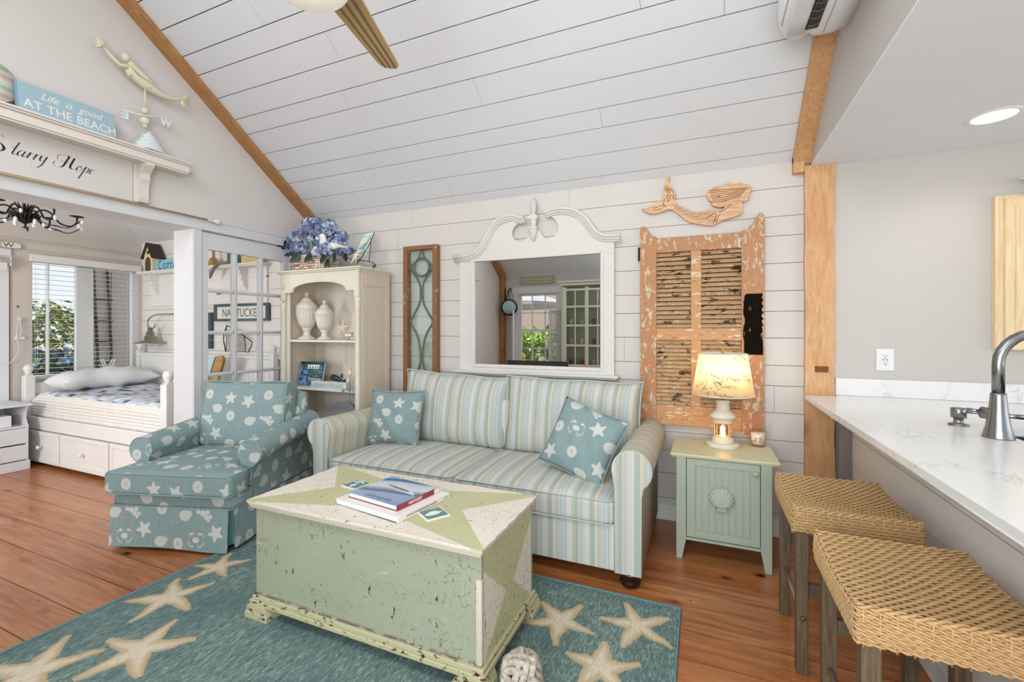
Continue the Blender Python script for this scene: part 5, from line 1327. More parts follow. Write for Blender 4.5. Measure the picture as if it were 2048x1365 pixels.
fin(MB().prism([mp(*q) for q in hair], ym-.010, BY-.004, 'y'), 'head_and_hair', m_carve, mm, bevel=.003)
m_groove = flat('#7a4a22', .8)
mb = MB()
def gl(P, r_=.0022, y_=None): mb.tube([(mp(*q)[0], (y_ or ym-.0042), mp(*q)[1]) for q in cspline(P, 4)], r_, 5)
for P in ([(490, 480), (470, 560), (510, 620)], [(520, 470), (540, 380), (490, 290)], [(570, 470), (580, 400), (520, 270)], [(620, 470), (630, 380), (560, 300)], [(470, 570), (380, 610), (300, 630)], [(480, 600), (400, 650), (300, 670)], [(1430, 650), (1500, 560), (1560, 480)], [(1380, 690), (1460, 660), (1580, 570)], [(1340, 740), (1310, 810), (1285, 880)], [(1380, 740), (1350, 800), (1325, 870)], [(1330, 700), (1250, 740), (1160, 800)]): gl(P)
for k in range(7): gl([(1210+k*12, 350+k*30), (1400, 330+k*34), (1600, 320+k*26), (1850-k*20, 300+k*22)], .0018, ym-.0102)
rr = random.Random(2)
for i in range(26):
    for j in range(7):
        x_ = 640+i*27; yc = 600+ (x_-640)*.42 if x_ < 1000 else 745+(x_-1000)*.10
        yy = yc-60+j*26+(i % 2)*12; hw_ = 62
        if x_ < 780: hw_ = 34+ (x_-640)*.2
        if abs(yy-yc-10) < hw_: gl([(x_, yy-10), (x_+13, yy), (x_, yy+10)], .0009)
for q in ((540, 505, .011), (1368, 440, .008), (1600, 503, .004)):
    p_ = mp(q[0], q[1]); yy_ = ym-.0045 if q[0] in (540, 1600) else ym-.0105; mb.tube([(p_[0]+q[2]*.6*cos(a_*pi/6), yy_, p_[1]+q[2]*.6*sin(a_*pi/6)) for a_ in range(12)], .0018, 5, closed=True)
fin(mb, 'carved_lines', m_groove, mm)

# ------------------------------------------------------------------ old louvred shutter
s0, s1 = -.403, .358
m_shut = distress('peeling_orange_pine', lin('#be8454'), lin('#cbbfa9'), .55, 34, (1.2, 1, .55), third=lin('#8a7a5c'))
m_shutw = distress('bare_pine_rail', lin('#cc9864'), lin('#dccbb0'), .57, 22, (.5, 1, 1.6), third=lin('#b0662c'))
m_louv = distress('peeling_louvre', lin('#c7a27a'), lin('#4a3826'), .56, 17, (.6, 1, 1.2), third=lin('#d9c4a0'))
shu = thing('louvred_shutter', 'weathered orange wooden louvred shutter with black stain hanging behind the lamp', 'shutter', ((s0+s1)/2, BY-.03, .66))
ya, yb2 = BY-.050, BY-.012
def sh(u, v): p = at(u, v, y=ya); return (p.x, p.z)
lst, rst = .108, .128          # stile widths
ztop, zbot = 2.005, .645
def stile(x0, x1, left):
    w_ = x1-x0
    if left: P = [(x0, zbot), (x1, zbot-.01), (x1, 1.955), (x1-.03, 1.965), (x0+.045, 2.02), (x0+.03, 2.035), (x0+.008, 2.035), (x0, 2.02)]
    else: P = [(x0, zbot), (x1, zbot-.015), (x1, 2.035), (x1-.012, 2.055), (x1-.028, 2.058), (x1-.045, 2.03), (x0+.06, 1.985), (x0+.02, 1.955), (x0, 1.95)]
    return MB().prism(P, ya, yb2, 'y')
fin(stile(s0, s0+lst, True), 'stile', m_shut, shu, bevel=.004); fin(stile(s1-rst, s1, False), 'stile', m_shut, shu, bevel=.004)
xi0, xi1 = s0+lst, s1-rst; xm0, xm1 = xi0+.222, xi0+.285
fin(MB().box(xi0, xi1, ya+.002, yb2, 1.845, 1.945), 'rail', m_shut, shu, bevel=.003)
fin(MB().box(xi0, xi1, ya+.002, yb2, 1.245, 1.325), 'rail', m_shutw, shu, bevel=.003)
fin(MB().box(xi0, xi1, ya+.002, yb2, .665, .80), 'rail', m_shutw, shu, bevel=.003)
fin(MB().box(xm0, xm1, ya+.004, yb2, .80, 1.845), 'muntin', m_shutw, shu, bevel=.003)
fin(MB().box(xi0-.01, xi1+.01, yb2-.002, yb2+.006, .70, 1.90), 'louvre_gap_shade', flat('#2c2118', .9), shu)  # dark sheet added behind the louvres, stands in for shade in the gaps
for a, b in ((xi0, xm0), (xm1, xi1)):
    for z0, z1, n in ((1.325, 1.845, 17), (.80, 1.245, 16)):
        mb = MB()
        for i in range(n):
            z = z0+(z1-z0)*(i+.5)/n
            mb.cbox(0, 0, 0, b-a, .030, .006, M=TR((a+b)/2, (ya+yb2)/2+.002, z) @ rotm(radians(52), 0, 0))
        fin(mb, 'louvres', m_louv, shu)
rr = random.Random(4); P = []
zz0, zz1 = 1.155, 1.545
for i in range(14): P.append((xi1+.012+rr.uniform(-.004, .006)+(.0 if i > 1 else .01), zz0+(zz1-zz0-.02)*i/13))
for i in range(8): P.append((xi1+.02+(s1-xi1-.026)*i/7, zz1-.012+.012*i/7+rr.uniform(-.005, .005)))
for i in range(14): P.append((s1-.003-rr.uniform(0, .018)*(1 if i % 3 else 1.6), zz1-(zz1-zz0)*i/13))
g = G('black_stain'); nn = g.noise(g.scale(g.coord(), (1.5, 1, .5)), 30, 5, .7); m_st = g.out(g.mix(lin('#17110d'), lin('#b5743c'), g.sstep(nn, .62, .66)), .9, spec=.05)
rr = random.Random(4); Lr = []
for i in range(30):
    z = zz0+(zz1-zz0)*i/29; xl = xi1+.012+rr.uniform(-.003, .003)+(.012 if i in (0, 29) else 0)+.004*sin(i*.5); xr = s1-.002-(.014*abs(sin(i*1.1)) if i > 8 else .005)
    Lr.append([(xl, ya-.0015, z), (xr, ya-.0015, z), (xr, ya+.001, z), (xl, ya+.001, z)])
fin(MB().loft(Lr, True, True, False), 'black_stain', m_st, shu)
fin(MB().box(s0-.018, s0, BY-.03, BY-.012, 1.80, 1.895).tube([(s0-.004, BY-.034, 1.80), (s0-.004, BY-.034, 1.895)], .004, 6), 'hinge', m_iron, shu, bevel=.001)
# ------------------------------------------------------------------ left wall: shelf, signs, weathervane, rod
LS = WX+.12
sh_ = thing('wall_shelf', 'long cream moulded wall shelf with scrolled bracket above the bedroom opening', 'shelf', (WX+.06, 1.3, 2.45))
m_shf = flat('#dcd3ca', .5, var=.02)
ye = 2.085
fin(MB().box(WX, LS+.012, .2, ye+.012, 2.515, 2.528).box(WX, LS+.004, .2, ye+.004, 2.503, 2.515).box(WX, LS-.006, .2, ye-.006, 2.455, 2.503).box(WX, LS-.012, .2, ye-.012, 2.443, 2.455), 'moulded_board', m_shf, sh_, bevel=.003)
fin(MB().box(WX, WX+.010, .3, 1.776, 2.182, 2.443), 'back_board', m_wall, sh_)
P = [(WX+.0, 2.445), (WX+.105, 2.445), (WX+.108, 2.43), (WX+.085, 2.405), (WX+.06, 2.375), (WX+.058, 2.34), (WX+.045, 2.31), (WX+.04, 2.27), (WX+.04, 2.215), (WX+.03, 2.185), (WX, 2.185)]
for y in (1.80, .5): fin(MB().prism(cspline(P[1:-1], 3)+[P[-1], P[0]], y, y+.055, 'y').box(WX, WX+.012, y-.02, y+.075, 2.185, 2.445), 'bracket', m_shf, sh_, bevel=.002)
M = TR(WX+.10, 1.415, 2.528) @ rotm(0, radians(-8), 0)
sg = thing('beach_sign', 'blue painted sign reading Life is good at the beach on the long wall shelf', 'sign', (WX+.10, 1.415, 2.528), local=True)
M = rotm(0, radians(-10), 0)
ms = distress('pale_blue_board', lin('#9db9c4'), lin('#7c97a4'), .68, 12)
fin(MB().box(-.012, .010, -.22, .22, .0, .165, M), 'board', ms, sg, bevel=.002)
fin(MB().box(-.013, .0115, -.226, -.221, .0, .167, M), 'edge_strip', flat('#86a8ba', .6), sg)
fin(text_mb('AT THE BEACH', .071, M @ TR(.0105, .012, .022) @ FACE_E, .0003, xs=.88, space=1.0), 'lettering', m_dj, sg)
fin(text_mb('Life  is  good', .060, M @ TR(.0105, .01, .095) @ FACE_E, .0003, shear=.5, xs=.9), 'script_lettering', m_dj, sg)
# script lettering painted on the wall
def ribbon(mb, P, w_, x):
    """calligraphic stroke in the wall plane: P=(y,z)"""
    P = cspline(P, 7); V = []; n = len(P)
    for i, (a, b) in enumerate(P):
        a0 = P[max(0, i-1)]; a1 = P[min(n-1, i+1)]; ty, tz = a1[0]-a0[0], a1[1]-a0[1]; L_ = sqrt(ty*ty+tz*tz) or 1; ty /= L_; tz /= L_
        k = w_*(.22+.78*max(0, -tz*.9+ty*.25)); ny_, nz2 = .85, .5
        V += [(x, a-ny_*k/2, b+nz2*k/2*.3), (x, a+ny_*k/2, b-nz2*k/2*.3)]
    V2 = [(x+.0008, v[1], v[2]) for v in V]; m_ = len(V)
    F = [(2*i, 2*i+1, 2*i+3, 2*i+2) for i in range(n-1)]
    mb.add(V2, F)
def script(mb, s_, y0, z0, h, x):
    """simple cursive: x height h, slanted"""
    G_ = {
     't': ([[(.42, 2.1), (.15, .35), (.3, 0), (.6, .3)], [(-.12, 1.12), (.3, 1.22), (.75, 1.18)], [(-.12, 1.08), (.3, 1.18), (.75, 1.12)]], .62),
     'a': ([[(.75, .85), (.45, 1.0), (.1, .6), (.15, .05), (.5, .15), (.8, .95)], [(.8, .95), (.65, .25), (.8, 0), (1.1, .35)]], 1.05),
     'r': ([[(0, .3), (.25, 1.0), (.35, .95)], [(.35, .95), (.15, 0)], [(.2, .3), (.5, .95), (.75, .95)]], .72),
     'y': ([[(0, .4), (.2, 1.0), (.15, .3), (.35, .02), (.65, .4), (.85, 1.0)], [(.85, 1.0), (.6, -.4), (.2, -1.1), (-.4, -1.2), (-.6, -.95)]], 1.0),
     'o': ([[(.5, 1.0), (.15, .7), (.1, .1), (.45, 0), (.75, .5), (.55, 1.0), (.5, .8), (1.0, .85)]], .9),
     'p': ([[(0, .5), (.35, 1.15)], [(.35, 1.15), (-.1, -1.3)], [(.15, .3), (.5, 1.0), (.8, .85), (.65, .15), (.3, .0), (.15, .1)]], .95),
     'e': ([[(.1, .45), (.55, .6), (.6, .95), (.3, .95), (.1, .4), (.3, 0), (.8, .25)]], .8)}
    for c in s_:
        P, adv = G_[c]
        for st in P: ribbon(mb, [(y0+(a+b*.28)*h, z0+b*h) for a, b in st], h*.24, x)
        y0 += adv*h
    return y0
let = MB(); xw = WX+.0105; H_ = .040; zb_ = 2.292
def S_(P, y0, k, w_=.013): ribbon(let, [(y0+a*k, zb_+b*k) for a, b in P], w_, xw)
S_([(.9, 1.55), (.6, 1.85), (.2, 1.75), (.05, 1.4), (.35, 1.05), (.75, .75), (.85, .3), (.45, -.02), (-.25, .0), (-.55, .35), (-.3, .65), (.1, .55)], 1.125, .052, .016)
ye2 = script(let, 'tarry', 1.195, zb_, .036, xw)
S_([(-.05, .9), (.0, 1.45), (.6, 1.75), (1.15, 1.7), (.85, .9), (.45, .1), (-.1, -.15), (-.5, .15), (-.3, .6)], 1.395, .044, .014)
S_([(1.75, 1.65), (1.45, .9), (1.25, .25), (1.4, 0), (1.65, .15)], 1.395, .044, .014); S_([(.35, .95), (.9, .75), (1.5, .95)], 1.395, .044, .010)
script(let, 'ope', 1.475, zb_, .034, xw)
fin(let, 'wall_lettering', flat('#2a1c14', .6), None, 'black script lettering reading Starry Hope painted under the wall shelf', 'lettering')
# weathervane
vx, vy, vz = WX+.065, 1.845, 2.528
wv_ = thing('weathervane', 'cream mermaid weathervane on a ribbed cone base at the right end of the wall shelf', 'weathervane', (vx, vy, vz))
m_wv = distress('antique_cream_iron', lin('#e0d8bc'), lin('#a8925e'), .66, 20)
m_wvb = distress('worn_blue_white', lin('#d9e2e4'), lin('#9c8560'), .60, 18, (1, 1, 3))
pr = [(0, 0)]
for k in range(7): pr += [(.106-.011*k, .004+.017*k), (.107-.011*k, .012+.017*k), (.092-.011*k, .0165+.017*k)]
pr += [(.018, .125), (.010, .140), (0, .142)]
fin(MB().lathe(pr, (vx, vy, vz), 28, sx=.68, smooth=False), 'ribbed_base', m_wvb, wv_)
P0 = lambda u, v: at(u, v, x=vx)
mb = MB().ball(P0(290, 243), .030, 14).ball(P0(290, 222), .022, 12).lathe([(.010, 0), (.014, .02), (.006, .03), (.01, .04)], tuple(P0(290, 256)), 12)
fin(mb, 'globes', m_wv, wv_)
mb = MB().tube([P0(257, 223), P0(272, 228), P0(290, 231), P0(308, 234), P0(325, 238)], [.003, .011, .004, .010, .003], 8)
fin(mb, 'direction_arms', m_wvb, wv_)
e_p = P0(250, 228); mb = text_mb('E', .075, TR(vx, e_p.y, e_p.z-.030) @ rotm(pi/2, 0, -pi/2), .004, bold=.004)
fin(mb, 'letter', m_wvb, wv_)
w_p = P0(332, 245); mb = text_mb('W', .065, TR(vx, w_p.y, w_p.z-.025) @ FACE_E, .004, bold=.004)
fin(mb, 'letter', m_wvb, wv_)
fin(MB().tube([P0(290, 215), P0(290, 175)], .005, 8), 'spindle', m_wv, wv_)
# mermaid figure (one continuous swept body)
fig = MB()
B_ = [(248, 128, .010), (256, 136, .024), (262, 147, .030), (272, 156, .024), (282, 164, .029), (296, 173, .031), (312, 184, .025), (328, 193, .019), (344, 198, .014), (358, 199, .010), (364, 199, .008)]
fig.tube([P0(u, v) for u, v, r in B_], [r for *_, r in B_], 14)
fig.ball(P0(251, 115), .026, 14, sz=1.15); fig.ball(P0(256, 146)+Vector((.018, .0, -.012)), .013, 10)
fig.tube([P0(259, 136), P0(248, 134)+Vector((.02, 0, 0)), P0(236, 131)+Vector((.02, 0, 0)), P0(224, 116)+Vector((.01, 0, 0)), P0(212, 100), P0(203, 92)], [.014, .012, .011, .010, .008, .006], 10)
fig.tube([P0(259, 136), P0(240, 130)-Vector((.015, 0, 0)), P0(222, 112)-Vector((.01, 0, 0)), P0(206, 92)-Vector((.008, 0, 0))], [.013, .011, .009, .006], 10)
fin(fig, 'mermaid_figure', m_wv, wv_)
mb = MB()
for k in range(5): mb.tube([P0(248+k, 108+k*3), P0(261+k, 122+k*3), P0(274+k*2, 138+k*3), P0(290+k*3, 152+k*3), P0(306+k*1, 165+k*2)], [.008, .012, .012, .010, .003], 7)
fin(mb, 'hair', m_wv, wv_)
mb = MB()
for tip in ((379, 188), (378, 196), (377, 206), (375, 222), (368, 217)): mb.tube([P0(362, 199), (P0(362, 199)+P0(*tip))/2, P0(*tip)], [.008, .013, .003], 8, flat=.4)
fin(mb, 'tail_fluke', m_wv, wv_)
mb = MB()
for tip in ((191, 72), (188, 82), (192, 92), (208, 80), (200, 74)): mb.tube([P0(203, 92), (P0(203, 92)+P0(*tip))/2, P0(*tip)], [.012, .010, .003], 7)
fin(mb, 'held_shell', m_wv, wv_)
# round plate at the frame's left edge
pp = at(-22, 155, x=WX+.06)
def pm():
    g = G('striped_round_plate'); x, y, z = g.xyz(); f = g.fract(z*9.0+y*1.5); return g.out(g.ramp(f, [(0, lin('#c9d3c4')), (.3, lin('#dcd8cc')), (.5, lin('#c9aa9c')), (.7, lin('#dcd8cc')), (.9, lin('#a9b9a4'))]), .5)
fin(MB().lathe([(0, 0), (.10, 0), (.118, .008), (.118, .012), (0, .012)], (0, 0, 0), 36, M=TR(WX+.05, pp.y, 2.648) @ rotm(0, radians(80), 0)), 'round_plate', pm(), None, 'round striped plate leaning at the left end of the wall shelf', 'plate')
# curtain rod
rd = thing('curtain_rod', 'slim tan curtain rod with cream turned finial over the bedroom opening', 'curtain rod', (WX+.04, 1.2, 2.17))
zr = 2.165
fin(MB().tube([(WX+.035, -.3, zr), (WX+.035, 2.27, zr)], .0065, 10), 'rod', flat('#bfa27a', .5), rd)
fin(MB().lathe([(.004, 0), (.009, .006), (.009, .012), (.006, .016), (.011, .03), (.006, .045), (.012, .052), (.020, .066), (.022, .08), (.014, .096), (.001, .102)], (0, 0, 0), 18, M=TR(WX+.035, 2.255, zr) @ rotm(radians(-90), 0, 0)), 'finial', m_urn, rd)
mb = MB()
for y in (2.21, 1.0): mb.tube([(WX, y, zr-.012), (WX+.03, y, zr-.012), (WX+.037, y, zr)], .004, 6)
fin(mb, 'bracket', m_white, rd)

# ------------------------------------------------------------------ bedroom things
bd = thing('daybed', 'white captain style bed with panelled drawers and ball post finials in the bedroom', 'bed', (-5.1, 2.72, 0))
for (x, y, zt2, w_) in ((-6.225, 2.23, .86, .078), (-3.965, 2.235, .875, .080)):
    mb = MB().box(x-w_/2, x+w_/2, y-w_/2, y+w_/2, 0, zt2).box(x-w_*.36, x+w_*.36, y-w_*.36, y+w_*.36, zt2, zt2+.012)
    fin(mb, 'bedpost', m_bedwhite, bd, bevel=.006)
    fin(MB().lathe([(.022, .012), (.018, .02), (.030, .03), (.026, .036), (.036, .052), (.040, .068), (.036, .086), (.024, .102), (.010, .110), (.001, .112)], (x, y, zt2), 20), 'ball_finial', m_bedwhite, bd)
for x in (-6.225, -3.965):
    fin(MB().box(x-.03, x+.03, 3.17, 3.23, 0, 1.08), 'bedpost', m_bedwhite, bd, bevel=.006)
    fin(MB().lathe([(.018, 0), (.028, .012), (.022, .02), (.032, .035), (.036, .052), (.030, .070), (.015, .082), (.001, .086)], (x, 3.20, 1.08), 18), 'ball_finial', m_bedwhite, bd)
    fin(MB().box(x-.012, x+.012, 2.27, 3.17, .30, .78), 'end_board', m_bedwhite, bd)
mb = MB().box(-6.19, -4.0, 3.19, 3.215, .35, 1.04).box(-6.19, -4.0, 3.175, 3.225, 1.02, 1.05)
x = -6.17
while x < -4.05: mb.box(x, x+.055, 3.184, 3.191, .40, .94); x += .06
fin(mb, 'back_board', m_bedwhite, bd, bevel=.002)
fin(MB().box(-6.19, -4.0, 2.20, 2.225, .345, .465), 'side_rail', m_bedwhite, bd, bevel=.006)
fin(MB().box(-6.17, -3.95, 2.215, 3.15, .03, .335), 'drawer_case', m_bedwhite, bd)
for k, (a, b) in enumerate(((-6.17, -5.53), (-5.51, -4.715), (-4.695, -4.0))):
    mb = MB().box(a, b, 2.192, 2.216, .04, .335)
    mb.box(a+.04, b-.04, 2.188, 2.193, .085, .09).box(a+.04, b-.04, 2.188, 2.193, .298, .303).box(a+.04, a+.045, 2.188, 2.193, .085, .303).box(b-.045, b-.04, 2.188, 2.193, .085, .303)
    for (c, d, e, f_) in ((a, b, .303, .335), (a, b, .04, .085), (a, a+.04, .085, .303), (b-.04, b, .085, .303)): mb.box(c, d, 2.183, 2.193, e, f_)
    d_ = fin(mb, 'drawer', m_bedwhite, bd, bevel=.003)
    fin(MB().lathe([(.007, 0), (.008, .014), (.018, .024), (.017, .034), (.001, .04)], (0, 0, 0), 14, M=TR((a+b)/2, 2.185, .19) @ rotm(pi/2, 0, 0)), 'knob', m_bedwhite, d_)
# mattress with quilt
def quiltm():
    g = G('patchwork_quilt'); u, v, _ = g.xyz('UV')
    cx_ = g.m('FLOOR', u/.075); cy2 = g.m('FLOOR', v/.05); r = g.white(g.vec(cx_, cy2, 1.0)); st = g.m('GREATER_THAN', g.m('SINE', u*700.0), 0.2)
    col = g.ramp(r, [(0, lin('#c3d2e6')), (.18, lin('#e6e2d8')), (.34, lin('#9fb3cf')), (.46, lin('#d9d4cc')), (.60, lin('#b9b7c3')), (.70, lin('#3f5878')), (.80, lin('#e4e6ea')), (.92, lin('#c9c2b4'))], 'CONSTANT')
    col = g.mix(col, lin('#e8e8e8'), st*.25*g.m('GREATER_THAN', g.white(g.vec(cx_, cy2, 5.0)), .5))
    edge = g.sstep(v, .90, .93); col = g.mix(col, lin('#eeeae2'), edge)
    q = g.m('MULTIPLY', g.m('SINE', (u+v)*110.0), g.m('SINE', (u-v)*110.0)); q2 = g.m('ABSOLUTE', g.m('SINE', u*42.0))
    bmp = g.mix(g.m('MINIMUM', q2, g.m('ABSOLUTE', g.m('SINE', v*63.0))), g.m('MULTIPLY', q, 3.0), edge)
    return g.out(col, .85, bump=bmp, bs=.45, bd=.006, spec=.1)
m_q = quiltm()
def qf(a, b):     # a across bed length, b from wall over the top and down the front
    x = -6.17+2.15*a; W_ = .93; t_ = b*1.13
    rx = .06*(1-min(1, min(a, 1-a)*18))**2
    if t_ < .84: y = 3.16-t_; z = .70+.012*sin(x*3)*sin(y*5)-rx*.6
    elif t_ < .98:
        an_ = (t_-.84)/.14*pi/2; y = 3.16-.84-.085*sin(an_); z = .70-.085*(1-cos(an_))-rx*.6
    else: y = 3.16-.925-.0; z = .615-(t_-.98)
    return (x, y+.004*sin(x*40)*(b > .75), max(z, .43))
mq = MB().grid(qf, 40, 44, uvs=lambda a, b: (a*2.15+.013, b*1.13))
mt = thing('mattress', 'mattress covered by a blue and white patchwork quilt on the white bed', 'mattress', (-5.1, 2.7, .35))
fin(mq, 'quilt', m_q, mt)
fin(MB().rbox(-6.16, -4.03, 2.25, 3.16, .34, .66, .06, 6), 'core', m_bedwhite, mt)
# bed pillow
n = 24
def pf(sg):
    def q(a, b):
        u = 2*a-1; v = 2*b-1; e_ = (max(0, 1-abs(u)**5)**.5)*(max(0, 1-abs(v)**3)**.5)
        return (-5.88+.20*v*(1-.08*(1-u*u))+.015*sin(u*6), 2.70+.43*u*(1-.06*(1-v*v)), .815+sg*.100*e_*(1+.05*sin(u*5+1)+.05*sin(v*6))-.02*u*u+.008*sin(u*13+v*4)*e_)
    return q
t = thing('bed_pillow', 'plump white pillow lying at the window end of the bed', 'pillow', (-5.88, 2.70, .71))
fin(MB().grid(pf(1), n, n).grid(pf(-1), n, n), 'pillow_case', flat('#e4e4e6', .8, var=.01), t)
# nightstand
nsx0, nsx1, nsy0, nsy1 = -6.30, -5.86, 1.62, 2.10
m_ns = distress('scuffed_white_paint', lin('#dfe0e4'), lin('#9c9da2'), .70, 14, (1, .4, 2))
nt_ = thing('nightstand', 'scuffed white nightstand with two drawers beside the bed', 'nightstand', (-6.08, 1.86, 0))
fin(MB().box(nsx0, nsx1+.03, nsy0-.02, nsy1+.02, .60, .622), 'top', m_ns, nt_, bevel=.004)
P = [(nsx0, .04), (nsx1, .04), (nsx1, .405), (nsx1-.005, .42), (nsx1-.03, .45), (nsx1-.045, .49), (nsx1-.03, .55), (nsx1, .60), (nsx0, .60)]
for y in (nsy0, nsy1-.018): fin(MB().prism(P, y, y+.018, 'y'), 'side_panel', m_ns, nt_, bevel=.002)
fin(MB().box(nsx0, nsx1, nsy0+.018, nsy1-.018, .40, .415).box(nsx0, nsx0+.01, nsy0+.018, nsy1-.018, .04, .60), 'shelf', m_ns, nt_)
fin(MB().box(nsx0, nsx1+.005, nsy0-.012, nsy1+.012, 0, .09), 'plinth', m_ns, nt_, bevel=.006)
for z0, z1 in ((.10, .24), (.252, .395)):
    d_ = fin(MB().box(nsx1-.01, nsx1+.010, nsy0+.004, nsy1-.004, z0, z1), 'drawer', m_ns, nt_, bevel=.004)
    fin(MB().lathe([(.006, 0), (.016, .018), (.001, .028)], (0, 0, 0), 12, M=TR(nsx1+.01, 1.86, (z0+z1)/2) @ rotm(0, pi/2, 0)), 'knob', m_ns, d_)
fin(MB().box(-6.12, -5.90, 1.72, 2.0, .416, .52), 'storage_box', m_white, None, 'plain white box in the open bay of the nightstand', 'box', bevel=.003)
# VIEW sign on the window wall
ev = thing('view_sign', 'cream oval ended sign with the letters EW showing on the bedroom window wall', 'sign', (BX+.02, 2.0, 2.12))
P = [(1.55, 2.125), (2.18, 2.125)]+[(2.18+.032*sin(a_*pi/10), 2.157-.032*cos(a_*pi/10)) for a_ in range(11)]+[(1.55, 2.189)]
fin(MB().prism(P, BX+.032, BX+.044, 'x'), 'board', flat('#a89c86', .6), ev)
P = [(1.56, 2.130), (2.18, 2.130)]+[(2.18+.027*sin(a_*pi/10), 2.157-.027*cos(a_*pi/10)) for a_ in range(11)]+[(1.56, 2.184)]
fin(MB().prism(P, BX+.044, BX+.046, 'x'), 'face', flat('#e6e2d4', .6), ev)
fin(text_mb('VIEW', .062, TR(BX+.0462, 2.06, 2.136) @ FACE_E, .0004, xs=1.15, space=1.15), 'lettering', m_black, ev)
# wall hooks with cords
t = thing('cord_cleat', 'white cord wound on a small cleat between the bedroom windows', 'cord', (BX+.01, 2.2, 1.0))
fin(MB().tube(cspline([(BX+.03, 2.19, 1.42), (BX+.04, 2.175, 1.25), (BX+.035, 2.19, 1.1), (BX+.03, 2.12, .98), (BX+.02, 2.05, 1.0)], 6), .0035, 6).tube(cspline([(BX+.03, 2.20, 1.42), (BX+.035, 2.21, 1.3), (BX+.03, 2.20, 1.24)], 6), .0035, 6), 'cord', m_white, t)
fin(MB().box(BX, BX+.03, 2.17, 2.24, 1.22, 1.25).box(BX, BX+.03, 2.195, 2.215, 1.40, 1.44), 'cleat', m_bedwhite, t, bevel=.003)
fin(MB().box(BX, BX+.01, 2.19, 2.20, 1.545, 1.56), 'cleat', m_iron, t)
# chandelier
cx0, cy0, cz0 = -4.80, 1.70, 2.20
cd = thing('chandelier', 'dark wrought iron leaf chandelier with crystal drops in the bedroom', 'chandelier', (cx0, cy0, 2.1))
mb = MB().lathe([(.001, -.075), (.012, -.065), (.020, -.045), (.045, -.02), (.075, .0), (.078, .008), (.03, .01), (.02, .03), (.012, .06)], (cx0, cy0, cz0), 20)
for k in range(18):
    a_ = k*2*pi/18; mb.tube([(cx0+.015*cos(a_), cy0+.015*sin(a_), cz0-.06), (cx0+.06*cos(a_), cy0+.06*sin(a_), cz0-.03), (cx0+.09*cos(a_), cy0+.09*sin(a_), cz0+.01)], [.004, .008, .002], 5)
for k in range(11):
    a_ = k*2*pi/11; mb.tube([(cx0+.012*cos(a_), cy0+.012*sin(a_), cz0), (cx0+.03*cos(a_), cy0+.03*sin(a_), cz0+.05), (cx0+.06*cos(a_), cy0+.06*sin(a_), cz0+.095)], [.008, .007, .002], 5)
fin(mb, 'leaf_bowl', m_iron, cd)
m_cry = G('crystal').out((.95, .97, 1), .05, spec=1)
for k in range(6):
    a_ = k*2*pi/6+1.25; c_, s_ = cos(a_), sin(a_)
    Q = cspline([(.03, .0), (.09, .055), (.14, .04), (.19, -.03), (.25, -.045), (.285, -.01), (.288, .03)], 5)
    mb = MB().tube([(cx0+r_*c_, cy0+r_*s_, cz0+z_) for r_, z_ in Q], .0065, 7)
    mb.lathe([(.0, 0), (.045, .010), (.046, .013), (.0, .005)], (cx0+.288*c_, cy0+.288*s_, cz0+.03), 14)
    arm_ = fin(mb, 'arm', m_iron, cd)
    a2 = a_+.45; c2_, s2_ = cos(a2), sin(a2)
    Q = cspline([(.06, -.02), (.12, -.055), (.20, -.075), (.27, -.085), (.33, -.05), (.35, -.03)], 4)
    mb = MB().tube([(cx0+r_*c2_, cy0+r_*s2_, cz0+z_) for r_, z_ in Q], [.0035]*len(Q), 6)
    mb.tube([(cx0+.15*c2_, cy0+.15*s2_, cz0-.066), (cx0+.19*c2_, cy0+.19*s2_, cz0-.072), (cx0+.23*c2_, cy0+.23*s2_, cz0-.078)], [.003, .012, .002], 6, flat=.5)
    tw = fin(mb, 'twig', m_iron, cd)
    mb = MB()
    for r_, z_ in ((.10, -.055), (.30, -.035)): mb.ball((cx0+r_*c_, cy0+r_*s_, cz0+z_), .013, 8, sz=1.7)
    mb.ball((cx0+.365*c2_, cy0+.365*s2_, cz0-.035), .011, 8, sz=1.5)
    fin(mb, 'crystals', m_cry, arm_)
fin(MB().tube([(cx0, cy0, cz0+.04), (cx0, cy0, bz(cx0, cy0)-.005)], .005, 6), 'chain', m_iron, cd)
fin(MB().lathe([(.01, -.10), (.02, -.098), (.004, -.09), (.003, -.07)], (cx0, cy0, cz0), 12), 'bottom_drop', m_iron, cd)
# bedroom shelf on the back wall
bs_ = thing('peg_shelf', 'white moulded shelf with lace cut brackets along the bedroom back wall', 'shelf', (-5.1, BY-.08, 1.9))
zs2 = 2.005; yf = BY-.15
fin(MB().box(-6.18, -4.10, yf, BY, zs2-.018, zs2).box(-6.16, -4.12, yf+.012, BY, zs2-.032, zs2-.018), 'board', m_bedwhite, bs_, bevel=.003)
fin(MB().box(-6.14, -4.14, BY-.022, BY, 1.60, zs2-.032).box(-6.14, -4.14, BY-.034, BY, 1.865, 1.885), 'back_panel', m_bedwhite, bs_, bevel=.002)
P = [(BY-.02, zs2-.032), (yf+.02, zs2-.032), (yf+.02, zs2-.06), (yf+.035, zs2-.075), (yf+.03, zs2-.10), (yf+.055, zs2-.12), (yf+.05, zs2-.16), (yf+.075, zs2-.18), (yf+.07, zs2-.21), (yf+.10, zs2-.24), (BY-.03, zs2-.27), (BY-.02, zs2-.27)]
for x in (-5.98, -4.44): fin(MB().prism(P, x, x+.022, 'x'), 'bracket', m_bedwhite, bs_, bevel=.002)
mb = MB()
for x in (-5.6, -5.2, -4.85): mb.tube(cspline([(x, BY-.022, 1.72), (x, BY-.06, 1.70), (x, BY-.065, 1.73)], 4), .004, 6)
fin(mb, 'hooks', m_iron, bs_)
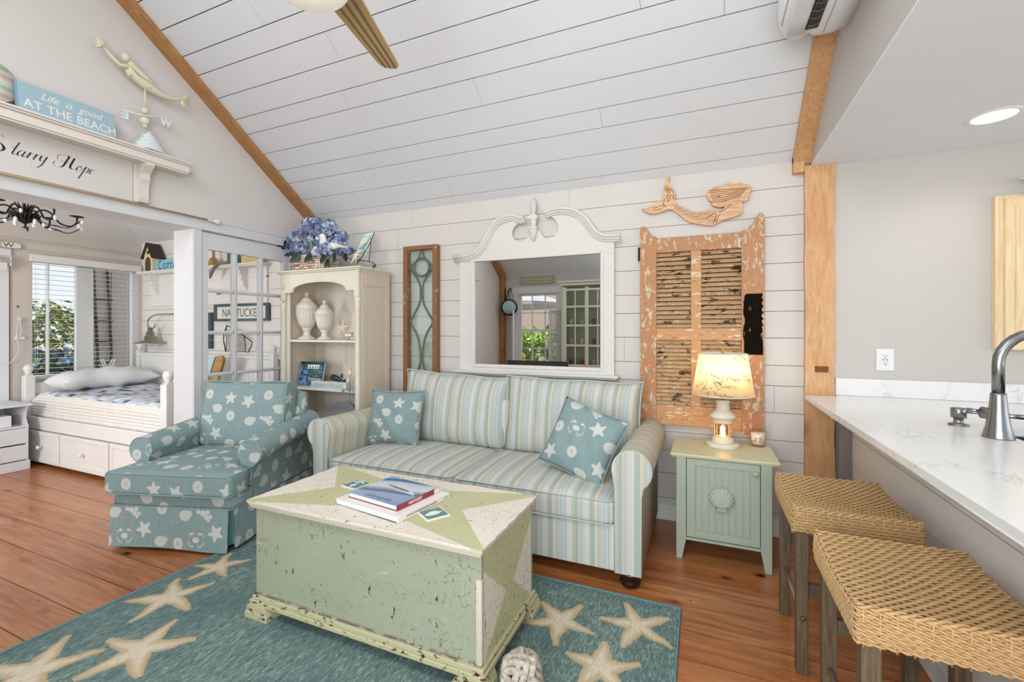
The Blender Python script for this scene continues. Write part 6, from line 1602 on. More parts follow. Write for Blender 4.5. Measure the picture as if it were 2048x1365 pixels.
# birdhouse
bq = at(305, 539, y=BY-.10); hx_ = bq.x; hy0, hy1 = BY-.145, BY-.03; zb0 = zs2
bh = thing('birdhouse', 'small cream birdhouse with dark pitched roof and door on the bedroom shelf', 'birdhouse', (hx_, BY-.09, zb0))
P = [(hx_-.080, zb0), (hx_+.080, zb0), (hx_+.080, zb0+.17), (hx_, zb0+.315), (hx_-.080, zb0+.17)]
fin(MB().prism(P, hy0, hy1, 'y'), 'house', flat('#e2d2ac', .6), bh)
for s_ in (-1, 1): fin(MB().bar((hx_, (hy0+hy1)/2-.008, zb0+.325), (hx_+s_*.105, (hy0+hy1)/2-.008, zb0+.145), hy1-hy0+.03, .010), 'roof', flat('#3e352b', .7), bh)
P = [(hx_-.048, zb0+.002), (hx_+.048, zb0+.002), (hx_+.048, zb0+.11), (hx_+.03, zb0+.145), (hx_, zb0+.165), (hx_-.03, zb0+.145), (hx_-.048, zb0+.11)]
fin(MB().prism(P, hy0-.006, hy0+.001, 'y'), 'door', flat('#4f3f33', .6), bh)
fin(MB().lathe([(0, 0), (.020, 0), (.020, .004), (0, .004)], (0, 0, 0), 16, M=TR(hx_, hy0+.001, zb0+.215) @ rotm(pi/2, 0, 0)), 'entrance_hole', m_black, bh)
fin(MB().tube([(hx_+.016*cos(a_*pi/6), hy0-.008, zb0+.115+.016*sin(a_*pi/6)) for a_ in range(12)], .0025, 6, closed=True), 'ring', m_brass, bh)
# cottage sign
cs = thing('cottage_sign', 'light blue sign lettered COTTAGE beside the birdhouse on the bedroom shelf', 'sign', (-5.72, BY-.11, zs2))
fin(MB().box(-5.86, -5.27, BY-.115, BY-.10, zs2, zs2+.122), 'board', flat('#8ec4dc', .6, var=.06), cs, bevel=.002)
fin(text_mb('C', .150, TR(-5.775, BY-.1155, zs2+.010) @ FACE_S, .0004, xs=.62), 'lettering', flat('#1f3a5a', .6), cs); fin(text_mb('OTTAGE', .100, TR(-5.725, BY-.1155, zs2+.012) @ FACE_S, .0004, xs=.90, align='LEFT'), 'lettering', flat('#1f3a5a', .6), cs)
# sconce lamp
scx = -5.86
sc3 = thing('wall_sconce', 'nickel gooseneck barn style sconce lamp on the bedroom back wall', 'wall lamp', (scx, BY-.12, 1.1))
m_nick = flat('#a39a8c', .3, metal=.9)
fin(MB().tube(cspline([(-5.66, BY-.01, 1.50), (-5.72, BY-.10, 1.50), (scx-.0, BY-.12, 1.49), (scx-.11, BY-.12, 1.45), (scx-.14, BY-.12, 1.385), (scx-.09, BY-.12, 1.335), (scx-.01, BY-.12, 1.35), (scx+.0, BY-.12, 1.39)], 6), .008, 8), 'gooseneck', m_nick, sc3)
fin(MB().lathe([(.001, -.012), (.05, -.010), (.045, 0), (.028, .012), (.001, .018)], (0, 0, 0), 20, M=TR(-5.66, BY-.006, 1.50) @ rotm(pi/2, 0, 0)), 'wall_plate', m_nick, sc3)
fin(MB().lathe([(.028, .0), (.030, .045), (.024, .05), (.024, .06), (.042, .062), (.042, .0)][::-1] if 0 else [(.150, -.085), (.145, -.075), (.060, -.045), (.058, -.0), (.040, .005), (.040, .05), (.026, .055), (.026, .10), (.001, .104)], (scx-.09, BY-.12, 1.245), 28), 'shade', m_nick, sc3)
fin(MB().ball((scx-.09, BY-.12, 1.165), .048, 14), 'globe', mat_pane('globe_glass', .15), sc3)
fin(MB().tube([(-5.655, BY-.022, 1.48), (-5.655, BY-.022, 1.06)], .0065, 8), 'cord_cover', flat('#8a6f5a', .5), sc3)
# framed NANTUCKET sign and a second framed sign
def framed(name, label, x0, x1, z0, z1, fr_, body, size, xs_):
    t = thing(name, label, 'sign', ((x0+x1)/2, BY-.015, z0)); y0 = BY-.035
    fin(MB().box(x0, x1, y0, BY-.004, z1-fr_, z1).box(x0, x1, y0, BY-.004, z0, z0+fr_).box(x0, x0+fr_*1.6, y0, BY-.004, z0+fr_, z1-fr_).box(x1-fr_*1.6, x1, y0, BY-.004, z0+fr_, z1-fr_), 'frame', distress('worn_teal_frame', lin('#33505a'), lin('#6f8a90'), .66, 18), t, bevel=.002)
    fin(MB().box(x0+.01, x1-.01, y0+.012, BY-.006, z0+.01, z1-.01), 'panel', flat('#e9e6dd', .6), t)
    if body: fin(text_mb(body, size, TR((x0+x1)/2, y0+.0115, (z0+z1)/2-size*.36) @ FACE_S, .0004, xs=xs_), 'lettering', flat('#39424a', .6), t)
framed('framed_sign', 'framed sign reading NANTUCKET on the bedroom back wall behind the glazed panel', -4.955, -4.105, 1.412, 1.595, .026, 'NANTUCKET', .125, .80)
framed('framed_sign', 'tall dark teal framed picture left of the lettered sign on the bedroom wall', -5.45, -5.00, 1.11, 1.51, .03, None, 0, 1)
# wire fish net basket on the ledge
nb = thing('net_creel', 'dark wire framed net with diamond mesh standing on the bedroom ledge', 'fishing net', (-4.56, BY-.05, 1.05))
yn = BY-.06
def N_(x_, y_): p = at(400+x_/9.75, 640+y_/9.75, y=yn); return (p.x, p.y, p.z)
fin(MB().tube([N_(500, 620), N_(460, 400), N_(465, 290), N_(520, 110), N_(640, 170), N_(880, 330), N_(1020, 430), N_(1000, 520), N_(930, 640)], .006, 6).tube([N_(505, 625), N_(520, 400), N_(505, 300), N_(520, 110)], .004, 6).tube([N_(870, 335), N_(895, 500), N_(880, 640)], .004, 6), 'wire_frame', m_iron, nb)
mb = MB()
for i in range(14):
    a_ = i/13
    mb.tube([N_(505+375*a_, 630), N_(500+370*min(1, a_+.12), 460+20*sin(i)), N_(520+340*min(1, a_+.05), 200+130*a_)], .0016, 4)
for j in range(15):
    b_ = j/14; z_ = 620-b_*430; x1_ = 885-40*max(0, b_-.6)*5 if b_ > .6 else 885
    mb.tube([N_(508, z_), N_(600, z_-8), N_(700, z_+8), N_(min(x1_, 880), z_+(0 if b_ < .7 else 0))], .0016, 4)
fin(mb, 'net', flat('#5c4a42', .8), nb)
# bell, driftwood mermaid, books on the shelf seen through the panes
bq = at(427, 530, y=BY-.09); t = thing('hand_bell', 'brass hand bell with wooden handle on the bedroom shelf', 'bell', (bq.x, BY-.09, zs2))
fin(MB().lathe([(.058, 0), (.056, .01), (.045, .05), (.035, .085), (.012, .10), (.001, .102)], (bq.x, BY-.09, zs2), 20), 'bell', m_brass, t)
fin(MB().lathe([(.010, .10), (.016, .11), (.012, .13), (.014, .16), (.018, .20), (.012, .22), (.001, .225)], (bq.x, BY-.09, zs2), 14), 'handle', flat('#9a6a3a', .4), t)
def D_(x_, y_): p = at(400+x_/7.583, 480+y_/7.583, y=BY-.165); return (p.x, p.y, p.z)
fin(MB().tube([D_(425, 200), D_(428, 260), D_(430, 330), D_(400, 345), D_(330, 345), D_(260, 365), D_(210, 430), D_(170, 500), D_(150, 590)], [.010, .012, .016, .018, .018, .018, .016, .020, .008], 8).tube([D_(428, 250), D_(405, 230)], [.008, .004], 6), 'driftwood_mermaid', flat('#7d7a6a', .7), None, 'grey green carved tail shape hanging over the edge of the bedroom shelf', 'ornament')
for u0, u1, vt, h, lab in ((461, 466, 506, '#3f8aa8', 'slim teal book standing on the bedroom shelf, leftmost'), (477, 484, 510, '#2f5560', 'dark patterned book standing on the bedroom shelf, middle')):
    a_ = at(u0, 520, y=BY-.10).x; b_ = at(u1, 520, y=BY-.10).x; zt2 = at(u0, vt, y=BY-.10).z
    t = thing('shelf_book', lab, 'book', ((a_+b_)/2, BY-.07, zs2)); fin(MB().box(a_, b_, BY-.12, BY-.03, zs2, zt2), 'cover', flat(h, .5, var=.3, ns=30), t, bevel=.001); fin(MB().box(a_+.003, b_-.003, BY-.115, BY-.028, zs2+.003, zt2+.0005), 'pages', m_page, t)
a_ = at(485, 520, y=BY-.09).x; b_ = at(520, 520, y=BY-.09).x
fin(MB().box(a_+.006, b_, BY-.11, BY-.09, zs2, zs2+.15), 'seascape_picture', flat('#d9bc7c', .6, var=.25, ns=12), None, 'tan and yellow painted panel standing on the bedroom shelf, right of the books', 'picture')
# painted oar cushion on bed
def O_(x_, y_, y=2.95): p = at(400+x_/9.75, 640+y_/9.75, y=y); return (p.x, p.z)
t = thing('surfboard_sign', 'pale blue board with tan wooden edge leaning at the bed back', 'board', (-4.60, 2.95, .72))
P = [O_(360, 705), O_(430, 705), O_(470, 780), O_(430, 950), O_(330, 1230), O_(260, 1360), O_(130, 1360), O_(240, 1040), O_(320, 780)]
fin(MB().prism(cspline(P, 3, True), 2.94, 2.965, 'y'), 'wooden_edge', wood('driftwood_edge', lin('#8a6a3c'), lin('#b8904c'), lin('#b9a78c'), (1, 1, 1), False), t)
P = [O_(60, 720), O_(330, 715), O_(300, 800), O_(225, 1040), O_(60, 1400), O_(-100, 1400)]
fin(MB().prism(P, 2.93, 2.96, 'y'), 'blue_panel', flat('#c3d5da', .6), t)
# ------------------------------------------------------------------ kitchen peninsula
CZt = .918; th = .030; cxe = .569
ctr = thing('countertop', 'white veined quartz countertop on the kitchen peninsula', 'countertop', (1.0, 1.5, CZt-th))
hx0, hx1, hy0_, hy1_ = 1.045, 1.42, 1.78, 2.43
mb = MB()
mb.box(cxe, hx0, -1.2, 3.195, CZt-th, CZt).box(hx0, hx1, -1.2, hy0_, CZt-th, CZt).box(hx0, hx1, hy1_, 3.195, CZt-th, CZt).box(hx1, 1.55, -1.2, 3.195, CZt-th, CZt)
mb.box(.738, 1.55, 3.195, 3.279, CZt-th, CZt).box(1.55, 3.6, 2.62, 3.279, CZt-th, CZt)
fin(mb, 'slab', m_quartz, ctr)
fin(MB().tube([(cxe+.002, -1.2, CZt-th+.004), (cxe+.002, 3.19, CZt-th+.004)], .0045, 6), 'edge_ogee', m_quartz, ctr)
fin(MB().box(.739, 3.6, 3.258, 3.279, CZt+.0005, CZt+.103), 'backsplash', m_quartz, None, 'white quartz backsplash strip along the kitchen wall behind the counter', 'backsplash', bevel=.003)
# peninsula half wall
m_pen = planks('peninsula_board_paint', lin('#e9e7e5'), lin('#8b7c70'), (8, .6, 8))
mb = MB(); zs3 = [0.0, .17, .36, .53, .70, .82, .888]
for a, b in zip(zs3, zs3[1:]): mb.box(.80, .82, -1.2, 3.18, a+.0016, b-.0016)
hw_o = struct('wall_peninsula', mb, m_pen)
struct('wall_peninsula_backing', MB().box(.81, .86, -1.2, 3.18, 0, .888), m_gap, parent=hw_o)
struct('baseboard_peninsula', MB().box(.784, .80, -1.2, 3.18, 0, .10), m_white, bevel=.003)
struct('wall_niche', MB().box(.735, .80, 3.17, 3.279, 0, .888), flat('#8a837c', .9))
mb = MB().box(.90, 1.5, -1.2, hy0_-.03, .1, .885).box(.90, 1.5, hy1_+.03, 3.18, .1, .885)
fin(mb, 'base_cabinet', m_bedwhite, None, 'white kitchen base cabinet behind the peninsula wall', 'cabinet')
# sink
sk = thing('sink', 'stainless undermount sink set in the white countertop', 'sink', ((hx0+hx1)/2, 2.1, .68))
mb = MB().box(hx0-.012, hx0, hy0_-.012, hy1_+.012, .69, CZt-th).box(hx1, hx1+.012, hy0_-.012, hy1_+.012, .69, CZt-th).box(hx0, hx1, hy0_-.012, hy0_, .69, CZt-th).box(hx0, hx1, hy1_, hy1_+.012, .69, CZt-th).box(hx0-.012, hx1+.012, hy0_-.012, hy1_+.012, .68, .69)
fin(mb, 'basin', m_steel, sk, bevel=.004)
fin(MB().lathe([(.0, .691), (.04, .691), (.042, .694), (.0, .694)], ((hx0+hx1)/2, 2.1, 0), 20), 'drain', m_steel, sk)
# faucet
fp = at(1985, 880, z=CZt); fx, fy = .988, 2.19
fa = thing('faucet', 'tall brushed steel gooseneck faucet at the sink edge', 'faucet', (fx, fy, CZt))
fin(MB().lathe([(.0, 0), (.043, 0), (.043, .004), (.034, .04), (.026, .10), (.0215, .155), (.0215, .162), (.019, .163), (.0, .165)], (fx, fy, CZt), 28), 'body', m_steel, fa)
Q = [(fx, fy, CZt+.16), (fx, fy, CZt+.27)]+[(fx+.115-.115*cos(pi*i/14), fy, CZt+.27+.115*sin(pi*i/14)) for i in range(1, 14)]+[(fx+.23, fy, CZt+.26), (fx+.232, fy, CZt+.20)]
fin(MB().tube(Q, .0175, 16), 'spout', m_steel, fa)
hb_ = at(1962, 828, x=fx)
fin(MB().tube([(fx-.030, fy+.035, CZt+.085), (fx, fy, CZt+.085)], [.022, .020], 14).tube([(fx-.03, fy+.036, CZt+.088), (fx-.066, fy+.052, CZt+.092)], [.007, .006], 8).tube([(fx+.01, fy-.0, CZt+.083), (fx+.075, fy-.004, CZt+.080)], .0085, 10), 'handle', m_steel, fa)
dp = at(1917, 851, z=CZt); dx_, dy_ = dp.x, dp.y
sd = thing('soap_dispenser', 'short brushed steel soap dispenser beside the faucet', 'soap dispenser', (dx_, dy_, CZt))
fin(MB().lathe([(0, 0), (.033, 0), (.033, .006), (.016, .010), (.016, .030), (.025, .032), (.025, .068), (.022, .072), (0, .073)], (dx_, dy_, CZt), 22), 'body', m_steel, sd)
fin(MB().tube([(dx_, dy_, CZt+.058), (dx_+.05, dy_-.02, CZt+.058), (dx_+.085, dy_-.032, CZt+.054)], .006, 8), 'nozzle', m_steel, sd)
# outlet
op = at(1769.5, 720, y=BY); ox, oz = op.x, op.z
ol = thing('power_outlet', 'white double power outlet on the kitchen wall above the backsplash', 'outlet', (ox, BY, oz-.06))
fin(MB().box(ox-.042, ox+.042, BY-.007, BY, oz-.064, oz+.064), 'cover_plate', m_white, ol, bevel=.003)
fin(MB().box(ox-.017, ox+.017, BY-.0095, BY-.006, oz-.034, oz+.034), 'receptacle', m_white, ol, bevel=.001)
mb = MB()
for s_ in (-1, 1):
    for dx in (-.0065, .0065): mb.box(ox+dx-.001, ox+dx+.001, BY-.0105, BY-.009, oz+s_*.020, oz+s_*.020+.009)
    mb.box(ox-.003, ox+.003, BY-.0105, BY-.009, oz+s_*.020-.010, oz+s_*.020-.005)
mb.box(ox-.012, ox-.004, BY-.0105, BY-.009, oz-.003, oz+.002).box(ox+.004, ox+.012, BY-.0105, BY-.009, oz-.003, oz+.002)
fin(mb, 'slots', m_black, ol)
# wooden panelled wall cabinet door piece and starfish above
m_cab = wood('pale_cabinet_wood', lin('#d9b98c'), lin('#e8cfa6'), lin('#efdcba'), (9, 9, .5), False, .5)
kc = thing('wall_cabinet', 'pale wooden panelled cabinet front hung on the kitchen wall', 'cabinet', (1.8, BY-.03, 1.2))
x0, x1, z0, z1 = 1.452, 2.10, 1.205, 2.035; yc = BY-.035
fin(MB().box(x0, x1, yc, BY, z0, z1), 'carcass', m_cab, kc, bevel=.003)
fin(MB().box(x0+.035, x1-.02, yc-.012, yc, z0+.0, z1-.015), 'door', m_cab, kc, bevel=.006)
fin(MB().box(x0+.075, x1-.06, yc-.018, yc-.011, z0+.075, z1-.055), 'panel', m_cab, kc, bevel=.006)
fin(MB().box(x0+.125, x1-.11, yc-.022, yc-.017, z0+.12, z1-.10), 'panel', m_cab, kc, bevel=.004)
mb = MB()
for k in range(7): mb.box(x0+.16+k*.06, x0+.162+k*.06, yc-.0228, yc-.0215, z0+.12, z1-.10)
fin(mb, 'grooves', flat('#a97d4e', .7), kc)
fin(starfish(MB(), (0, 0, 0), .12, M0=TR(1.66, BY-.045, 2.085) @ rotm(radians(80), 0, 0), thick=.01), 'starfish', flat('#dcdcd8', .6), None, 'white starfish ornament on top of the wooden wall cabinet', 'starfish')

# ------------------------------------------------------------------ recessed light
rl = thing('recessed_light', 'round white recessed downlight, lit, in the kitchen ceiling', 'ceiling light', (1.262, 2.83, 2.30))
fin(MB().lathe([(.075, 2.3202), (.082, 2.314), (.098, 2.3175), (.10, 2.3202)], (1.262, 2.83, 0), 40), 'trim_ring', m_white, rl)
fin(MB().lathe([(0, 2.3175), (.079, 2.3175), (.079, 2.3195), (0, 2.3195)], (1.262, 2.83, 0), 36), 'lens', G('downlight_lens').out((1, 1, 1), .5, emis=(1, .98, .94), es=5), rl)
def spot(name, loc, e):
    d = bpy.data.lights.new(name, 'SPOT'); d.energy = e; d.spot_size = radians(150); d.spot_blend = .8; d.shadow_soft_size = .07; d.color = (1, .95, .86)
    o = bpy.data.objects.new(name, d); C.objects.link(o); o.location = loc; return o
spot('downlight', (1.262, 2.83, 2.30), 5); spot('downlight_near_sink', (1.262, 1.45, 2.31), 5)
rl2 = dup(rl, (1.262, 1.45, 2.30), label='round recessed downlight nearer the viewer in the kitchen ceiling, out of frame')

# ------------------------------------------------------------------ wall mounted air conditioner
ax0, ax1, ay1, az0, az1 = .322, .61, 2.50, 2.672, 2.97
ac = thing('air_conditioner', 'white wall mounted air conditioner above the right rafter board', 'air conditioner', (.5, 2.0, az0))
m_ac = flat('#e2e3e5', .35, var=.01)
def acp(y):   # profile in x,z seen from the end
    pts = [(ax1, az0+.02), (ax1-.07, az0), (.47, az0+.004), (.445, az0+.022), (.42, az0+.004), (.385, az0+.004), (.345, az0+.03), (.324, az0+.085), (.322, az0+.16), (.335, az1), (ax1, az1)]
    return pts
L = []
for y, s_ in ((1.65, 1), (2.40, 1), (2.44, .99), (2.47, .95), (2.485, .86)):
    cxm_, czm = .47, az0+.14; L.append([(ax1-(ax1-x)*(s_ if x < .6 else 1), y, czm+(z-czm)*s_) for x, z in cspline(acp(0)[1:-2], 3)+[acp(0)[-2], acp(0)[-1], acp(0)[0]]])
fin(MB().loft(L, True, True), 'housing', m_ac, ac)
fin(MB().box(.333, .352, 1.66, 2.39, az0+.045, az0+.05), 'front_seam', flat('#9a9ca0', .5), ac)
mb = MB().box(.425, .475, 1.66, 2.385, az0-.002, az0+.012); fin(mb, 'air_outlet', m_black, ac)
mb = MB()
for k in range(14): mb.tube([(.428, 1.70+k*.05, az0-.004), (.45, 1.705+k*.05, az0-.008), (.472, 1.70+k*.05, az0-.004)], .0012, 4)
for x in (.437, .447, .457, .466): mb.tube([(x, 1.66, az0-.005), (x, 2.385, az0-.005)], .0012, 4)
fin(mb, 'grille', flat('#8b8b8b', .5), ac)
fin(MB().rbox(.352, .424, 1.66, 2.40, az0-.012, az0+.004, .007, 6), 'louvre_flap', m_ac, ac)
fin(MB().box(.505, .507, 1.66, 2.44, az0-.0015, az0+.004), 'panel_seam', flat('#8e9094', .5), ac)

# ------------------------------------------------------------------ ceiling fan
hcx, hcy = -1.227, 1.12; fz = 2.60
fn = thing('ceiling_fan', 'ceiling fan with tan grooved blades and cream glass light bowl', 'ceiling fan', (hcx, hcy, 2.42))
fin(MB().lathe([(.001, 2.425), (.05, 2.43), (.095, 2.448), (.128, 2.475), (.145, 2.505), (.147, 2.515), (.0, 2.515)], (hcx, hcy, 0), 36), 'glass_bowl', G('cream_glass').out(lin('#efeddc'), .25, emis=lin('#efeddc'), es=.15), fn)
fin(MB().lathe([(.0, 2.515), (.11, 2.516), (.12, 2.56), (.14, 2.58), (.14, 2.64), (.10, 2.67), (.03, 2.69), (.02, 2.72), (0, 2.72)], (hcx, hcy, 0), 32), 'motor_housing', m_white, fn)
fin(MB().tube([(hcx, hcy, 2.70), (hcx, hcy, cz(hcy)-.02)], .013, 10).lathe([(.0, -.08), (.03, -.08), (.06, -.03), (.06, 0), (0, 0)], (hcx, hcy, cz(hcy)+.0), 20), 'downrod', m_white, fn)
g = G('tan_blade'); x_, y_, z_ = g.xyz('UV'); nn = g.noise(g.vec(x_*2, y_*60, 0.0), 4, 4); m_bl = g.out(g.mix(lin('#b89a68'), lin('#d0b684'), nn), .5)
tipd = Vector((-1.407-hcx, 1.788-hcy, 0)); a0_ = atan2(tipd.y, tipd.x); R1 = tipd.length
for k in range(4):
    a_ = a0_+k*2*pi/4; Mx = TR(hcx, hcy, fz) @ rotm(0, 0, a_) @ rotm(radians(8), 0, 0)
    P = [(.15, -.075), (.17, -.083), (R1-.05, -.052), (R1-.02, -.046), (R1, -.030), (R1+.004, 0), (R1, .030), (R1-.02, .046), (R1-.05, .052), (.17, .083), (.15, .075)]
    b_ = fin(MB().prism(P, -.004, .004, 'z', M=Mx), 'blade', m_bl, fn)
    mb = MB()
    for t_ in (-.62, -.50, -.06, .06, .50, .62):
        mb.add([(.152, .078*t_-.0018, -.0045), (.152, .078*t_+.0018, -.0045), (R1-.008, .046*t_+.0014, -.0045), (R1-.008, .046*t_-.0014, -.0045), (.152, .078*t_-.0018, -.0035), (.152, .078*t_+.0018, -.0035), (R1-.008, .046*t_+.0014, -.0035), (R1-.008, .046*t_-.0014, -.0035)], [(0,1,2,3), (7,6,5,4), (0,4,5,1), (1,5,6,2), (2,6,7,3), (3,7,4,0)], M=Mx)
    fin(mb, 'blade_grooves', flat('#3b2717', .8), b_)

# ------------------------------------------------------------------ woven bar stools
m_wick = G('seagrass'); gx = m_wick
nn = gx.noise(gx.scale(gx.coord(), 1), 90, 3); m_wick = gx.out(gx.mix(lin('#a47c4c'), lin('#d9b886'), nn), .7, bump=nn, bs=.2)
m_leg = wood('weathered_oak_leg', lin('#44382a'), lin('#5f4f3b'), lin('#75634a'), (9, 9, .8), False, .5)
def stool(cx, cyy, label):
    W, D, ZT, ZB = .385, .440, .640, .545
    t = thing('bar_stool', label, 'stool', (cx, cyy, 0), 0, 'woven bar stools at the counter')
    def ztop(u, v): return ZT-.022*(1-(2*v-1)**2)-.003*(1-(2*u-1)**2)
    X = lambda u: cx-W/2+W*u
    Yf = lambda v: cyy-D/2+D*v
    fin(MB().rbox(cx-W/2+.006, cx+W/2-.006, cyy-D/2+.006, cyy+D/2-.006, ZB+.004, ZT-.028, .012, 4), 'seat_core', m_shad, t)
    def dark(a, b): return (X(.02+.96*a), Yf(.015+.97*b), ztop(a, b)-.008)
    fin(MB().grid(dark, 8, 12), 'seat_lining', m_shad, t)
    mb = MB(); nr = 21; ns = 14
    for r in range(nr+1):
        v = .005+.99*r/nr
        for ph in (0, 1):
            P = []; m_ = ns*5
            for i in range(m_+1):
                u = i/m_; s_ = sin(u*ns*pi+ph*pi+r*.9)
                P.append((X(u), Yf(v)+.0052*s_, ztop(u, v)-.002+.0040*cos(u*ns*pi+ph*pi+r*.9)))
            mb.tube(P, .0040, 5)
    fin(mb, 'woven_top', m_wick, t)
    mb = MB(); nrow = 8; per = []
    r_ = .02
    def perim(k):   # rounded rectangle, k in 0..1
        L1, L2 = W, D; tot = 2*(L1+L2); d = (k % 1)*tot
        if d < L1: return (cx-W/2+d, cyy-D/2, 0, -1)
        d -= L1
        if d < L2: return (cx+W/2, cyy-D/2+d, 1, 0)
        d -= L2
        if d < L1: return (cx+W/2-d, cyy+D/2, 0, 1)
        d -= L1
        return (cx-W/2, cyy+D/2-d, -1, 0)
    for r in range(nrow):
        for ph in (0, 1):
            P = []; m_ = 330
            for i in range(m_):
                k = i/m_; x, y, nx3, ny3 = perim(k); u = (x-cx+W/2)/W; v = (y-cyy+D/2)/D; zt_ = ztop(u, v)-.006
                f = (r+.5)/nrow; z = ZB+(zt_-ZB)*f; s_ = sin(k*66*pi*2/2+ph*pi+(r % 2)*pi/2)
                bul = .004*sin(pi*f)
                P.append((x+nx3*(.0035*s_+bul), y+ny3*(.0035*s_+bul), z+.0032*cos(k*66*pi+ph*pi+(r % 2)*pi/2)))
            mb.tube(P, .0037, 5, closed=True)
    fin(mb, 'woven_rim', m_wick, t)
    mb = MB()
    for i in range(50):
        x, y, nx3, ny3 = perim(i/50+.006); u = (x-cx+W/2)/W; v = (y-cyy+D/2)/D
        mb.tube([(x+nx3*.003, y+ny3*.003, ZB-.004), (x+nx3*.006, y+ny3*.006, ztop(u, v)-.012), (x-nx3*.006, y-ny3*.006, ztop(u, v)+.002)], .0022, 5)
    fin(mb, 'weave_stakes', m_wick, t)
    for sx in (-1, 1):
        for sy3 in (-1, 1):
            x = cx+sx*(W/2-.030); y = cyy+sy3*(D/2-.028)
            mb = MB().taper(x-.021, x+.021, y-.021, y+.021, 0, ZB+.01, (.004 if sx > 0 else 0, .004 if sx < 0 else 0), (0, 0))
            fin(mb, 'leg', m_leg, t, bevel=.003)
    for sx in (-1, 1):
        x = cx+sx*(W/2-.030); fin(MB().tube([(x, cyy-D/2+.03, .215), (x, cyy+D/2-.03, .215)], .0095, 10), 'foot_rail', m_steel if False else flat('#b5a98e', .3, metal=.8), t)
    for sy3 in (-1, 1):
        y = cyy+sy3*(D/2-.028); fin(MB().box(cx-W/2+.05, cx+W/2-.05, y-.012, y+.012, .30 if sy3 < 0 else .33, .345 if sy3 < 0 else .375), 'stretcher', m_leg, t, bevel=.002)
    for sx in (-1, 1):
        x = cx+sx*(W/2-.030); fin(MB().lathe([(0, 0), (.010, .001), (.006, .006), (0, .007)], (0, 0, 0), 12, M=TR(x, cyy-D/2+.007, .215) @ rotm(pi/2, 0, 0)), 'bolt_cap', m_leg, t)
    return t
st1 = stool(.512, 2.208, 'woven seagrass bar stool beside the green end table, farther one')
dup(st1, (.540, 1.555, 0), label='woven seagrass bar stool nearest the viewer at the peninsula')

# ------------------------------------------------------------------ rope knot at the bottom edge
kp = Vector((-.592, 1.475, .012)); R_ = .072
kn = MB(); rr = random.Random(6)
for k, (ax_, ph) in enumerate(((0, -.35), (0, 0), (0, .35), (1, -.35), (1, 0), (1, .35), (2, -.3), (2, 0), (2, .3))):
    P = []
    for i in range(36):
        a = 2*pi*i/36; rad = R_*(.92+.07*sin(3*a+k*2.1))
        p = Vector((cos(a)*rad*cos(ph), sin(a)*rad*cos(ph), sin(ph)*R_*1.0))
        p = Vector((p.z, p.x, p.y)) if ax_ == 0 else (Vector((p.x, p.z, p.y)) if ax_ == 1 else p)
        p = rotm(.5, .35, .3) @ p
        P.append(kp+p+Vector((0, 0, R_+.004)))
    kn.tube(P, .0125, 7, closed=True)
g = G('grey_rope'); nn = g.noise(g.coord(), 60, 4, .7); m_rope = g.out(g.ramp(nn, [(.3, lin('#857d70')), (.5, lin('#b3a999')), (.65, lin('#cfc6b8'))]), .9, bump=nn, bs=.5)
kt = thing('rope_knot', 'round grey rope monkey fist knot on the rug beside the trunk', 'rope knot', (kp.x, kp.y, .012))
fin(kn, 'rope', m_rope, kt); fin(MB().ball(kp+Vector((0, 0, R_+.004)), R_*.88, 16), 'core', m_shad, kt)

# ------------------------------------------------------------------ things seen only in the wall mirror
yR = FY
t = thing('house_sign', 'green wooden sign above the window seen in the mirror', 'sign', (-2.83, yR+.01, 2.2))
fin(MB().box(-3.16, -2.48, yR+.002, yR+.022, 2.175, 2.315), 'board', flat('#a3b48c', .6), t, bevel=.003)
FN = rotm(pi/2, 0, pi)
fin(text_mb('A House is a Home', .075, TR(-2.82, yR+.0225, 2.245) @ FN, .0004), 'lettering', m_dj, t); fin(text_mb('when love lives there', .055, TR(-2.82, yR+.0225, 2.19) @ FN, .0004), 'lettering', m_dj, t)
m_hut = flat('#d3d8c4', .5, var=.06)
hu = thing('green_hutch', 'pale green glass fronted hutch seen in the mirror', 'cabinet', (-1.85, yR+.2, 0))
gx_0, gx_1, gy = -2.24, -1.35, yR+.38
fin(MB().box(gx_0, gx_0+.03, yR+.01, gy, 0, 2.08).box(gx_1-.03, gx_1, yR+.01, gy, 0, 2.08).box(gx_0+.03, gx_1-.03, yR+.01, yR+.03, 0, 2.08).box(gx_0+.03, gx_1-.03, yR+.03, gy, 0, .7), 'carcass', m_hut, hu)
fin(MB().box(gx_0-.05, gx_1+.05, yR+.01, gy+.05, 2.13, 2.16).box(gx_0-.03, gx_1+.03, yR+.01, gy+.03, 2.08, 2.13), 'cornice', m_hut, hu, bevel=.006)
mb = MB()
for a in (gx_0+.03, (gx_0+gx_1)/2-.03, gx_1-.09): mb.box(a, a+.06, gy-.005, gy+.02, .7, 2.05)
for z in (.7, 1.04, 1.38, 1.70, 1.99): mb.box(gx_0+.03, gx_1-.03, gy-.005, gy+.018, z, z+.035)
for xx in (gx_0+.235, gx_1-.27): mb.box(xx, xx+.02, gy-.003, gy+.014, .7, 2.0)
fin(mb, 'door', m_hut, hu, bevel=.003)
fin(MB().box(gx_0+.04, gx_1-.04, gy+.002, gy+.005, .72, 2.0), 'glass', m_pane, hu)
for z in (1.05, 1.39, 1.71): fin(MB().box(gx_0+.03, gx_1-.03, yR+.03, gy-.02, z, z+.015), 'shelf', m_hut, hu)
rr = random.Random(8)
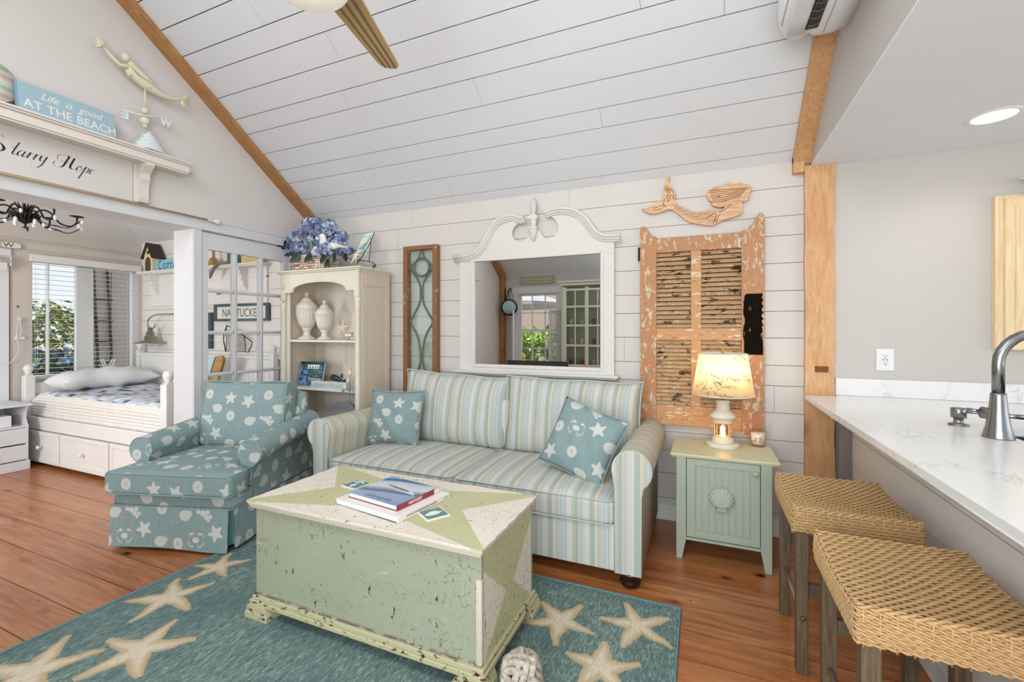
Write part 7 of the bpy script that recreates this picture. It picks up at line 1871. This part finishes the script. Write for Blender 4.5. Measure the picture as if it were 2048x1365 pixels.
for z in (1.065, 1.405, .70):
    for k in range(4):
        x = gx_0+.12+k*.2; r = rr.uniform(.03, .05); fin(MB().lathe([(0, 0), (r*.6, 0), (r, .06), (r*.9, .10), (r*.5, .11), (0, .11)], (x, yR+.2, z), 14), 'pitcher', flat(rr.choice(['#dfe3e6', '#4f6f8f', '#b8493f', '#c9d3c4']), .3), None, 'small ceramic jar in the green hutch seen in the mirror', 'jar', 'jars in the green hutch')
for s_, xx in ((1, -3.30), (-1, -2.36)):
    mb = MB(); w_ = .26; d_ = .03; Mx = TR(xx, yR+.03, 0) @ rotm(0, 0, radians(60 if s_ > 0 else 120))
    mb.box(0, .035, 0, d_, .62, 1.68, Mx).box(w_-.035, w_, 0, d_, .62, 1.68, Mx).box(.035, w_-.035, 0, d_, .62, .68, Mx).box(.035, w_-.035, 0, d_, 1.62, 1.68, Mx).box(.035, w_-.035, 0, d_, 1.12, 1.17, Mx)
    for k in range(36): mb.cbox(0, 0, 0, w_-.07, .022, .004, M=Mx @ TR(w_/2, d_/2, .695+k*.026) @ rotm(radians(40), 0, 0))
    fin(mb, 'interior_shutter', m_white, None, 'white louvred interior shutter %s the window seen in the mirror' % ('left of' if s_ > 0 else 'right of'), 'shutter')
ck = thing('wall_clock', 'round double sided station clock hanging from an iron scroll bracket seen in the mirror', 'clock', (-3.42, yR+.3, 1.6))
fin(MB().lathe([(0, -.04), (.15, -.04), (.155, 0), (.15, .04), (0, .04)], (0, 0, 0), 28, M=TR(-3.30, yR+.20, 1.74) @ rotm(pi/2, 0, radians(-25))), 'case', m_iron, ck)
fin(MB().lathe([(0, .040), (.125, .040), (.125, .0445), (0, .0445)], (0, 0, 0), 28, M=TR(-3.30, yR+.20, 1.74) @ rotm(-pi/2, 0, radians(-25))), 'dial', flat('#a9c4c4', .4), ck)
M_ = TR(-3.30, yR+.20, 1.74) @ rotm(0, 0, radians(-25))
fin(MB().bar((0, .047, 0), (.05, .047, .04), .008, .003, M=M_).bar((0, .047, 0), (-.06, .047, .06), .006, .003, M=M_), 'hands', m_black, ck)
fin(MB().tube([(-3.44, yR+.06, 1.72), (-3.44, yR+.06, 2.10)], .01, 6).tube(cspline([(-3.44, yR+.06, 1.78), (-3.38, yR+.12, 1.95), (-3.30, yR+.20, 2.08), (-3.24, yR+.26, 2.08), (-3.24, yR+.26, 2.02)], 5), .009, 6).tube([(-3.30, yR+.2, 1.9), (-3.30, yR+.2, 2.07)], .006, 6), 'scroll_bracket', m_iron, ck)
fin(MB().box(-3.30, -3.20, yR+.002, yR+.012, 1.10, 1.40), 'slate_plaque', flat('#3f5560', .6), None, 'small slate plaque on the wall under the clock seen in the mirror', 'plaque')
fin(MB().box(-3.0, -1.95, -.35, -.32, .70, .82).box(-3.0, -2.96, -.35, -.32, 0, .70).box(-1.99, -1.95, -.35, -.32, 0, .70), 'bench_back', flat('#4a4642', .5), None, 'dark grey rail of a chair back seen low in the mirror', 'chair')
